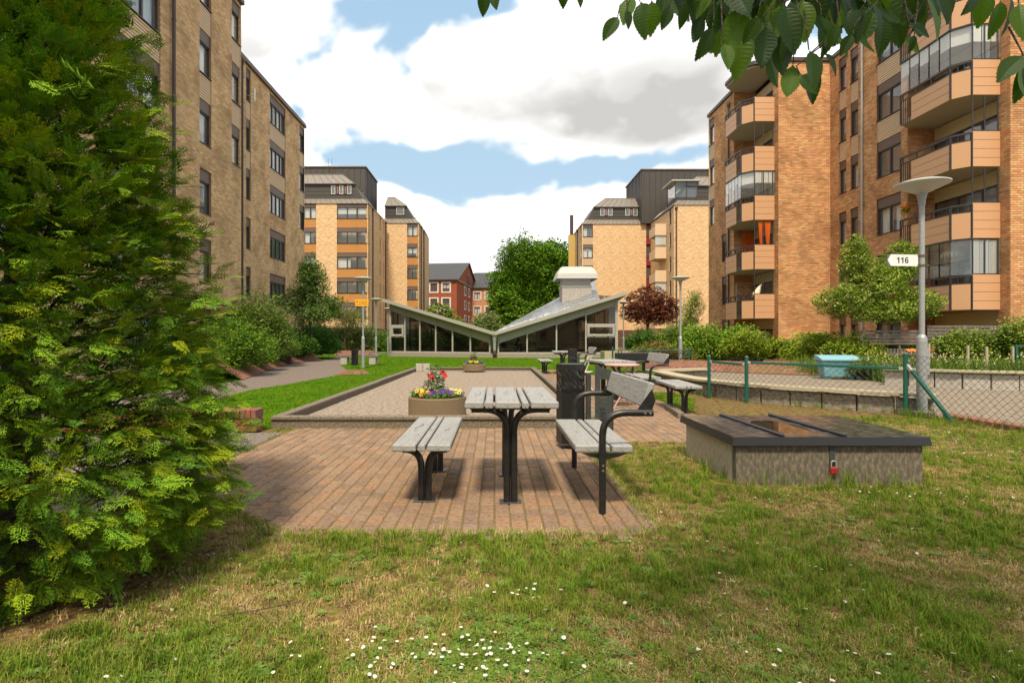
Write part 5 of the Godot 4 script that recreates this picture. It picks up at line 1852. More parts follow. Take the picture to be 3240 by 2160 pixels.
func make_far_blocks() -> void:
	var S := Vector3(0, 0, 1)
	var E := Vector3(1, 0, 0)
	var W := Vector3(-1, 0, 0)
	var b := thing("apartment_building", "yellow brick block with orange ribbed panels and a dark mansard roof", "building")
	facade(b, Vector3(-26, 0, -61), S, 12.0, 16.0, [[4.9, 1.35, 2, 1, 5, 1], [8.55, 3.35, 3, 1, 5, 1], [1.2, 1.35, 2, 1, 5, 1]], "far_tan", "cladding_orange", null, 2.3)
	wall(b, Vector3(-26, 0, -61.02), S, 12.02, 0, 2.3, [], "plinth")
	facade(b, Vector3(-14, 0, -61), E, 10.4, 16.0, [[.12, .5, 1, 1, 5, 1], [6.2, .5, 1, 1, 5, 9], [8.4, .4, 1, 1, 5, 9]], "far_tan", "cladding_orange", null, 2.3)
	wall(b, Vector3(-14, 0, -61), E, 10.4, 0, 2.3, [], "plinth")
	facade(b, Vector3(-14, 0, -71.4), S, 4.15, 16.0, [[2.65, 1.4, 2, 1, 5, 1]], "far_tan", "cladding_orange", null, 2.3)
	wall(b, Vector3(-14, 0, -71.4), S, 4.15, 0, 2.3, [], "plinth")
	facade(b, Vector3(-9.85, 0, -71.4), E, 11.0, 16.0, [[.1, .5, 1, 1, 5, 1], [4.5, .5, 1, 1, 5, 9]], "far_tan", "cladding_orange")
	for q in [[[-26, 61], [-26, 82.4]], [[-26, 82.4], [-9.85, 82.4]]]:
		panel(b, "wall", Vector3(q[0][0], 0, -q[0][1]), Vector3(q[1][0], 0, -q[1][1]), 0, 16.0, .1, "far_tan")
	slab(b, "roof", [[-26, 61.1], [-14.1, 61.1], [-14.1, 71.5], [-9.95, 71.5], [-9.95, 82.3], [-26, 82.3]], 15.98, .1, "roof_dark")
	pipe(b, Vector3(-13.9, 0, -63.0), 15.6, .07)
	pipe(b, Vector3(-13.9, 0, -70.4), 15.6, .07)
	pipe(b, Vector3(-9.75, 0, -73.2), 15.6, .07)
	pipe(b, Vector3(-9.75, 0, -76.0), 15.6, .07)
	mansard(b, -26, -14, 61, 69, 16.0, [[-18.35, .45, "frame_white"], [-17.8, .28, "window_red"], [-17.45, .45, "frame_white"], [-16.9, .28, "window_red"], [-16.55, .45, "frame_white"]], 1)
	mansard(b, -14.4, -9.85, 71.4, 80, 16.0, [[-12.9, 1.0, "frame_white"]], 1)
	tower(b, -27, -15.6, 66.5, 73.0, 16.0, 21.7)
	var c := thing("apartment_building", "tan brick block with a blank gable and red stair windows behind the pavilion", "building")
	facade(c, Vector3(11.35, 0, -72), S, 8.35, 16.0, [[.12, 1.3, 1, 1, 5, 1]], "far_brown", "cladding_pale", null, 2.2)
	wall(c, Vector3(11.35, 0, -72), S, 8.35, 0, 2.2, [], "plinth")
	facade(c, Vector3(11.35, 0, -83), W, 11.0, 16.0, [[9.6, .9, 1, 1, 5, 1], [4.0, .9, 1, 1, 5, 1]], "far_brown", "cladding_pale")
	pipe(c, Vector3(11.25, 0, -75.5), 15.6, .08)
	var yp := G.new()
	yp.box(Vector3(10.85, 7.85, -78), Vector3(.95, 15.7, .3))
	part(c, "yellow_panel", yp, M.yellow_panel)
	var ck := G.new()
	ck.tube([Vector3(10.9, 0, -78.6), Vector3(10.9, 18.6, -78.6)], .25, 16)
	part(c, "flue", ck, M.gutter_brown)
	# stair slot with red frames
	for k in 6:
		window_at(c, Vector3(19.7, sill(k), -71.9), S, .55, 1.5, 1, "none", "window_red")
		var rp := G.new()
		rp.box(Vector3(19.97, sill(k) - .55, -71.9), Vector3(.55, .95, .05))
		part(c, "red_panel", rp, M.window_red)
	facade(c, Vector3(20.25, 0, -71.9), W, 9.4, 16.0, [[7.7, .75, 1, 0, 5, 0]], "far_tan", "cladding_pale")
	for k in range(1, 6):
		var bo := G.new()
		var y := sill(k) + .27
		var bal := Node3D.new()
		bal.name = "balcony"
		c.add_child(bal, true)
		slab(bal, "slab", [[20.2, 65.2], [18.9, 65.2], [18.9, 67.6], [20.2, 68.4]], y - 1.35, .15, "soffit")
		panel(bal, "front_panel", Vector3(18.9, 0, -65.15), Vector3(20.2, 0, -65.15), y - 1.35, y, .05, "cladding_pale")
		panel(bal, "side_panel", Vector3(18.9, 0, -65.15), Vector3(18.9, 0, -67.6), y - 1.35, y - .35, .05, "cladding_pale")
		if k == 2 or k == 4:
			panel(bal, "pane", Vector3(18.9, 0, -65.15), Vector3(20.2, 0, -65.15), y + .02, y + 1.35, .01, "glass", .001)
			panel(bal, "blind", Vector3(18.95, 0, -65.3), Vector3(20.2, 0, -65.3), y + .3, y + 1.35, .01, "blind", .001)
	wall(c, Vector3(20.25, 0, -62.5), S, 12.0, 0, 16.2, [], "far_brown")
	slab(c, "roof", [[11.4, 72.1], [20.2, 72.1], [20.2, 62.6], [32, 62.6], [32, 84], [11.4, 84]], 15.98, .1, "roof_dark")
	for q in [[[32.2, 62.5], [32.2, 84]], [[32.2, 84], [11.35, 84]]]:
		panel(c, "wall", Vector3(q[0][0], 0, -q[0][1]), Vector3(q[1][0], 0, -q[1][1]), 0, 16.0, .1, "far_tan")
	mansard(c, 11.35, 19.7, 72, 80, 16.0, [[13.9, .55, "frame_white"], [14.5, .4, "window_red"], [14.95, .55, "frame_white"], [17.2, .55, "frame_white"], [17.8, .4, "window_red"], [18.25, .55, "frame_white"]], -1)
	mansard(c, 20.25, 32, 62.5, 70, 16.2, [], -1)
	tower(c, 19.0, 32, 71.5, 80, 16.0, 22.9)
	# roof conservatory
	for q in [[Vector3(20.7, 0, -63.4), Vector3(23.2, 0, -63.4)], [Vector3(20.7, 0, -63.4), Vector3(20.7, 0, -66.4)]]:
		panel(c, "pane", q[0], q[1], 17.3, 19.0, .02, "glass", .002)
	var cf := G.new()
	for p in [Vector3(20.7, 0, -63.4), Vector3(22, 0, -63.4), Vector3(23.2, 0, -63.4), Vector3(20.7, 0, -66.4)]:
		cf.box(p + UP * 18.0, Vector3(.08, 2.2, .08))
	part(c, "conservatory_frame", cf, M.roof_dark)
	slab(c, "conservatory_roof", [[20.2, 63.0], [23.5, 63.0], [23.5, 66.8], [20.2, 66.8]], 19.1, .14, "hood_metal")
	pipe(c, Vector3(20.5, 0, -62.42), 15.6, .08)

func make_behind() -> void:
	# unseen block added behind the viewer to darken reflections in the pavilion glass
	var b := thing("apartment_building", "added long tan brick block, unseen behind the viewpoint, that darkens the pavilion glass", "building")
	facade(b, Vector3(22, 0, 40), Vector3(0, 0, -1), 46.0, 16.4, [[4.0, 2.4, 3, 0, 5, 3], [12.0, 1.2, 1, 0, 5, 3], [20.0, 2.4, 3, 0, 5, 3], [30.0, 1.2, 1, 0, 5, 3], [38.0, 2.4, 3, 0, 5, 3]], "far_tan", "cladding_pale")
	slab(b, "roof", [[-24, -39.9], [22, -39.9], [22, -52], [-24, -52]], 16.4, .2, "roof_dark")
	for q in [[[-24, -40], [-24, -52]], [[22, -40], [22, -52]], [[-24, -52], [22, -52]]]:
		panel(b, "wall", Vector3(q[0][0], 0, -q[0][1]), Vector3(q[1][0], 0, -q[1][1]), 0, 16.4, .1, "far_tan")

func make_houses() -> void:
	var S := Vector3(0, 0, 1)
	var E := Vector3(1, 0, 0)
	var add := func(label: String, look: String, x0: float, x1: float, df: float, db: float, eave: float, ridge: float, arch: bool, rows: Array, cols: Array, sides: Array):
		var b := thing("brick_house", label, "house", Vector3.ZERO, 0, "brick houses beyond the pavilion")
		var holes := []
		for r in rows:
			for c in cols: holes.append([c, r, c + 1.35, r + 1.6])
		wall(b, Vector3(x0, 0, -df), S, x1 - x0, 0, eave, holes, look)
		for r in rows:
			for c in cols:
				var w := window_at(b, Vector3(x0 + c, r, -df - .1), S, 1.35, 1.6, 2, "auto", "window_red")
				var g := G.new()
				for q in [[.675, -.11, 1.85, .22], [.675, 1.71, 1.85, .22], [-.12, .8, .24, 1.6], [1.47, .8, .24, 1.6]]:
					g.box(Vector3(q[0], q[1], .12), Vector3(q[2], q[3], .08))
				part(w, "surround", g, M.frame_white)
		var hs := []
		for r in rows:
			for c in sides: hs.append([c, r + .1, c + 1.6, r + 1.6])
		wall(b, Vector3(x1, 0, -df), E, db - df, 0, eave, hs, look)
		for r in rows:
			for c in sides:
				var w := window_at(b, Vector3(x1 - .1, r + .1, -df - c), E, 1.6, 1.5, 1, "none", "window_red")
				var g := G.new()
				for q in [[.8, -.1, 2.2, .2], [.8, 1.6, 2.2, .2], [-.14, .75, .28, 1.5], [1.74, .75, .28, 1.5]]:
					g.box(Vector3(q[0], q[1], .12), Vector3(q[2], q[3], .08))
				part(w, "surround", g, M.frame_white)
		var md := (df + db) * .5
		var gb := G.new()
		gb.tri(Vector3(x1, eave, -df), Vector3(x1, eave, -db), Vector3(x1, ridge, -md))
		gb.tri(Vector3(x0, eave, -db), Vector3(x0, eave, -df), Vector3(x0, ridge, -md))
		part(b, "gable", gb, M[look])
		roof_quad(b, "roof", [Vector3(x0 - .3, eave - .1, -df + .5), Vector3(x1 + .4, eave - .1, -df + .5), Vector3(x1 + .4, ridge + .12, -md), Vector3(x0 - .3, ridge + .12, -md)], "roof_slate", int((x1 - x0) / .6))
		roof_quad(b, "roof", [Vector3(x1 + .4, eave - .1, -db - .5), Vector3(x0 - .3, eave - .1, -db - .5), Vector3(x0 - .3, ridge + .12, -md), Vector3(x1 + .4, ridge + .12, -md)], "roof_slate", 6)
		var cn := G.new()
		cn.box(Vector3((x0 + x1) * .5, eave - .12, -df + .15), Vector3(x1 - x0 + .4, .35, .4))
		cn.box(Vector3(x1 + .12, eave - .1, -md), Vector3(.28, .35, db - df))
		part(b, "cornice", cn, M.panel_brown)
		if arch:
			var av := G.new()
			for i in 12:
				var a0 := PI * i / 12
				var a1 := PI * (i + 1) / 12
				av.tri(Vector3(x1 + .04, eave + .3, -md), Vector3(x1 + .04, eave + .3 + sin(a1) * 2.3, -md + cos(a1) * 2.3), Vector3(x1 + .04, eave + .3 + sin(a0) * 2.3, -md + cos(a0) * 2.3))
			part(b, "arch_window", av, M.window_brown)
			var ab := G.new()
			for z in [-1.1, 0.0, 1.1]:
				ab.box(Vector3(x1 + .06, eave + 1.2, -md + z), Vector3(.06, 1.7, .1))
			part(b, "glazing_bar", ab, M.window_red)
		for q in [[[x0, df], [x0, db]], [[x0, db], [x1, db]]]:
			panel(b, "wall", Vector3(q[0][0], 0, -q[0][1]), Vector3(q[1][0], 0, -q[1][1]), 0, eave, .1, look)
		var cn0 := Vector3(x1, 0, -df)
		b.transform = Transform3D(Basis(), cn0) * Transform3D(Basis(UP, -.115), Vector3.ZERO) * Transform3D(Basis(), -cn0)
	add.call("red brick house with dark roof and an arched window in its gable", "far_red", -20.5, -7.2, 104, 130, 12.2, 16.9, true, [1.1, 4.05, 7.0, 9.9], [5.9, 8.25, 10.6], [8.5, 13.5])
	add.call("salmon coloured brick house with a slate roof beside the leafy trees", "far_salmon", -5.6, 0.9, 121, 137, 12.2, 16.3, false, [3.2, 6.4, 9.6], [1.0, 3.5], [6.0])

func make_pavilion() -> void:
	var t := thing("glass_pavilion", "low glass pavilion with a butterfly roof and a metal ventilation hood", "pavilion")
	var A := Vector3(-6.92, 0, -36.5)
	var C := Vector3(-.02, 0, -33.5)
	var B := Vector3(7.40, 0, -33.5)
	var Ab := Vector3(-6.92, 0, -45.0)
	var Bb := Vector3(7.40, 0, -45.0)
	var roofL := func(s: float) -> float: return lerpf(3.62, 1.42, s)
	var roofR := func(s: float) -> float: return lerpf(1.42, 3.80, s)
	# plinth
	var pg := G.new()
	for q in [[A, C], [C, B], [B, Bb], [Bb, Ab], [Ab, A]]:
		var d: Vector3 = (q[1] - q[0]).normalized()
		pg.box((q[0] + q[1]) * .5 + UP * .13, Vector3((q[1] - q[0]).length() + .35, .26, .34), Basis(d, UP, d.cross(UP)))
	part(t, "plinth", pg, M.concrete)
	var fl := slab(t, "floor", [[-6.9, 36.4], [0, 33.4], [7.4, 33.4], [7.4, 45], [-6.9, 45]], .18, .04, "red_timber")
	# front bays
	var front := func(P: Vector3, Q: Vector3, stops: Array, hf: Callable, awn: int):
		var d := (Q - P).normalized()
		var n := UP.cross(d)
		if n.z < 0: n = -n
		for i in stops.size():
			var p := P.lerp(Q, stops[i])
			var g := G.new()
			g.box(p + UP * ((hf.call(stops[i]) + .26) * .5), Vector3(.085, hf.call(stops[i]) - .26, .12), Basis(d, UP, d.cross(UP)))
			part(t, "mullion", g, M.beige_metal)
		for i in stops.size() - 1:
			var p := P.lerp(Q, stops[i]) + d * .05
			var q := P.lerp(Q, stops[i + 1]) - d * .05
			var h0: float = hf.call(stops[i]) - .62
			var h1: float = hf.call(stops[i + 1]) - .62
			var bm := G.new()
			bm.quad(p + UP * h0 + n * .03, q + UP * h1 + n * .03, q + UP * (h1 + .62) + n * .03, p + UP * (h0 + .62) + n * .03)
			bm.quad(p + UP * h0 - n * .03, p + UP * h0 + n * .03, q + UP * h1 + n * .03, q + UP * h1 - n * .03)
			part(t, "fascia_panel", bm, M.beige_metal)
			var rl := G.new()
			rl.box((p + q) * .5 + UP * .30, Vector3((q - p).length(), .08, .10), Basis(d, UP, d.cross(UP)))
			part(t, "bottom_rail", rl, M.beige_metal)
			var lo := .34
			if i == awn:
				for y in [1.28, 2.02]:
					var tr := G.new()
					tr.box((p + q) * .5 + UP * y, Vector3((q - p).length(), .08, .11), Basis(d, UP, d.cross(UP)))
					part(t, "transom", tr, M.beige_metal)
				var fr := G.new()
				var L0 := (q - p).length()
				for k in [[0.0, .30, L0 - .06, .13], [0.0, -.30, L0 - .06, .13]]:
					fr.box((p + q) * .5 + UP * (1.65 + k[1] * .9) + n * .05, Vector3(k[2], k[3], .09), Basis(d, UP, d.cross(UP)))
				for k in [-1.0, 1.0]:
					fr.box((p + q) * .5 + d * (k * (L0 * .5 - .095)) + UP * 1.65 + n * .05, Vector3(.13, .42, .09), Basis(d, UP, d.cross(UP)))
				var aw := part(t, "awning_window", fr, M.beige_metal)
				for k in [-.25, .25]:
					var hd := G.new()
					hd.box((p + q) * .5 + d * (k * L0) + UP * 1.39 + n * .12, Vector3(.10, .07, .06))
					part(aw, "handle", hd, M.frame_white)
			var pn := G.new()
			pn.quad(p + UP * lo, q + UP * lo, q + UP * (h1 + .02), p + UP * (h0 + .02))
			part(t, "pane", pn, M.dark_glass)
	front.call(A, C, [0.006, .155, .305, .46, .62, .785, .96], roofL, 0)
	front.call(C, B, [.03, .265, .505, .745, .99], roofR, 3)
	# back and side glazing
	for q in [[Ab, Vector3(0, 0, -45), 4, 3.4, 1.4], [Vector3(0, 0, -45), Bb, 4, 1.4, 4.6], [A, Ab, 3, 3.4, 3.4], [B, Bb, 3, 3.7, 4.8]]:
		for i in int(q[2]) + 1:
			var s: float = float(i) / q[2]
			var p: Vector3 = q[0].lerp(q[1], s)
			var h := lerpf(q[3], q[4], s)
			var g := G.new()
			g.box(p + UP * (h * .5), Vector3(.09, h, .09))
			part(t, "mullion", g, M.beige_metal)
		var pn := G.new()
		pn.quad(q[0] + UP * .26, q[1] + UP * .26, q[1] + UP * q[4], q[0] + UP * q[3])
		part(t, "pane", pn, M.dark_glass)
	# interior: stair stringers, braces, straps and a service core
	for q in [[Vector3(-4.6, 2.3, -37.5), Vector3(-1.8, .5, -37.5), .16, "roof_dark"], [Vector3(3.0, .4, -37.2), Vector3(5.8, 2.9, -37.2), .16, "roof_dark"], [Vector3(-.4, 1.2, -34.4), Vector3(-.9, .4, -34.4), .03, "soffit"], [Vector3(.3, 1.1, -34.6), Vector3(1.5, .35, -34.6), .04, "clamp_metal"], [Vector3(2.4, .4, -34.8), Vector3(3.2, 1.35, -34.8), .022, "strap_yellow"], [Vector3(4.2, .4, -34.8), Vector3(6.0, 1.2, -34.8), .02, "strap_yellow"], [Vector3(-4.95, .4, -36.3), Vector3(-4.7, 1.2, -36.3), .022, "strap_yellow"]]:
		var g := G.new()
		g.tube([q[0], q[1]], q[2], 6)
		part(t, "interior_beam", g, M[q[3]])
	var co := G.new()
	co.box(Vector3(4.6, 1.7, -41), Vector3(3.0, 3.0, 2.0))
	part(t, "service_core", co, M.soffit)
	# roof planes with a thin edge
	var vF := C + UP * 1.53 + Vector3(0, 0, .55)
	var eL := Vector3(-7.35, 3.75, -36.1)
	var eR := Vector3(7.85, 3.94, -32.95)
	var pk := Vector3(8.05, 6.0, -45.2)
	var vB := Vector3(0, 1.53, -45.5)
	var lB := Vector3(-7.35, 3.75, -45.5)
	var f1 := vF.lerp(eR, .80)
	var bR := Vector3(8.3, 3.2, -45.0)
	var planes := [[vF, f1, pk], [vF, pk, vB], [f1, eR, bR], [f1, bR, pk], [eL, vF, vB], [eL, vB, lB]]
	for p in planes:
		var g := G.new()
		g.tri_out(p[0], p[1], p[2], (p[0] + p[1] + p[2]) / 3.0 - UP)
		for i in range(1, 9):
			var s: Vector3 = p[0].lerp(p[1], i / 9.0) if p[0] != vF else p[1].lerp(p[2], i / 9.0)
			var e: Vector3 = p[2] if p[0] != vF else p[0]
			g.tube([s + UP * .02, e + UP * .02], .018, 4, false)
		part(t, "roof_plane", g, M.silver_roof)
		var un := G.new()
		un.tri_out(p[0] - UP * .16, p[1] - UP * .16, p[2] - UP * .16, (p[0] + p[1] + p[2]) / 3.0)
		part(t, "soffit", un, M.beige_metal)
	var ed := G.new()
	for q in [[eL, vF], [vF, eR], [eR, bR], [bR, pk], [pk, vB], [vB, lB], [lB, eL]]:
		var d: Vector3 = (q[1] - q[0]).normalized()
		var sd := d.cross(UP).normalized()
		ed.box((q[0] + q[1]) * .5 - UP * .07, Vector3((q[1] - q[0]).length(), .20, .06), Basis(d, sd.cross(d), sd))
	part(t, "roof_edge", ed, M.beige_metal)
	# downpipe at the valley
	var dp := G.new()
	dp.lathe(Vector3(-.02, 0, -33.15), [Vector2(.09, .45), Vector2(.10, .9), Vector2(.15, 1.25), Vector2(.22, 1.42)], 12)
	part(t, "rain_funnel", dp, M.galvanised)
	var db := G.new()
	db.lathe(Vector3(-.02, 0, -33.15), [Vector2(.08, .12), Vector2(.14, .2), Vector2(.13, .42), Vector2(.09, .46)], 12)
	part(t, "drain_shoe", db, M.gutter_brown)
	# ventilation stack
	var st := G.new()
	st.cbox(Vector3(5.45, 3.52, -37.6), Vector3(1.95, 2.2, 1.7), .01)
	part(t, "ventilation_stack", st, M.chimney_metal)
	var ss := G.new()
	for x in [-.33, .35, .75]:
		ss.box(Vector3(5.45 + x, 3.95, -36.735), Vector3(.025, 1.1, .03))
	ss.box(Vector3(5.45, 4.64, -37.6), Vector3(2.03, .10, 1.78))
	part(t, "stack_trim", ss, M.hood_metal)
	var up := G.new()
	up.cbox(Vector3(5.45, 5.0, -37.6), Vector3(1.86, .66, 1.6), .01)
	part(t, "stack_top", up, M.hood_metal)
	var hd := G.new()
	var prof := [[1.36, 1.22, 5.12], [1.30, 1.15, 5.45], [1.10, .93, 5.84], [.95, .78, 5.95]]
	for k in 3:
		var a: Array = prof[k]
		var b: Array = prof[k + 1]
		for i in 4:
			var sg := [[-1, 1], [1, 1], [1, -1], [-1, -1]]
			var p: Array = sg[i]
			var q: Array = sg[(i + 1) % 4]
			var o := Vector3(5.45, 0, -37.6)
			hd.quad(o + Vector3(p[0] * a[0], a[2], p[1] * a[1]), o + Vector3(q[0] * a[0], a[2], q[1] * a[1]), o + Vector3(q[0] * b[0], b[2], q[1] * b[1]), o + Vector3(p[0] * b[0], b[2], p[1] * b[1]))
	hd.quad(Vector3(4.5, 5.95, -36.82), Vector3(6.4, 5.95, -36.82), Vector3(6.4, 5.95, -38.38), Vector3(4.5, 5.95, -38.38))
	part(t, "ventilation_hood", hd, M.hood_metal)


# ------------------------------------------------------------------ plants
func kite(g: G, base: Vector3, dir: Vector3, side: Vector3, len: float, wid: float, fold := .25) -> void:
	# one leaf: two halves folded along the midrib
	var up := side.cross(dir).normalized()
	var tip := base + dir * len - up * (len * .12)
	var m := base + dir * (len * .45)
	var l := m + side * wid + up * (wid * fold)
	var r := m - side * wid + up * (wid * fold)
	g.tri(base, r, tip)
	g.tri(base, tip, l)

func leaf_cluster(sd: int, n: int, leaf: float, wide: float, spread: float) -> Mesh:
	var r := RandomNumberGenerator.new()
	r.seed = sd
	var g := G.new()
	g.tint(Color(1, 1, 1))
	for i in n:
		var a := r.randf() * TAU
		var el := r.randf_range(-.5, .9)
		var dir := Vector3(cos(a) * cos(el), sin(el), sin(a) * cos(el))
		var side := dir.cross(UP).normalized().rotated(dir, r.randf_range(-.8, .8))
		var t := r.randf_range(.8, 1.15)
		g.tint(Color(t, t, t * .95))
		kite(g, dir * (spread * r.randf_range(.05, .7)) + UP * r.randf_range(-.4, .4) * spread, dir, side, leaf * r.randf_range(.7, 1.2), leaf * wide * r.randf_range(.8, 1.15))
	return g.mesh()

func limb(g: G, a: Vector3, b: Vector3, r0: float, r1: float, r: RandomNumberGenerator, n := 5) -> void:
	var pts := []
	var rs := []
	var bend := Vector3(r.randf_range(-1, 1), 0, r.randf_range(-1, 1)) * (b - a).length() * .09
	for i in n + 1:
		var t := float(i) / n
		pts.append(a.lerp(b, t) + bend * sin(t * PI))
		rs.append(lerpf(r0, r1, t))
	g.tube(pts, rs, 8)

func crown(par: Node, called: String, blobs: Array, n: int, cluster: Mesh, mt: Material, cols: Array, sc: Vector2, sd: int, shell := .5, droop := 0.0) -> void:
	# clusters spread through lumpy ellipsoids, denser towards the skin; [centre, radii] each
	var r := RandomNumberGenerator.new()
	r.seed = sd
	var ns := noise_of(sd + 9, .9, 3)
	var total := 0.0
	for b in blobs: total += b[1].x * b[1].y + b[1].z * b[1].y
	var xf := []
	var cs := []
	for b in blobs:
		var cnt := int(n * (b[1].x * b[1].y + b[1].z * b[1].y) / total)
		var tone := r.randf_range(.85, 1.12)
		for i in cnt:
			var d := Vector3(r.randfn(), r.randfn(), r.randfn()).normalized()
			var rad := pow(r.randf(), .33 if r.randf() < shell else .8)
			rad = lerpf(rad, 1.0, .35 * shell)
			var lump := 1.0 + .38 * ns.get_noise_3dv((b[0] + d * b[1]) * 1.3)
			var p: Vector3 = b[0] + d * b[1] * rad * lump
			if p.y < .04: continue
			if r.randf() < .22 and ns.get_noise_3dv(p * 2.2 + Vector3(5, 5, 5)) < -.12: continue
			var s := r.randf_range(sc.x, sc.y)
			var bs := Basis(UP, r.randf() * TAU) * Basis(Vector3(1, 0, 0), r.randf_range(-.6, .6) + droop)
			xf.append(Transform3D(bs.scaled(Vector3(s, s, s)), p))
			var c: Color = cols[r.randi() % cols.size()] * (r.randf_range(1.0, 1.5) * tone)
			c.a = 1
			cs.append(c)
	multi(par, called, cluster, mt, xf, cs)

func shrub(called: String, label: String, at: Vector3, rad: Vector3, n: int, cluster: Mesh, cols: Array, sc: Vector2, sd: int, grp := "", flowers := 0) -> Node3D:
	var t := thing(called, label, "shrub", at, 0, grp)
	var r := RandomNumberGenerator.new()
	r.seed = sd
	var st := G.new()
	for i in 7:
		var a := TAU * i / 7
		limb(st, Vector3(cos(a) * .06, 0, sin(a) * .06), Vector3(cos(a) * rad.x * .55, rad.y * 1.2, sin(a) * rad.z * .55), .022, .006, r, 4)
	part(t, "stem", st, M.bark)
	var blobs := [[Vector3(0, rad.y * .95, 0), rad * Vector3(.86, .98, .86)]]
	for i in 6:
		var a := TAU * i / 6 + r.randf()
		blobs.append([Vector3(cos(a) * rad.x * .55, rad.y * r.randf_range(.35, 1.25), sin(a) * rad.z * .55), rad * Vector3(.5, .55, .5) * r.randf_range(.8, 1.15)])
	crown(t, "foliage", blobs, n, cluster, M.leaf, cols, sc, sd)
	if flowers > 0:
		var fm := G.new()
		fm.tint(Color(1, 1, 1))
		for i in 5:
			var a := TAU * i / 5
			kite(fm, Vector3.ZERO, Vector3(cos(a), .35, sin(a)).normalized(), Vector3(-sin(a), 0, cos(a)), .035, .014)
		var xf := []
		var cs := []
		for i in flowers:
			var d := Vector3(r.randfn(), absf(r.randfn()) + .1, r.randfn()).normalized()
			var s := r.randf_range(.9, 1.7)
			xf.append(Transform3D(Basis(UP, r.randf() * TAU).scaled(Vector3(s, s, s)), Vector3(0, rad.y * .95, 0) + d * rad * Vector3(1.05, 1.08, 1.05) * r.randf_range(.85, 1.08)))
			cs.append(Color(.72, .71, .62))
		var fo := multi(t, "blossom", fm.mesh(), M.petal, xf, cs)
		fo.set_meta("kind", "stuff")
	return t

func tree(called: String, label: String, at: Vector3, trunk_h: float, trunk_r: float, blobs: Array, n: int, cluster: Mesh, cols: Array, sc: Vector2, sd: int, grp := "") -> Node3D:
	var t := thing(called, label, "tree", at, 0, grp)
	var r := RandomNumberGenerator.new()
	r.seed = sd
	var g := G.new()
	var top := Vector3(r.randf_range(-.1, .1), trunk_h, r.randf_range(-.1, .1))
	limb(g, Vector3(0, -.05, 0), top, trunk_r, trunk_r * .6, r, 6)
	var hi: Vector3 = blobs[0][0] + Vector3(0, blobs[0][1].y * .5, 0)
	limb(g, top, hi, trunk_r * .58, trunk_r * .12, r, 6)
	part(t, "trunk", g, M.bark)
	for b in blobs:
		var l := G.new()
		var e: Vector3 = b[0]
		limb(l, top + (hi - top) * r.randf_range(0, .45), e, trunk_r * .38, trunk_r * .10, r, 5)
		for q in 4:
			limb(l, top.lerp(e, .6), e + Vector3(r.randf_range(-.7, .7), r.randf_range(-.3, .8), r.randf_range(-.7, .7)) * b[1], trunk_r * .14, trunk_r * .03, r, 4)
		part(t, "limb", l, M.bark)
	crown(t, "crown", blobs, n, cluster, M.leaf, cols, sc, sd + 1)
	return t

func spray(sd: int) -> G:
	# flat fan of scale-leaved shoots, older green with new pale tips
	var r := RandomNumberGenerator.new()
	r.seed = sd
	var g := G.new()
	var old := Color(.78, .88, .80)
	var fresh := Color(1.6, 1.42, .45)
	var shoot := func(base: Vector3, dir: Vector3, len: float, w: float, c0: Color, c1: Color, whole: bool):
		var side := Vector3(-dir.z, 0, dir.x)
		var m := base + dir * (len * .55)
		var up := Vector3(0, w * .4, 0)
		var e := base + dir * len - up * 1.4
		g.tint(c0)
		if whole: g.quad(base - side * (w * .6), base + side * (w * .6), m + side * w + up, m - side * w + up)
		else: g.tri(base, m + side * w + up, m - side * w + up)
		g.tint(c1)
		g.tri(m - side * w + up, m + side * w + up, e)
	var axis := .15
	shoot.call(Vector3.ZERO, Vector3(0, 0, 1), axis, .0024, Color(.5, .36, .22), fresh, true)
	var n := 7
	for i in n:
		var t := (i + .7) / (n + .5)
		for s in [-1.0, 1.0]:
			var p := Vector3(0, -.03 * t * t, axis * (t + (.03 if s > 0 else 0.0)))
			var ang: float = s * (.72 - .2 * t + r.randf_range(-.1, .1))
			var d := Vector3(sin(ang), r.randf_range(-.18, .10), cos(ang)).normalized()
			var len := (.078 * (1.0 - t * .6)) * r.randf_range(.75, 1.15)
			var tip := fresh if r.randf() < .6 else old.lerp(fresh, .4)
			shoot.call(p, d, len, .0028, old, tip, true)
			var m := maxi(int(len / .021), 1)
			for k in m:
				var q := p + d * (len * (k + .7) / (m + .4))
				for s2 in [-1.0, 1.0]:
					var a2: float = ang + s2 * .6
					var l2 := .024 * (1.0 - .45 * float(k) / m) * r.randf_range(.75, 1.2)
					shoot.call(q, Vector3(sin(a2), r.randf_range(-.2, .1), cos(a2)).normalized(), l2, .0027, old.lerp(fresh, .15), tip if r.randf() < .7 else old, false)
	return g

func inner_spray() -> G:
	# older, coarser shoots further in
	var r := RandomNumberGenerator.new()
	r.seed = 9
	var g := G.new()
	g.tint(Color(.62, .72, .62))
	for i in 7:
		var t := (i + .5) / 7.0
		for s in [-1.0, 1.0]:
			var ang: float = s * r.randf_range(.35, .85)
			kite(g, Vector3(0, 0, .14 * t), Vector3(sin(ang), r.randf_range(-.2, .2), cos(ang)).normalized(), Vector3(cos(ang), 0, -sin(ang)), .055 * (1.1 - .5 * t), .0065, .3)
	return g

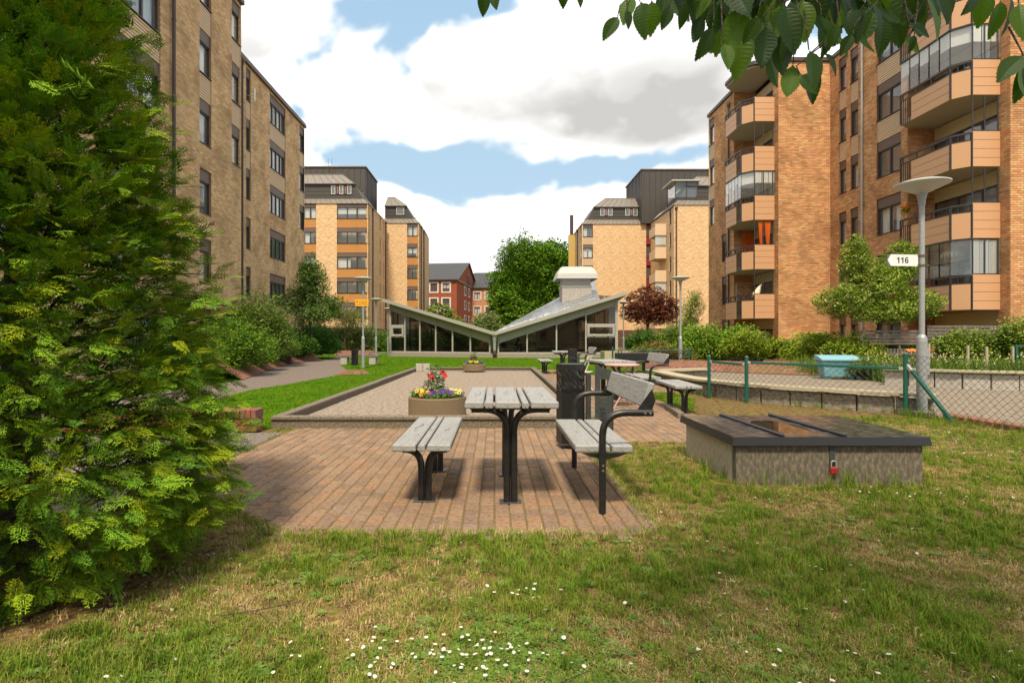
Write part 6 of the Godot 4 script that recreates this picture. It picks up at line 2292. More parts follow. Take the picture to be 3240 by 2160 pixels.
func make_thuja() -> void:
	var t := thing("thuja_conifer", "tall dense conifer with yellow-tipped flat sprays at the lawn edge", "tree", Vector3(-2.55, 0, -3.0))
	var r := RandomNumberGenerator.new()
	r.seed = 77
	var tr := G.new()
	limb(tr, Vector3(0, -.05, 0), Vector3(.02, 3.5, 0), .11, .02, r, 8)
	part(t, "trunk", tr, M.bark)
	var t2 := G.new()
	limb(t2, Vector3(.35, -.05, .80), Vector3(.2, .5, .5), .05, .03, r, 5)
	part(t, "side_trunk", t2, M.bark)
	var ns := noise_of(31, 1.5, 3)
	var tones := [Color(.16, .275, .030), Color(.125, .245, .034), Color(.195, .285, .028), Color(.225, .275, .022), Color(.10, .21, .034), Color(.16, .25, .03)]
	# a few spray shapes, each in every tone
	var shapes := []
	var dyes := []
	for v in 5:
		var g := spray(v + 1) if v < 4 else inner_spray()
		shapes.append(g)
		var row := []
		for c in tones:
			var pc := g.c.duplicate()
			for j in pc.size(): pc[j] = Color(pc[j].r * c.r, pc[j].g * c.g, pc[j].b * c.b)
			row.append(pc)
		dyes.append(row)
	var prof := [[0.0, .74], [.3, 1.00], [.9, .98], [1.9, .80], [2.9, .55], [3.3, .33], [3.9, .03]]
	var radius := func(y: float) -> float:
		for j in prof.size() - 1:
			if y <= prof[j + 1][0]:
				return lerpf(prof[j][1], prof[j + 1][1], (y - prof[j][0]) / (prof[j + 1][0] - prof[j][0]))
		return .03
	var br := G.new()
	var all := G.new()
	all.tinted = true
	for i in 5600:
		# a bough: a string of sprays from inside to the skin
		var y := 3.85 * (.02 + .97 * pow(r.randf(), 1.2))
		var a := r.randf() * TAU
		# boughs gather into layers and leave dark gaps between
		var lump := ns.get_noise_3d(cos(a) * 1.5, y * 1.5, sin(a) * 1.5)
		var R: float = radius.call(y) * (1.0 + .20 * lump + .05 * r.randfn())
		var out := Vector3(cos(a), 0, sin(a))
		if lump < -.16 and r.randf() < .62: continue
		if out.z < -.25 and r.randf() < .78: continue
		var slope := lerpf(-.15, .9, y / 3.7) + r.randf_range(-.3, .35)
		var dir := (out + UP * slope).normalized()
		var tip := out * R + UP * y
		if tip.y < .06: tip.y = .06 + r.randf() * .1
		if i % 12 == 0:
			limb(br, tip - dir * (R * .85), tip - dir * .10, .010, .003, r, 3)
		var tone := r.randi() % tones.size()
		for k in 6:
			var back := k * .06 + r.randf() * .04 + (.10 if k > 3 else 0.0)
			var p := tip - dir * back + Vector3(r.randfn(), r.randfn(), r.randfn()) * (.02 + .03 * k)
			if p.y < .05: p.y = .05
			var yaw := atan2(dir.x, dir.z) + r.randf_range(-.8, .8)
			var pitch := -asin(clampf(dir.y, -1, 1)) + r.randf_range(-.35, .55)
			var roll := r.randf_range(-.9, .9)
			var bs := Basis(UP, yaw) * Basis(Vector3(1, 0, 0), pitch) * Basis(Vector3(0, 0, 1), roll)
			var s := r.randf_range(.55, .95)
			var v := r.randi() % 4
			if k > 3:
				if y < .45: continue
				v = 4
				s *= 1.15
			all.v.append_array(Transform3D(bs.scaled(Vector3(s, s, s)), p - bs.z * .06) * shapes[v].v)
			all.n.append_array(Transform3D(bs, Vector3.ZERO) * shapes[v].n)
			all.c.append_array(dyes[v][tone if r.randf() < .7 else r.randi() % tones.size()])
	var bo := part(t, "bough", br, M.bark)
	bo.set_meta("kind", "stuff")
	var cr := part(t, "crown", all, M.thuja)
	cr.set_meta("kind", "stuff")

func elm_leaf(sd: int) -> Mesh:
	# ovate toothed leaf, 1 unit long, tip along +z, folded with sunken veins
	var r := RandomNumberGenerator.new()
	r.seed = sd
	var g := G.new()
	g.tint(Color(1, 1, 1))
	var n := 11
	var wid := func(t: float) -> float: return .30 * pow(sin(PI * pow(t, .78)), .80) * (1.0 - .15 * t)
	var mid := func(t: float) -> Vector3: return Vector3(.03 * sin(t * 3 + sd), -.16 * t * t, t)
	for i in n:
		var t0 := float(i) / n
		var t1 := float(i + 1) / n
		for s in [-1.0, 1.0]:
			var w0: float = wid.call(clampf(t0, .001, .999))
			var w1: float = wid.call(clampf(t1, .001, .999))
			var skew: float = .02 * s
			var m0: Vector3 = mid.call(t0)
			var m1: Vector3 = mid.call(t1)
			var f := .22
			# vein ridge at t0 edge, trough between
			var e0 := m0 + Vector3(s * w0, w0 * f, .05)
			var e1 := m1 + Vector3(s * w1, w1 * f, .05)
			var tooth := m0.lerp(m1, .75) + Vector3(s * (lerpf(w0, w1, .75) + .014), lerpf(w0, w1, .75) * f - .006, .085)
			var h := m0.lerp(m1, .5) + Vector3(s * lerpf(w0, w1, .5) * .55, lerpf(w0, w1, .5) * f * .55 - .005, .03)
			var tris := [[m0, e0, h], [e0, tooth, h], [tooth, e1, h], [e1, m1, h], [m1, m0, h]]
			for q in tris:
				if s > 0: g.tri(q[0], q[1], q[2])
				else: g.tri(q[0], q[2], q[1])
	return g.mesh()

func make_elm() -> void:
	var t := thing("elm_tree", "elm tree with toothed green leaves hanging over the view from above", "tree", Vector3(3.0, 0, 2.4))
	var r := RandomNumberGenerator.new()
	r.seed = 500
	var o := t.position
	var tr := G.new()
	limb(tr, Vector3(0, -.05, 0), Vector3(-.1, 2.6, -.2), .19, .14, r, 6)
	limb(tr, Vector3(-.1, 2.6, -.2), Vector3(-.6, 4.6, -1.2), .13, .05, r, 6)
	part(t, "trunk", tr, M.bark)
	var lb := G.new()
	limb(lb, Vector3(-.1, 2.5, -.2), Vector3(1.0, 2.45, -1.35) - o + Vector3(.9, 0, .1), .07, .03, r, 8)
	limb(lb, Vector3(1.9, 2.45, -1.25) - o, Vector3(.95, 2.08, -1.25) - o, .03, .006, r, 6)
	limb(lb, Vector3(1.5, 2.3, -1.25) - o, Vector3(.45, 2.02, -1.2) - o, .014, .004, r, 6)
	part(t, "limb", lb, M.bark)
	var meshes := [elm_leaf(1), elm_leaf(2), elm_leaf(3), elm_leaf(4)]
	var f := 1750.0
	var tones := [Color(.050, .108, .012), Color(.036, .084, .012), Color(.105, .195, .014), Color(.030, .070, .012)]
	var tw := G.new()
	var hang := func(u: float, v: float, ang: float, len: float, dep: float, tone: Color):
		# u, v: where the leaf stalk starts, as read off the photograph, placed at its own distance
		var p := Vector3((u - 1566) * dep / f, 1.22 + (1068 - v) * dep / f, -dep) - o
		var dn := Vector3(sin(ang), -cos(ang), r.randf_range(-.45, .35)).normalized()
		var s := len * dep / f
		var nrm := Vector3(r.randf_range(-.7, .7), r.randf_range(-.2, .6), 1).normalized()
		var x := dn.cross(nrm).normalized()
		var y := dn.cross(x)
		if y.z < 0 and r.randf() < .8:
			x = -x
			y = -y
		var g := meshes[r.randi() % 4] as Mesh
		var key := "elm%s" % tone
		if not cache.has(key):
			var m := leafy(key, Color(.75, .95, .18), .42)
			m.albedo_color = tone.linear_to_srgb()
			cache[key] = m
		pm(t, "leaf", g, cache[key], Transform3D(Basis(x * s, y * s, dn * s), p))
		tw.tube([p, p - dn * (s * .15) + UP * .015, p + Vector3(r.randf_range(-.05, .09), .09, -.02)], [.0011, .0014, .0022], 4, false)
	# readable outer leaves
	for q in [[2255, 95, -.35, 135], [2300, 60, -.15, 165], [2345, 110, -.1, 175], [2360, 40, .1, 150], [2230, 60, -.5, 120], [2290, 150, .05, 130], [2420, 95, .1, 150], [2440, 190, .25, 120], [2470, 30, -.2, 170], [2520, 90, -.25, 165], [2560, 170, .2, 150], [2510, 215, -.15, 120], [2560, 225, .45, 125], [2600, 60, .05, 170], [2640, 120, .5, 130], [2610, 180, .7, 110], [2480, 140, 0, 170], [2530, 250, .7, 115], [2690, 40, .1, 140], [2720, 90, .2, 115], [2760, 20, .3, 150], [2800, 70, -.1, 130], [2830, 30, .2, 140], [2880, 90, 1.1, 110], [2860, 130, .9, 90], [2895, 120, -.1, 75], [2920, 10, .0, 130], [2960, -10, .35, 140], [2990, -20, .6, 120], [2700, 120, -.4, 100], [2650, 90, -.2, 100], [2400, 60, -.3, 120]]:
		hang.call(q[0], q[1] - 12.0, q[2] + r.randf_range(-.1, .1), q[3] * r.randf_range(.6, .88), r.randf_range(1.05, 1.3), tones[r.randi() % 4])
	for q in [[2000, -10, -.3, 95], [2025, 5, .1, 110], [1985, 30, .2, 60], [2060, 0, .25, 100], [2100, -20, -.1, 95], [2140, -25, .1, 120], [2195, -30, .35, 110], [2170, 0, 0, 75], [1955, 50, -.6, 75], [2120, 20, -.2, 70], [1540, -35, -.3, 75], [1555, -40, .2, 60], [1825, -60, .2, 75], [1790, -60, -.1, 65], [3135, -25, -.2, 95], [3165, 0, .15, 110], [3200, -10, .3, 100], [3225, 10, -.1, 110], [3100, -30, -.5, 90], [3240, 175, -.85, 115], [3255, 190, -.2, 120], [3235, 205, .25, 100]]:
		hang.call(q[0], q[1], q[2] + r.randf_range(-.1, .1), q[3] * r.randf_range(.9, 1.1), r.randf_range(1.05, 1.25), tones[r.randi() % 3])
	# the mass behind and above them
	for i in 150:
		var u := r.randf_range(2240, 2950)
		var v := r.randf_range(-150, 70 if u < 2650 else 10)
		hang.call(u, v, r.randf_range(-.7, .7), r.randf_range(75, 155), r.randf_range(1.1, 1.7), tones[r.randi() % 4])
	for i in 25:
		hang.call(r.randf_range(2000, 2260), r.randf_range(-170, -70), r.randf_range(-.5, .5), r.randf_range(100, 130), r.randf_range(1.1, 1.5), tones[r.randi() % 4])
	part(t, "twig", tw, M.bark)
	# rest of the crown, above and behind the picture
	var xf := []
	var cs := []
	var cl := leaf_cluster(90, 9, .10, .33, .16)
	for i in 900:
		var d := Vector3(r.randfn(), r.randfn(), r.randfn()).normalized() * pow(r.randf(), .45)
		var p := Vector3(2.6, 4.8, 1.4) + d * Vector3(3.0, 1.5, 2.6)
		if p.y < 1.22 + .66 * maxf(-p.z, 0) + .75: continue
		var s := r.randf_range(.8, 1.3)
		xf.append(Transform3D(Basis(UP, r.randf() * TAU).scaled(Vector3(s, s, s)), p - o))
		cs.append(tones[r.randi() % 4] * r.randf_range(.9, 1.2))
	multi(t, "crown", cl, M.leaf, xf, cs)

func make_grass() -> void:
	var r := RandomNumberGenerator.new()
	r.seed = 900
	var tuft := func(sd: int, blades: int, h: float, w: float, spread: float, lean: float) -> Mesh:
		var q := RandomNumberGenerator.new()
		q.seed = sd
		var g := G.new()
		for i in blades:
			var a := q.randf() * TAU
			var b := Vector3(cos(a), 0, sin(a)) * spread * sqrt(q.randf())
			var la := q.randf() * TAU
			var ln := Vector3(cos(la), 0, sin(la)) * lean * q.randf_range(.3, 1.1)
			var hh := h * q.randf_range(.55, 1.15)
			var sd2 := Vector3(-sin(la), 0, cos(la)) * w * q.randf_range(.7, 1.2)
			var t := q.randf_range(.75, 1.2)
			g.tint(Color(t, t, t * .9))
			var m := b + UP * (hh * .6) + ln * (hh * .35)
			var tip := b + UP * hh * (1.0 - .25 * lean) + ln * hh
			g.quad(b - sd2, b + sd2, m + sd2 * .8, m - sd2 * .8)
			g.tri(m - sd2 * .8, m + sd2 * .8, tip)
		return g.mesh()
	var green := [Color(.155, .235, .026), Color(.125, .215, .023), Color(.19, .255, .034), Color(.225, .26, .045)]
	var dry := [Color(.50, .365, .165), Color(.42, .30, .13), Color(.56, .43, .225), Color(.34, .27, .085)]
	var patch := noise_of(41, .55, 3)
	var fine := noise_of(42, 2.2, 2)
	# rough grass in front: short worn turf, straw and soil showing
	var A := [[], [], [], []]
	var C := [[], [], [], []]
	var kinds := [tuft.call(1, 18, .034, .0014, .045, 1.0), tuft.call(2, 14, .048, .0015, .04, .8), tuft.call(3, 20, .022, .0013, .05, 1.4), tuft.call(4, 22, .075, .0016, .03, .7)]
	for i in 36000:
		var d := 1.35 + 7.2 * pow(r.randf(), 1.35)
		var hw := d * .98 + .2
		var x := r.randf_range(-hw * .95, hw)
		if not is_grass(x, d) or x < -2.9: continue
		var p := patch.get_noise_2d(x, d)
		var q := fine.get_noise_2d(x, d)
		var under := Vector2(x + 2.55, d - 3.0).length() < 1.0
		if under and r.randf() < .86: continue
		var lush := .20 + p * 1.5 + q * .5
		if d > 5.0 or (x > 1.3 and d > 3.2): lush += .45
		if lush < -.42 and r.randf() < .75: continue
		var isgreen := r.randf() < clampf(.36 + lush * .9, .08, .96)
		var k := 0
		if isgreen:
			k = 0 if r.randf() < .6 else 1
			if lush > .45 and r.randf() < .25: k = 3
		else:
			k = 2 if r.randf() < .75 else 0
		var s := r.randf_range(.75, 1.25)
		A[k].append(Transform3D(Basis(UP, r.randf() * TAU).scaled(Vector3(s, s * r.randf_range(.8, 1.2), s)), Vector3(x, -.014, -d)))
		var c: Color = (green if isgreen else dry)[r.randi() % 4] * r.randf_range(.8, 1.2)
		c.a = 1
		C[k].append(c)
	var rough := thing("rough_grass", "worn rough grass with straw patches in front of the brick paving", "grass")
	rough.set_meta("kind", "stuff")
	for k in 4: multi(rough, "tufts", kinds[k], M.grass, A[k], C[k])
	# mown lawn
	A = [[], []]
	C = [[], []]
	for i in 40000:
		var d := 7.5 + 26.5 * pow(r.randf(), 1.25)
		var x := r.randf_range(-.62 * d, .36 * d)
		if not is_grass(x, d): continue
		if x > 3.2 and d < 15.0 and x > 4.0: continue
		var p := patch.get_noise_2d(x, d)
		var k := 0 if r.randf() < .8 else 1
		var s := r.randf_range(1.0, 1.5) * (1.0 + d * .02)
		A[k].append(Transform3D(Basis(UP, r.randf() * TAU).scaled(Vector3(s, s * .85, s)), Vector3(x, -.01, -d)))
		var c := Color(.095, .225, .008).lerp(Color(.155, .265, .013), clampf(.5 + p + r.randf_range(-.4, .4), 0, 1)) * r.randf_range(.85, 1.15)
		c.a = 1
		C[k].append(c)
	var lawn := thing("mown_grass", "bright mown lawn around the gravel court", "grass")
	lawn.set_meta("kind", "stuff")
	for k in 2: multi(lawn, "tufts", kinds[k], M.grass, A[k], C[k])
	# grass creeping over the paving's edge
	var ex := []
	var ec := []
	for i in 420:
		var x := r.randf_range(-1.35, 1.06)
		var d := 3.41 + r.randfn() * .035
		if r.randf() < .35:
			x = 1.03 + r.randfn() * .025
			d = r.randf_range(3.4, 6.4)
		elif r.randf() < .3:
			d = r.randf_range(3.43, 4.5)
			x = -1.36 - (d - 3.43) * 1.05 + r.randfn() * .03
		ex.append(Transform3D(Basis(UP, r.randf() * TAU).scaled(Vector3.ONE * r.randf_range(.7, 1.3)), Vector3(x, -.008, -d)))
		ec.append((green if r.randf() < .75 else dry)[r.randi() % 4] * r.randf_range(.9, 1.25))
	multi(rough, "edge_tufts", kinds[1], M.grass, ex, ec)
	# moss and weeds in the paving joints
	var wx := []
	var wc := []
	for i in 900:
		var col := r.randi_range(-26, 9)
		var d := r.randf_range(3.45, 8.5)
		var x := col * .1065 - .003 + r.randf_range(-.004, .004)
		if not is_paved(x, d): continue
		if patch.get_noise_2d(x * 2 + 40, d * 2) < -.05: continue
		var s := r.randf_range(.10, .22) if r.randf() < .96 else r.randf_range(.4, .7)
		wx.append(Transform3D(Basis(UP, r.randf() * TAU).scaled(Vector3(s, s, s)), Vector3(x, -.006, -d)))
		wc.append(Color(.16, .17, .03) * r.randf_range(.6, 1.2))
	var weeds := multi(self, "joint_moss", kinds[0], M.grass, wx, wc)
	tag(weeds, "moss and tiny weeds growing in the paving joints", "moss", "", "stuff")
	# daisies
	var dg := G.new()
	for i in 11:
		var a := TAU * i / 11
		dg.tint(Color(.80, .79, .76))
		kite(dg, Vector3(0, .045, 0), Vector3(cos(a), .12, sin(a)).normalized(), Vector3(-sin(a), 0, cos(a)), .0125, .0028, .1)
	dg.tint(Color(.75, .50, .03))
	dg.lathe(Vector3(0, .045, 0), [Vector2(.004, 0), Vector2(.0035, .002), Vector2(0, .003)], 7)
	dg.tint(Color(.10, .18, .03))
	dg.tube([Vector3.ZERO, Vector3(0, .045, 0)], .0007, 3, false)
	var dx := []
	var spots := [[-.12, 2.12, .36, .09, 85], [.10, 2.62, .16, .05, 14], [-.62, 2.05, .30, .12, 14], [4.3, 6.4, 1.0, .35, 90], [5.6, 6.9, 1.3, .5, 130], [6.2, 5.6, 1.6, .6, 120], [3.0, 7.0, .8, .35, 60], [4.9, 4.4, 1.2, .5, 60], [3.0, 4.3, .9, .12, 26], [1.6, 2.9, .9, .5, 26], [4.0, 3.4, 1.2, .5, 26], [-1.3, 1.95, .3, .1, 8], [1.3, 2.1, .5, .15, 14]]
	for q in spots:
		for i in q[4]:
			var x: float = q[0] + r.randfn() * q[2] * .6
			var d: float = q[1] + r.randfn() * q[3]
			if not is_grass(x, d): continue
			var s := r.randf_range(.5, .85)
			dx.append(Transform3D(Basis(UP, r.randf() * TAU).scaled(Vector3(s, s, s)) * Basis(Vector3(1, 0, 0), r.randf_range(-.1, .5)), Vector3(x, -.012, -d)))
	var da := multi(self, "daisies", dg.mesh(), M.petal, dx)
	tag(da, "small white daisies scattered through the rough grass", "daisies", "", "stuff")
	# clover and daisy leaf rosettes
	var rg := G.new()
	for i in 8:
		var a := TAU * i / 8 + r.randf_range(-.2, .2)
		var t := r.randf_range(.8, 1.2)
		rg.tint(Color(t, t, t))
		kite(rg, Vector3(cos(a), .3, sin(a)) * .006, Vector3(cos(a), .45, sin(a)).normalized(), Vector3(-sin(a), 0, cos(a)), .030, .009, .2)
	var cx := []
	var cc := []
	for q in [[.05, 2.10, .42, .15, 330], [-1.2, 2.05, .35, .13, 120], [1.2, 2.0, .5, .13, 110], [4.6, 6.4, 1.6, .5, 220], [.6, 2.8, .8, .4, 90], [3.2, 3.6, 1.2, .5, 120], [-.9, 2.9, .3, .2, 40]]:
		for i in q[4]:
			var x: float = q[0] + r.randfn() * q[2] * .6
			var d: float = q[1] + r.randfn() * q[3]
			if not is_grass(x, d): continue
			var s := r.randf_range(.6, 1.3)
			cx.append(Transform3D(Basis(UP, r.randf() * TAU).scaled(Vector3(s, s, s)), Vector3(x, -.008, -d)))
			cc.append(Color(.12, .20, .035) * r.randf_range(.8, 1.25))
	var cv := multi(self, "rosettes", rg.mesh(), M.leaf, cx, cc)
	tag(cv, "low green clover and daisy leaf rosettes in the rough grass", "ground cover", "", "stuff")
	# dead leaves, bark chips and needles on the soil
	var lx := []
	var lc := []
	var chip := G.new()
	chip.tint(Color(1, 1, 1))
	kite(chip, Vector3.ZERO, Vector3(0, .1, 1).normalized(), Vector3(1, 0, 0), .022, .006, .4)
	for i in 1500:
		var x := r.randf_range(-2.4, 2.8)
		var d := 1.6 + 2.6 * pow(r.randf(), 1.2)
		if r.randf() < .5:
			var a := r.randf() * TAU
			x = -2.4 + cos(a) * r.randf_range(.6, 1.5)
			d = 2.6 + sin(a) * r.randf_range(.5, 1.2)
		if not is_grass(x, d): continue
		var s := r.randf_range(.5, 1.3)
		lx.append(Transform3D(Basis(UP, r.randf() * TAU).scaled(Vector3(s, s, s)) * Basis(Vector3(0, 0, 1), r.randf_range(-.6, .6)), Vector3(x, .0, -d)))
		lc.append([Color(.28, .16, .08), Color(.40, .30, .18), Color(.16, .09, .05), Color(.46, .38, .26)][r.randi() % 4])
	var lt := multi(self, "litter", chip.mesh(), M.leaf, lx, lc)
	tag(lt, "dry leaf bits and chips strewn over the worn soil", "leaf litter", "", "stuff")
	# fallen twigs
	for q in [[-1.05, 2.45, .5, "thin dry twig forked in the grass below the conifer"], [.25, 1.93, .32, "thin dark twig lying by the daisy patch"], [-1.15, 3.05, .45, "curved dry twig on bare soil by the paving"]]:
		var tw := G.new()
		limb(tw, Vector3(-q[2] * .3, .012, .05), Vector3(q[2] * .3, .016, -.07), .0026, .0014, r, 6)
		limb(tw, Vector3(0, .012, 0), Vector3(q[2] * .2, .02, .12), .002, .001, r, 4)
		solo("fallen_twig", q[3], "twig", tw, M.bark, Vector3(q[0], 0, -q[1]), "twigs in the grass")
	# tall grass along the chamber, walls and fence
	var tall: Mesh = tuft.call(9, 12, .22, .0022, .05, .55)
	var tx := []
	var tc := []
	for q in [[2.0, 4.56, 3.6, 4.56, 26], [1.96, 4.6, 1.96, 5.8, 18], [3.66, 4.6, 3.66, 5.8, 16], [4.25, 13.0, 4.4, 11.6, 30], [4.45, 11.5, 5.5, 9.8, 30], [5.5, 9.8, 6.8, 8.6, 30], [6.4, 8.7, 6.75, 8.0, 40], [6.8, 8.0, 6.85, 6.6, 24]]:
		for i in q[4]:
			var u := r.randf()
			tx.append(Transform3D(Basis(UP, r.randf() * TAU).scaled(Vector3.ONE * r.randf_range(.35, .95)), Vector3(lerpf(q[0], q[2], u) + r.randf_range(-.05, .05), -.015, -lerpf(q[1], q[3], u) + r.randf_range(-.04, .04))))
			tc.append(green[r.randi() % 4] * r.randf_range(.9, 1.2))
	var tg := multi(self, "tall_grass", tall, M.grass, tx, tc)
	tag(tg, "uncut grass blades along the chamber, block wall and fence foot", "grass", "", "stuff")
	# meadow behind the plank wall
	var mx := []
	var mc := []
	for i in 2600:
		var x := r.randf_range(9.9, 17.5)
		var d := r.randf_range(13.6, 19.0)
		if d < 24.2 - x * .92 or inside(PLAZA, x, d): continue
		mx.append(Transform3D(Basis(UP, r.randf() * TAU).scaled(Vector3.ONE * r.randf_range(2.0, 3.6)), Vector3(x, -.02, -d)))
		mc.append(Color(.13, .20, .03) * r.randf_range(.8, 1.25))
	var md := multi(self, "meadow_grass", tall, M.grass, mx, mc)
	tag(md, "long meadow grass behind the plank-topped block wall", "grass", "", "stuff")
	var wf := []
	for i in 420:
		var x := r.randf_range(10.3, 17.5)
		var d := r.randf_range(13.8, 17.5)
		if d < 24.6 - x * .92: continue
		wf.append(Transform3D(Basis(UP, r.randf() * TAU).scaled(Vector3(2.0, r.randf_range(9, 17), 2.0)), Vector3(x, .0, -d)))
	var wfl := multi(self, "meadow_flowers", dg.mesh(), M.petal, wf)
	tag(wfl, "white wild flowers standing in the long meadow grass", "wild flowers", "", "stuff")

func pansy(label: String, at: Vector3, cols: Array, n: int, sd: int) -> void:
	var t := thing("pansy_plant", label, "flower", at, 0, "pansies in the round planters")
	var r := RandomNumberGenerator.new()
	r.seed = sd
	crown(t, "foliage", [[Vector3(0, .05, 0), Vector3(.10, .07, .10)]], 80, leaf_cluster(sd, 5, .035, .35, .03), M.leaf, [Color(.09, .19, .03), Color(.13, .24, .05)], Vector2(.8, 1.2), sd)
	for i in n:
		var col: Color = cols[r.randi() % cols.size()]
		var g := G.new()
		for k in 5:
			var a := TAU * k / 5 + .3
			g.tint(col * r.randf_range(.85, 1.1))
			var d := Vector3(cos(a), sin(a), .1).normalized()
			var s := Vector3(-sin(a), cos(a), 0)
			var b := d * .004
			var pts := [b, b + d * .018 + s * .013, b + d * .030 + s * .008, b + d * .030 - s * .008, b + d * .018 - s * .013]
			for q in range(1, 4): g.tri(pts[0], pts[q + 1], pts[q])
		g.tint(Color(.02, .01, .02) if i % 2 == 0 else Color(.6, .35, .02))
		g.lathe(Vector3(0, -.004, .006), [Vector2(.008, 0), Vector2(0, .006)], 6)
		var p := Vector3(r.randf_range(-.10, .10), r.randf_range(.09, .135), r.randf_range(-.06, .11))
		part(t, "flower", g, M.petal, Transform3D(Basis(UP, r.randf_range(-.5, .5)) * Basis(Vector3(1, 0, 0), r.randf_range(-.7, -.1)), p))
		var st := G.new()
		st.tube([Vector3(p.x * .5, .02, p.z * .5), p], .0015, 4, false)
		part(t, "stalk", st, M.spacer_wood if false else M.fence_green)

func make_planters() -> void:
	for q in [["round exposed-aggregate planter with pansies and a red-flowered shoot near the table", Vector3(-.87, .025, -8.36), .435, .31], ["smaller looking round planter of pansies at the far end of the gravel court", Vector3(-.73, .025, -19.35), .405, .28]]:
		var t := thing("round_planter", q[0], "planter", q[1], 0, "round aggregate planters")
		var r: float = q[2]
		var h: float = q[3]
		var far: bool = q[1].z < -15
		var b := G.new()
		b.lathe(Vector3.ZERO, [Vector2(r, .05 if far else 0.0), Vector2(r, h - .012), Vector2(r - .012, h), Vector2(r - .05, h), Vector2(r - .055, h - .06)], 40)
		if far: b.lathe(Vector3.ZERO, [Vector2(r * .82, 0), Vector2(r * .82, .055), Vector2(r, .056)], 30)
		part(t, "bowl", b, M.aggregate)
		var s := G.new()
		s.lathe(Vector3.ZERO, [Vector2(r - .045, h - .055), Vector2(0, h - .03)], 24)
		part(t, "compost", s, M.compost)
	var Y := Color(.78, .52, .02)
	var Pl := Color(.085, .025, .22)
	var O := Color(.75, .24, .02)
	var Cr := Color(.74, .62, .18)
	var y := .025 + .27
	var list := [["yellow pansies at the path side of the near planter", -.30, .05, [Y, Y, Pl], 6], ["purple and yellow pansies behind the near planter's rim", -.18, -.15, [Pl, Y], 6], ["orange pansies in the front of the near planter", -.14, .20, [O, O, Y], 6], ["deep purple pansies in the front of the near planter", .03, .26, [Pl], 6], ["mixed violet pansies beside the red-flowered shoot", .12, .10, [Pl, Pl, O], 6], ["cream yellow pansies at the table side of the near planter", .28, -.02, [Cr, Cr, Y], 7], ["dark violet pansies hanging over the near planter's table side", .30, .18, [Pl, Cr], 6], ["pale yellow pansies at the back of the near planter", .15, -.20, [Cr, Y], 6]]
	var i := 0
	for p in list:
		pansy(p[0], Vector3(-.87 + p[1], y, -8.36 + p[2]), p[3], p[4], 700 + i)
		i += 1
	for p in [["purple pansies at the lawn side of the far planter", -.22, .1, [Pl], 6], ["bright yellow pansies in front of the far planter", -.05, .18, [Y], 7], ["orange pansies in the middle of the far planter", .10, .12, [O, Y], 6], ["violet pansies at the bench side of the far planter", .24, .05, [Pl], 6]]:
		pansy(p[0], Vector3(-.73 + p[1], .025 + .245, -19.35 + p[2]), p[3], p[4], 700 + i)
		i += 1
	# upright shoots with red flowers
	for q in [["upright glossy shoot with red trumpet flowers in the near planter", Vector3(-.90, y, -8.42), .48, 5], ["bushy green shoot in the far planter", Vector3(-.73, .27, -19.4), .42, 0]]:
		var t := thing("flowering_shoot", q[0], "plant", q[1])
		var r := RandomNumberGenerator.new()
		r.seed = 60 + q[3]
		var st := G.new()
		for k in 6:
			var e := Vector3(r.randf_range(-.20, .20), q[2] * r.randf_range(.75, 1.05), r.randf_range(-.1, .1))
			limb(st, Vector3(e.x * .2, -.02, 0), e, .006, .002, r, 5)
			if k < q[3]:
				var fl := G.new()
				fl.tint(Color(.62, .035, .045))
				for w in 5:
					var a := TAU * w / 5
					kite(fl, Vector3.ZERO, Vector3(cos(a), sin(a), .3).normalized(), Vector3(-sin(a), cos(a), 0), .055, .020)
				part(t, "flower", fl, M.petal, Transform3D(Basis(Vector3(1, 0, 0), -.2), e * Vector3(1, .85, 1) + Vector3(0, 0, .05)))
		part(t, "stem", st, M.bark)
		crown(t, "foliage", [[Vector3(0, q[2] * .5, 0), Vector3(.15, q[2] * .5, .12)]], 110, leaf_cluster(66, 4, .07, .22, .03), M.leaf_gloss, [Color(.06, .13, .03), Color(.10, .18, .04), Color(.16, .13, .04)], Vector2(.7, 1.1), 67)

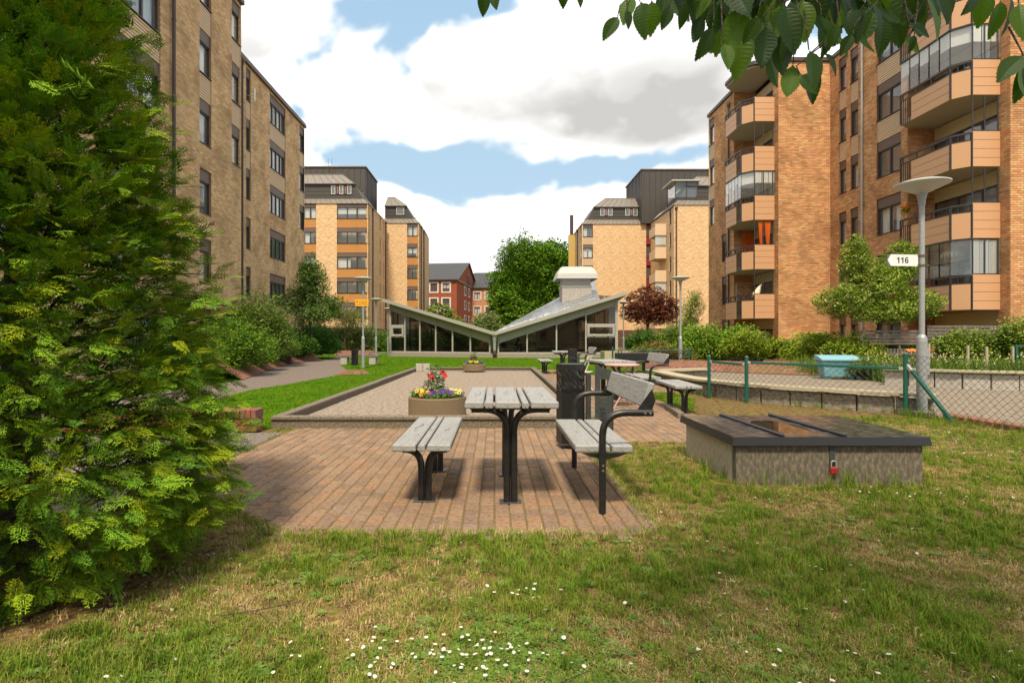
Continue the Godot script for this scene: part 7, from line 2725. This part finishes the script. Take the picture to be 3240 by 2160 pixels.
func make_plants() -> void:
	var small := leaf_cluster(11, 10, .055, .32, .10)
	var mid := leaf_cluster(12, 10, .085, .36, .16)
	var big := leaf_cluster(13, 12, .20, .42, .42)
	var huge := leaf_cluster(14, 18, .27, .42, .85)
	var g1 := [Color(.085, .165, .022), Color(.11, .20, .028), Color(.14, .22, .035)]
	var g2 := [Color(.060, .145, .018), Color(.08, .17, .02), Color(.048, .115, .016)]
	var g3 := [Color(.15, .25, .022), Color(.20, .29, .03), Color(.12, .21, .02)]
	var pale := [Color(.17, .215, .065), Color(.13, .185, .045), Color(.22, .26, .10)]
	# along the path
	shrub("shrub", "large rounded pale green shrub against the tan brick wall", Vector3(-9.7, .2, -23.0), Vector3(1.5, 1.62, 1.4), 3600, small, [Color(.16, .23, .04), Color(.20, .265, .055), Color(.13, .20, .035)], Vector2(1.0, 1.6), 101, "shrubs along the path")
	shrub("shrub", "bright green spreading shrub between the conifer and the path", Vector3(-8.4, .1, -17.6), Vector3(1.15, .95, 1.3), 2300, small, [Color(.13, .23, .02), Color(.16, .26, .025), Color(.10, .19, .02)], Vector2(1.0, 1.5), 102, "shrubs along the path")
	shrub("shrub", "dark green shrub mound above the sloping brick verge", Vector3(-10.7, .25, -28.4), Vector3(1.45, .72, 1.4), 2200, mid, g2, Vector2(.9, 1.4), 103, "shrubs along the path")
	shrub("shrub", "deep green low shrub under the slender tree", Vector3(-9.9, .25, -31.4), Vector3(1.2, .75, 1.1), 1400, mid, [Color(.05, .13, .018), Color(.07, .16, .02)], Vector2(.9, 1.3), 104, "shrubs along the path")
	shrub("shrub", "dark shrub behind the slender tree foot", Vector3(-11.6, .3, -33.0), Vector3(1.5, 1.0, 1.2), 1500, mid, g2, Vector2(.9, 1.4), 105, "shrubs along the path")
	for q in [[-8.3, 14.6, .8, "low bright shrub by the path's near bend"], [-8.75, 20.2, .75, "spreading green shrub over the sloping brick verge"], [-9.9, 25.6, .6, "low fresh shrub beside the timber planter boxes"]]:
		shrub("shrub", q[3], Vector3(q[0], .15, -q[1]), Vector3(.9, q[2], 1.2), 1500, small, [Color(.13, .22, .025), Color(.16, .25, .03)], Vector2(1.0, 1.5), 130 + int(q[1]), "shrubs along the path")
	shrub("flowering_shrub", "shrub covered in white blossom in front of the dark plinth", Vector3(-12.1, .1, -46.5), Vector3(2.3, 1.35, 1.6), 2400, mid, pale, Vector2(1.1, 1.7), 106, "", 1500)
	shrub("hedge_bush", "clipped round green bush by the yellow brick corner", Vector3(-10.6, .0, -50.5), Vector3(2.4, 1.0, 1.6), 2400, mid, g1, Vector2(1.0, 1.6), 107)
	shrub("shrub", "dark evergreen bush beside the white blossom", Vector3(-14.6, .1, -45.0), Vector3(1.6, 1.2, 1.4), 1500, mid, g2, Vector2(1.1, 1.6), 108, "shrubs along the path")
	tree("slender_tree", "slender dark green tree in front of the tan block's far corner", Vector3(-10.0, .2, -30.2), 1.3, .075, [[Vector3(0, 3.9, 0), Vector3(.9, 1.5, .9)], [Vector3(-.75, 3.0, .2), Vector3(.95, .75, .8)], [Vector3(.8, 2.7, .1), Vector3(.95, .7, .8)], [Vector3(.2, 2.2, .5), Vector3(1.3, .55, .9)], [Vector3(-.3, 4.6, 0), Vector3(.45, .7, .45)]], 2000, mid, [Color(.085, .165, .03), Color(.11, .195, .035), Color(.20, .24, .09)], Vector2(.9, 1.5), 201)
	tree("young_tree", "small thin-leaved olive green tree by the lamp with the notice", Vector3(-12.1, 0, -45.0), 1.6, .09, [[Vector3(0, 3.0, 0), Vector3(1.6, .8, 1.2)], [Vector3(.9, 2.7, .3), Vector3(1.0, .6, .8)], [Vector3(-.9, 3.2, 0), Vector3(.9, .7, .8)]], 520, mid, [Color(.17, .19, .035), Color(.21, .20, .05)], Vector2(.9, 1.4), 202)
	# beyond the pavilion
	tree("linden_tree", "tall bright green linden behind the pavilion's silver roof", Vector3(4.6, 0, -86), 5.0, .5, [[Vector3(0, 12.0, 0), Vector3(4.4, 4.6, 4)], [Vector3(-2.6, 8.5, 1), Vector3(3.2, 3.4, 3)], [Vector3(2.6, 9.0, 1), Vector3(3.4, 4.0, 3)], [Vector3(.5, 5.4, 1.5), Vector3(4.2, 2.4, 3)], [Vector3(3.0, 13.0, 0), Vector3(2.8, 2.8, 2.5)]], 4200, huge, [Color(.10, .20, .012), Color(.13, .24, .016), Color(.08, .165, .012)], Vector2(.8, 1.3), 211, "lindens behind the pavilion")
	tree("linden_tree", "broad green linden touching the flue side of the far block", Vector3(9.2, 0, -90), 5.0, .5, [[Vector3(0, 12.6, 0), Vector3(4.0, 4.0, 4)], [Vector3(-1.5, 9.0, 1), Vector3(3.6, 3.6, 3)], [Vector3(1.5, 7.0, 1), Vector3(3.4, 3.0, 3)]], 3000, huge, [Color(.08, .17, .012), Color(.11, .21, .014)], Vector2(.9, 1.5), 212, "lindens behind the pavilion")
	tree("linden_tree", "lower green tree between the salmon house and the tall linden", Vector3(1.4, 0, -78), 2.4, .3, [[Vector3(0, 5.6, 0), Vector3(2.2, 2.4, 2)], [Vector3(1.2, 4.0, .5), Vector3(2.2, 1.8, 2)]], 1200, big, [Color(.09, .18, .012), Color(.12, .22, .016)], Vector2(1.2, 2.0), 213, "lindens behind the pavilion")
	tree("elder_tree", "pale green flowering elder above the roof valley", Vector3(-.9, 0, -64), 1.3, .14, [[Vector3(0, 3.0, 0), Vector3(1.8, 1.2, 1.5)], [Vector3(.7, 2.2, .4), Vector3(1.3, .8, 1.1)]], 800, big, [Color(.17, .21, .075), Color(.22, .26, .11), Color(.13, .18, .05)], Vector2(.6, 1.0), 214)
	tree("chestnut_tree", "chestnut with upright pale blossoms in front of the red house", Vector3(-7.1, 0, -72), 1.8, .2, [[Vector3(0, 4.0, 0), Vector3(2.0, 1.6, 1.5)], [Vector3(1.6, 3.0, .3), Vector3(1.5, 1.0, 1.1)]], 800, big, [Color(.13, .24, .02), Color(.17, .27, .03), Color(.34, .31, .2)], Vector2(.9, 1.5), 215)
	for q in [[-3.4, 52, 2.2, 1.1, "green bush seen through the pavilion glass near the valley"], [1.6, 51, 2.4, 1.2, "green bush seen through the pavilion's taller wing"], [4.9, 53, 2.4, 1.3, "wide bush behind the pavilion's tall end"], [-7.3, 54, 2.4, 1.2, "bush behind the pavilion's low end"]]:
		shrub("shrub", q[4], Vector3(q[0], 0, -q[1]), Vector3(q[2], q[3], 1.5), 900, big, g1, Vector2(.6, 1.0), 300 + int(q[1]), "shrubs behind the pavilion")
	tree("red_maple", "copper red maple in front of the far tan block", Vector3(13.1, 0, -47), 2.2, .14, [[Vector3(0, 4.1, 0), Vector3(1.9, 1.5, 1.7)], [Vector3(-1.4, 3.3, .3), Vector3(1.1, .9, 1)], [Vector3(1.4, 3.5, .2), Vector3(1.2, 1.1, 1)], [Vector3(.2, 3.0, .7), Vector3(1.7, .8, 1)]], 1700, big, [Color(.13, .042, .026), Color(.165, .055, .03), Color(.20, .08, .045), Color(.09, .035, .025)], Vector2(.45, .8), 221)
	# right-hand bed
	shrub("shrub", "dark green rounded shrub at the foot of the copper maple", Vector3(11.3, 0, -42), Vector3(1.6, 1.0, 1.3), 1600, mid, g2, Vector2(1.0, 1.5), 401, "shrubs in the planting bed")
	shrub("shrub", "mid green dome shrub by the second lamp post", Vector3(12.0, 0, -36.5), Vector3(1.5, 1.1, 1.4), 1600, mid, [Color(.11, .18, .022), Color(.14, .21, .03)], Vector2(1.0, 1.5), 402, "shrubs in the planting bed")
	shrub("shrub", "big fresh green shrub before the balcony stack with orange curtains", Vector3(9.9, .0, -26.2), Vector3(1.35, .98, 1.2), 2300, mid, g3, Vector2(.9, 1.4), 403, "shrubs in the planting bed")
	shrub("shrub", "second fresh green shrub leaning to the blank orange wall", Vector3(11.2, .0, -25.6), Vector3(1.2, .92, 1.2), 1900, mid, g3, Vector2(.9, 1.4), 404, "shrubs in the planting bed")
	shrub("rose_bush", "low rose bush with yellow and coppery young leaves", Vector3(8.6, 0, -29.5), Vector3(1.4, .55, 1.0), 1300, small, [Color(.20, .23, .045), Color(.23, .13, .06), Color(.13, .18, .03)], Vector2(1.0, 1.6), 405)
	shrub("rose_bush", "reddish green rose bush along the brick verge", Vector3(8.0, 0, -25.0), Vector3(1.3, .42, .8), 1200, small, [Color(.16, .17, .035), Color(.20, .09, .05), Color(.11, .16, .03)], Vector2(1.0, 1.5), 406)
	var names := ["low yellow-green shrub right of the purple globe flowers", "low yellow-green shrub below the blank orange wall", "spreading lime shrub behind the blue grit bin", "lime shrub under the young cherry tree", "low leafy shrub at the screen's near post", "yellow-green shrub before the globe flowers", "dull green shrub between the cherry and the screen"]
	var at := [[12.2, 24.5], [13.2, 23.6], [12.6, 21.3], [13.9, 21.0], [12.9, 19.9], [10.6, 23.4], [14.9, 20.6]]
	for i in 7:
		shrub("low_shrub", names[i], Vector3(at[i][0], .25, -at[i][1]), Vector3(1.15, .52 + .08 * (i % 3), .9), 1500, small, [Color(.20, .27, .02), Color(.25, .30, .03), Color(.15, .22, .02)] if i != 6 else g1, Vector2(1.0, 1.6), 410 + i, "low shrubs along the bed")
	shrub("low_shrub", "leafy raspberry canes in front of the timber screen", Vector3(16.2, .1, -18.4), Vector3(1.6, .75, .7), 1300, mid, [Color(.15, .22, .03), Color(.20, .26, .04)], Vector2(.8, 1.3), 420, "low shrubs along the bed")
	shrub("low_shrub", "tall ragged weed clump above the meadow by the brick pier", Vector3(17.0, .1, -17.8), Vector3(.8, .95, .6), 700, mid, [Color(.16, .23, .03)], Vector2(.8, 1.3), 421, "low shrubs along the bed")
	shrub("lavender_bush", "grey green lavender bush beside the steps", Vector3(10.7, .1, -16.0), Vector3(.55, .30, .5), 600, leaf_cluster(19, 12, .10, .06, .05), [Color(.14, .20, .06), Color(.17, .23, .08)], Vector2(.8, 1.3), 422)
	tree("cherry_tree", "young cherry tree between the blue grit bin and the number sign", Vector3(13.75, .2, -19.9), 1.25, .085, [[Vector3(-.1, 2.9, 0), Vector3(1.1, .95, 1.0)], [Vector3(-1.4, 2.3, .2), Vector3(.85, .6, .7)], [Vector3(1.3, 2.2, .2), Vector3(.9, .6, .7)], [Vector3(.9, 3.7, .1), Vector3(.55, .8, .6)], [Vector3(-.75, 3.9, .0), Vector3(.45, .8, .5)], [Vector3(0, 1.9, .4), Vector3(1.2, .4, .8)]], 4600, small, [Color(.21, .29, .035), Color(.25, .32, .045), Color(.15, .22, .03), Color(.31, .34, .10)], Vector2(1.0, 1.7), 431)
	tree("young_tree", "thin bright green sapling beside the blank far gable", Vector3(14.3, 0, -40.5), 2.0, .06, [[Vector3(.2, 3.4, 0), Vector3(.8, 1.4, .8)], [Vector3(-.2, 2.3, 0), Vector3(.7, .7, .7)]], 420, mid, [Color(.16, .27, .02), Color(.20, .30, .03)], Vector2(1.0, 1.5), 432)
	# globe flowers
	for i in 4:
		var p: Vector3 = [Vector3(11.05, .2, -23.9), Vector3(11.35, .2, -23.8), Vector3(11.2, .2, -23.5), Vector3(11.55, .2, -23.6)][i]
		var t := thing("globe_flower", "purple globe flower head on a tall stalk among the lime shrubs", "flower", p, 0, "purple globe flowers")
		var h: float = [1.30, 1.22, 1.05, 1.02][i]
		var st := G.new()
		st.tube([Vector3.ZERO, Vector3(.02, h, 0)], .007, 5)
		part(t, "stalk", st, M.fence_green)
		var fl := G.new()
		var r := RandomNumberGenerator.new()
		r.seed = 80 + i
		for k in 140:
			var d := Vector3(r.randfn(), r.randfn(), r.randfn()).normalized()
			fl.tint(Color(.24, .06, .30) * r.randf_range(.7, 1.3))
			kite(fl, d * .06, (d + Vector3(r.randfn(), r.randfn(), r.randfn()) * .3).normalized(), d.cross(UP).normalized(), .035, .008)
		part(t, "head", fl, M.petal, Transform3D(Basis(), Vector3(.02, h + .06, 0)))
	# orange lilies
	for i in 5:
		var t := thing("lily", "orange lily in the flower bed before the timber screen", "flower", Vector3(13.9 + i * .22 + (i % 2) * .1, .15, -18.6 - (i % 3) * .2), 0, "orange lilies")
		var st := G.new()
		st.tube([Vector3.ZERO, Vector3(.02, .62, 0)], .006, 5)
		part(t, "stalk", st, M.fence_green)
		var fl := G.new()
		for k in 6:
			var a := TAU * k / 6
			fl.tint(Color(.75, .20, .02))
			kite(fl, Vector3.ZERO, Vector3(cos(a), .5, sin(a)).normalized(), Vector3(-sin(a), 0, cos(a)), .12, .03)
		part(t, "flower", fl, M.petal, Transform3D(Basis(Vector3(1, 0, 0), .6), Vector3(.02, .62, .0)))
	# box planters and a timber bed
	var bp := thing("timber_bed", "raised bed of new pale timber beyond the grill", "raised bed", Vector3(7.6, 0, -30.5))
	for q in [[Vector3(-.6, .25, 0), Vector3(1.9, .42, .05)], [Vector3(.33, .25, -.6), Vector3(.05, .42, 1.2)], [Vector3(-1.53, .25, -.6), Vector3(.05, .42, 1.2)], [Vector3(-.6, .25, -1.2), Vector3(1.9, .42, .05)]]:
		var g := G.new()
		g.cbox(q[0], q[1], .006)
		part(bp, "board", g, M.new_wood)
	for q in [["red-brown timber planter box at the shrub's foot by the path", Vector3(-9.75, 0, -25.4)], ["second red-brown timber planter box against the verge", Vector3(-10.2, 0, -25.0)]]:
		var t := thing("planter_box", q[0], "planter", q[1], .2, "timber planter boxes by the path")
		for k in 4:
			var g := G.new()
			g.cbox(Vector3(0, .07 + k * .135, 0), Vector3(.75, .128, .5), .006)
			part(t, "plank", g, M.red_timber)


# ------------------------------------------------------------------ scene
func _ready() -> void:
	rng.seed = 12345
	# camera: level, with a small lens shift
	var cam := Camera3D.new()
	cam.name = "camera"
	add_child(cam)
	cam.position = Vector3(0, 1.22, 0)
	var near := 0.05
	cam.set_frustum(near * 2160.0 / 1750.0, Vector2(near * 54.0 / 1750.0, near * -12.0 / 1750.0), near, 2000.0)
	cam.current = true
	# sky, sun, exposure
	var we := WorldEnvironment.new()
	we.name = "environment"
	var env := Environment.new()
	env.background_mode = Environment.BG_SKY
	var sky := Sky.new()
	sky.sky_material = make_sky()
	env.sky = sky
	env.background_energy_multiplier = 1.0
	env.tonemap_mode = Environment.TONE_MAPPER_LINEAR
	env.tonemap_exposure = 2.05
	env.sdfgi_enabled = true
	env.ssao_enabled = true
	env.ssil_enabled = true
	we.environment = env
	add_child(we)
	var sun := DirectionalLight3D.new()
	sun.name = "sun"
	sun.light_energy = 0.82
	sun.light_color = Color(1.0, .94, .83)
	sun.light_angular_distance = 8.0
	sun.shadow_enabled = true
	add_child(sun)
	sun.look_at_from_position(Vector3(-.07, .92, .60) * 10.0, Vector3.ZERO, UP)
	make_materials()
	make_ground()
	make_near_left()
	make_near_right()
	make_far_blocks()
	make_behind()
	make_houses()
	make_pavilion()
	make_edging()
	make_fences()
	make_lamps()
	make_furniture()
	make_bins()
	make_chamber()
	make_planters()
	make_plants()
	make_thuja()
	make_elm()
	make_grass()
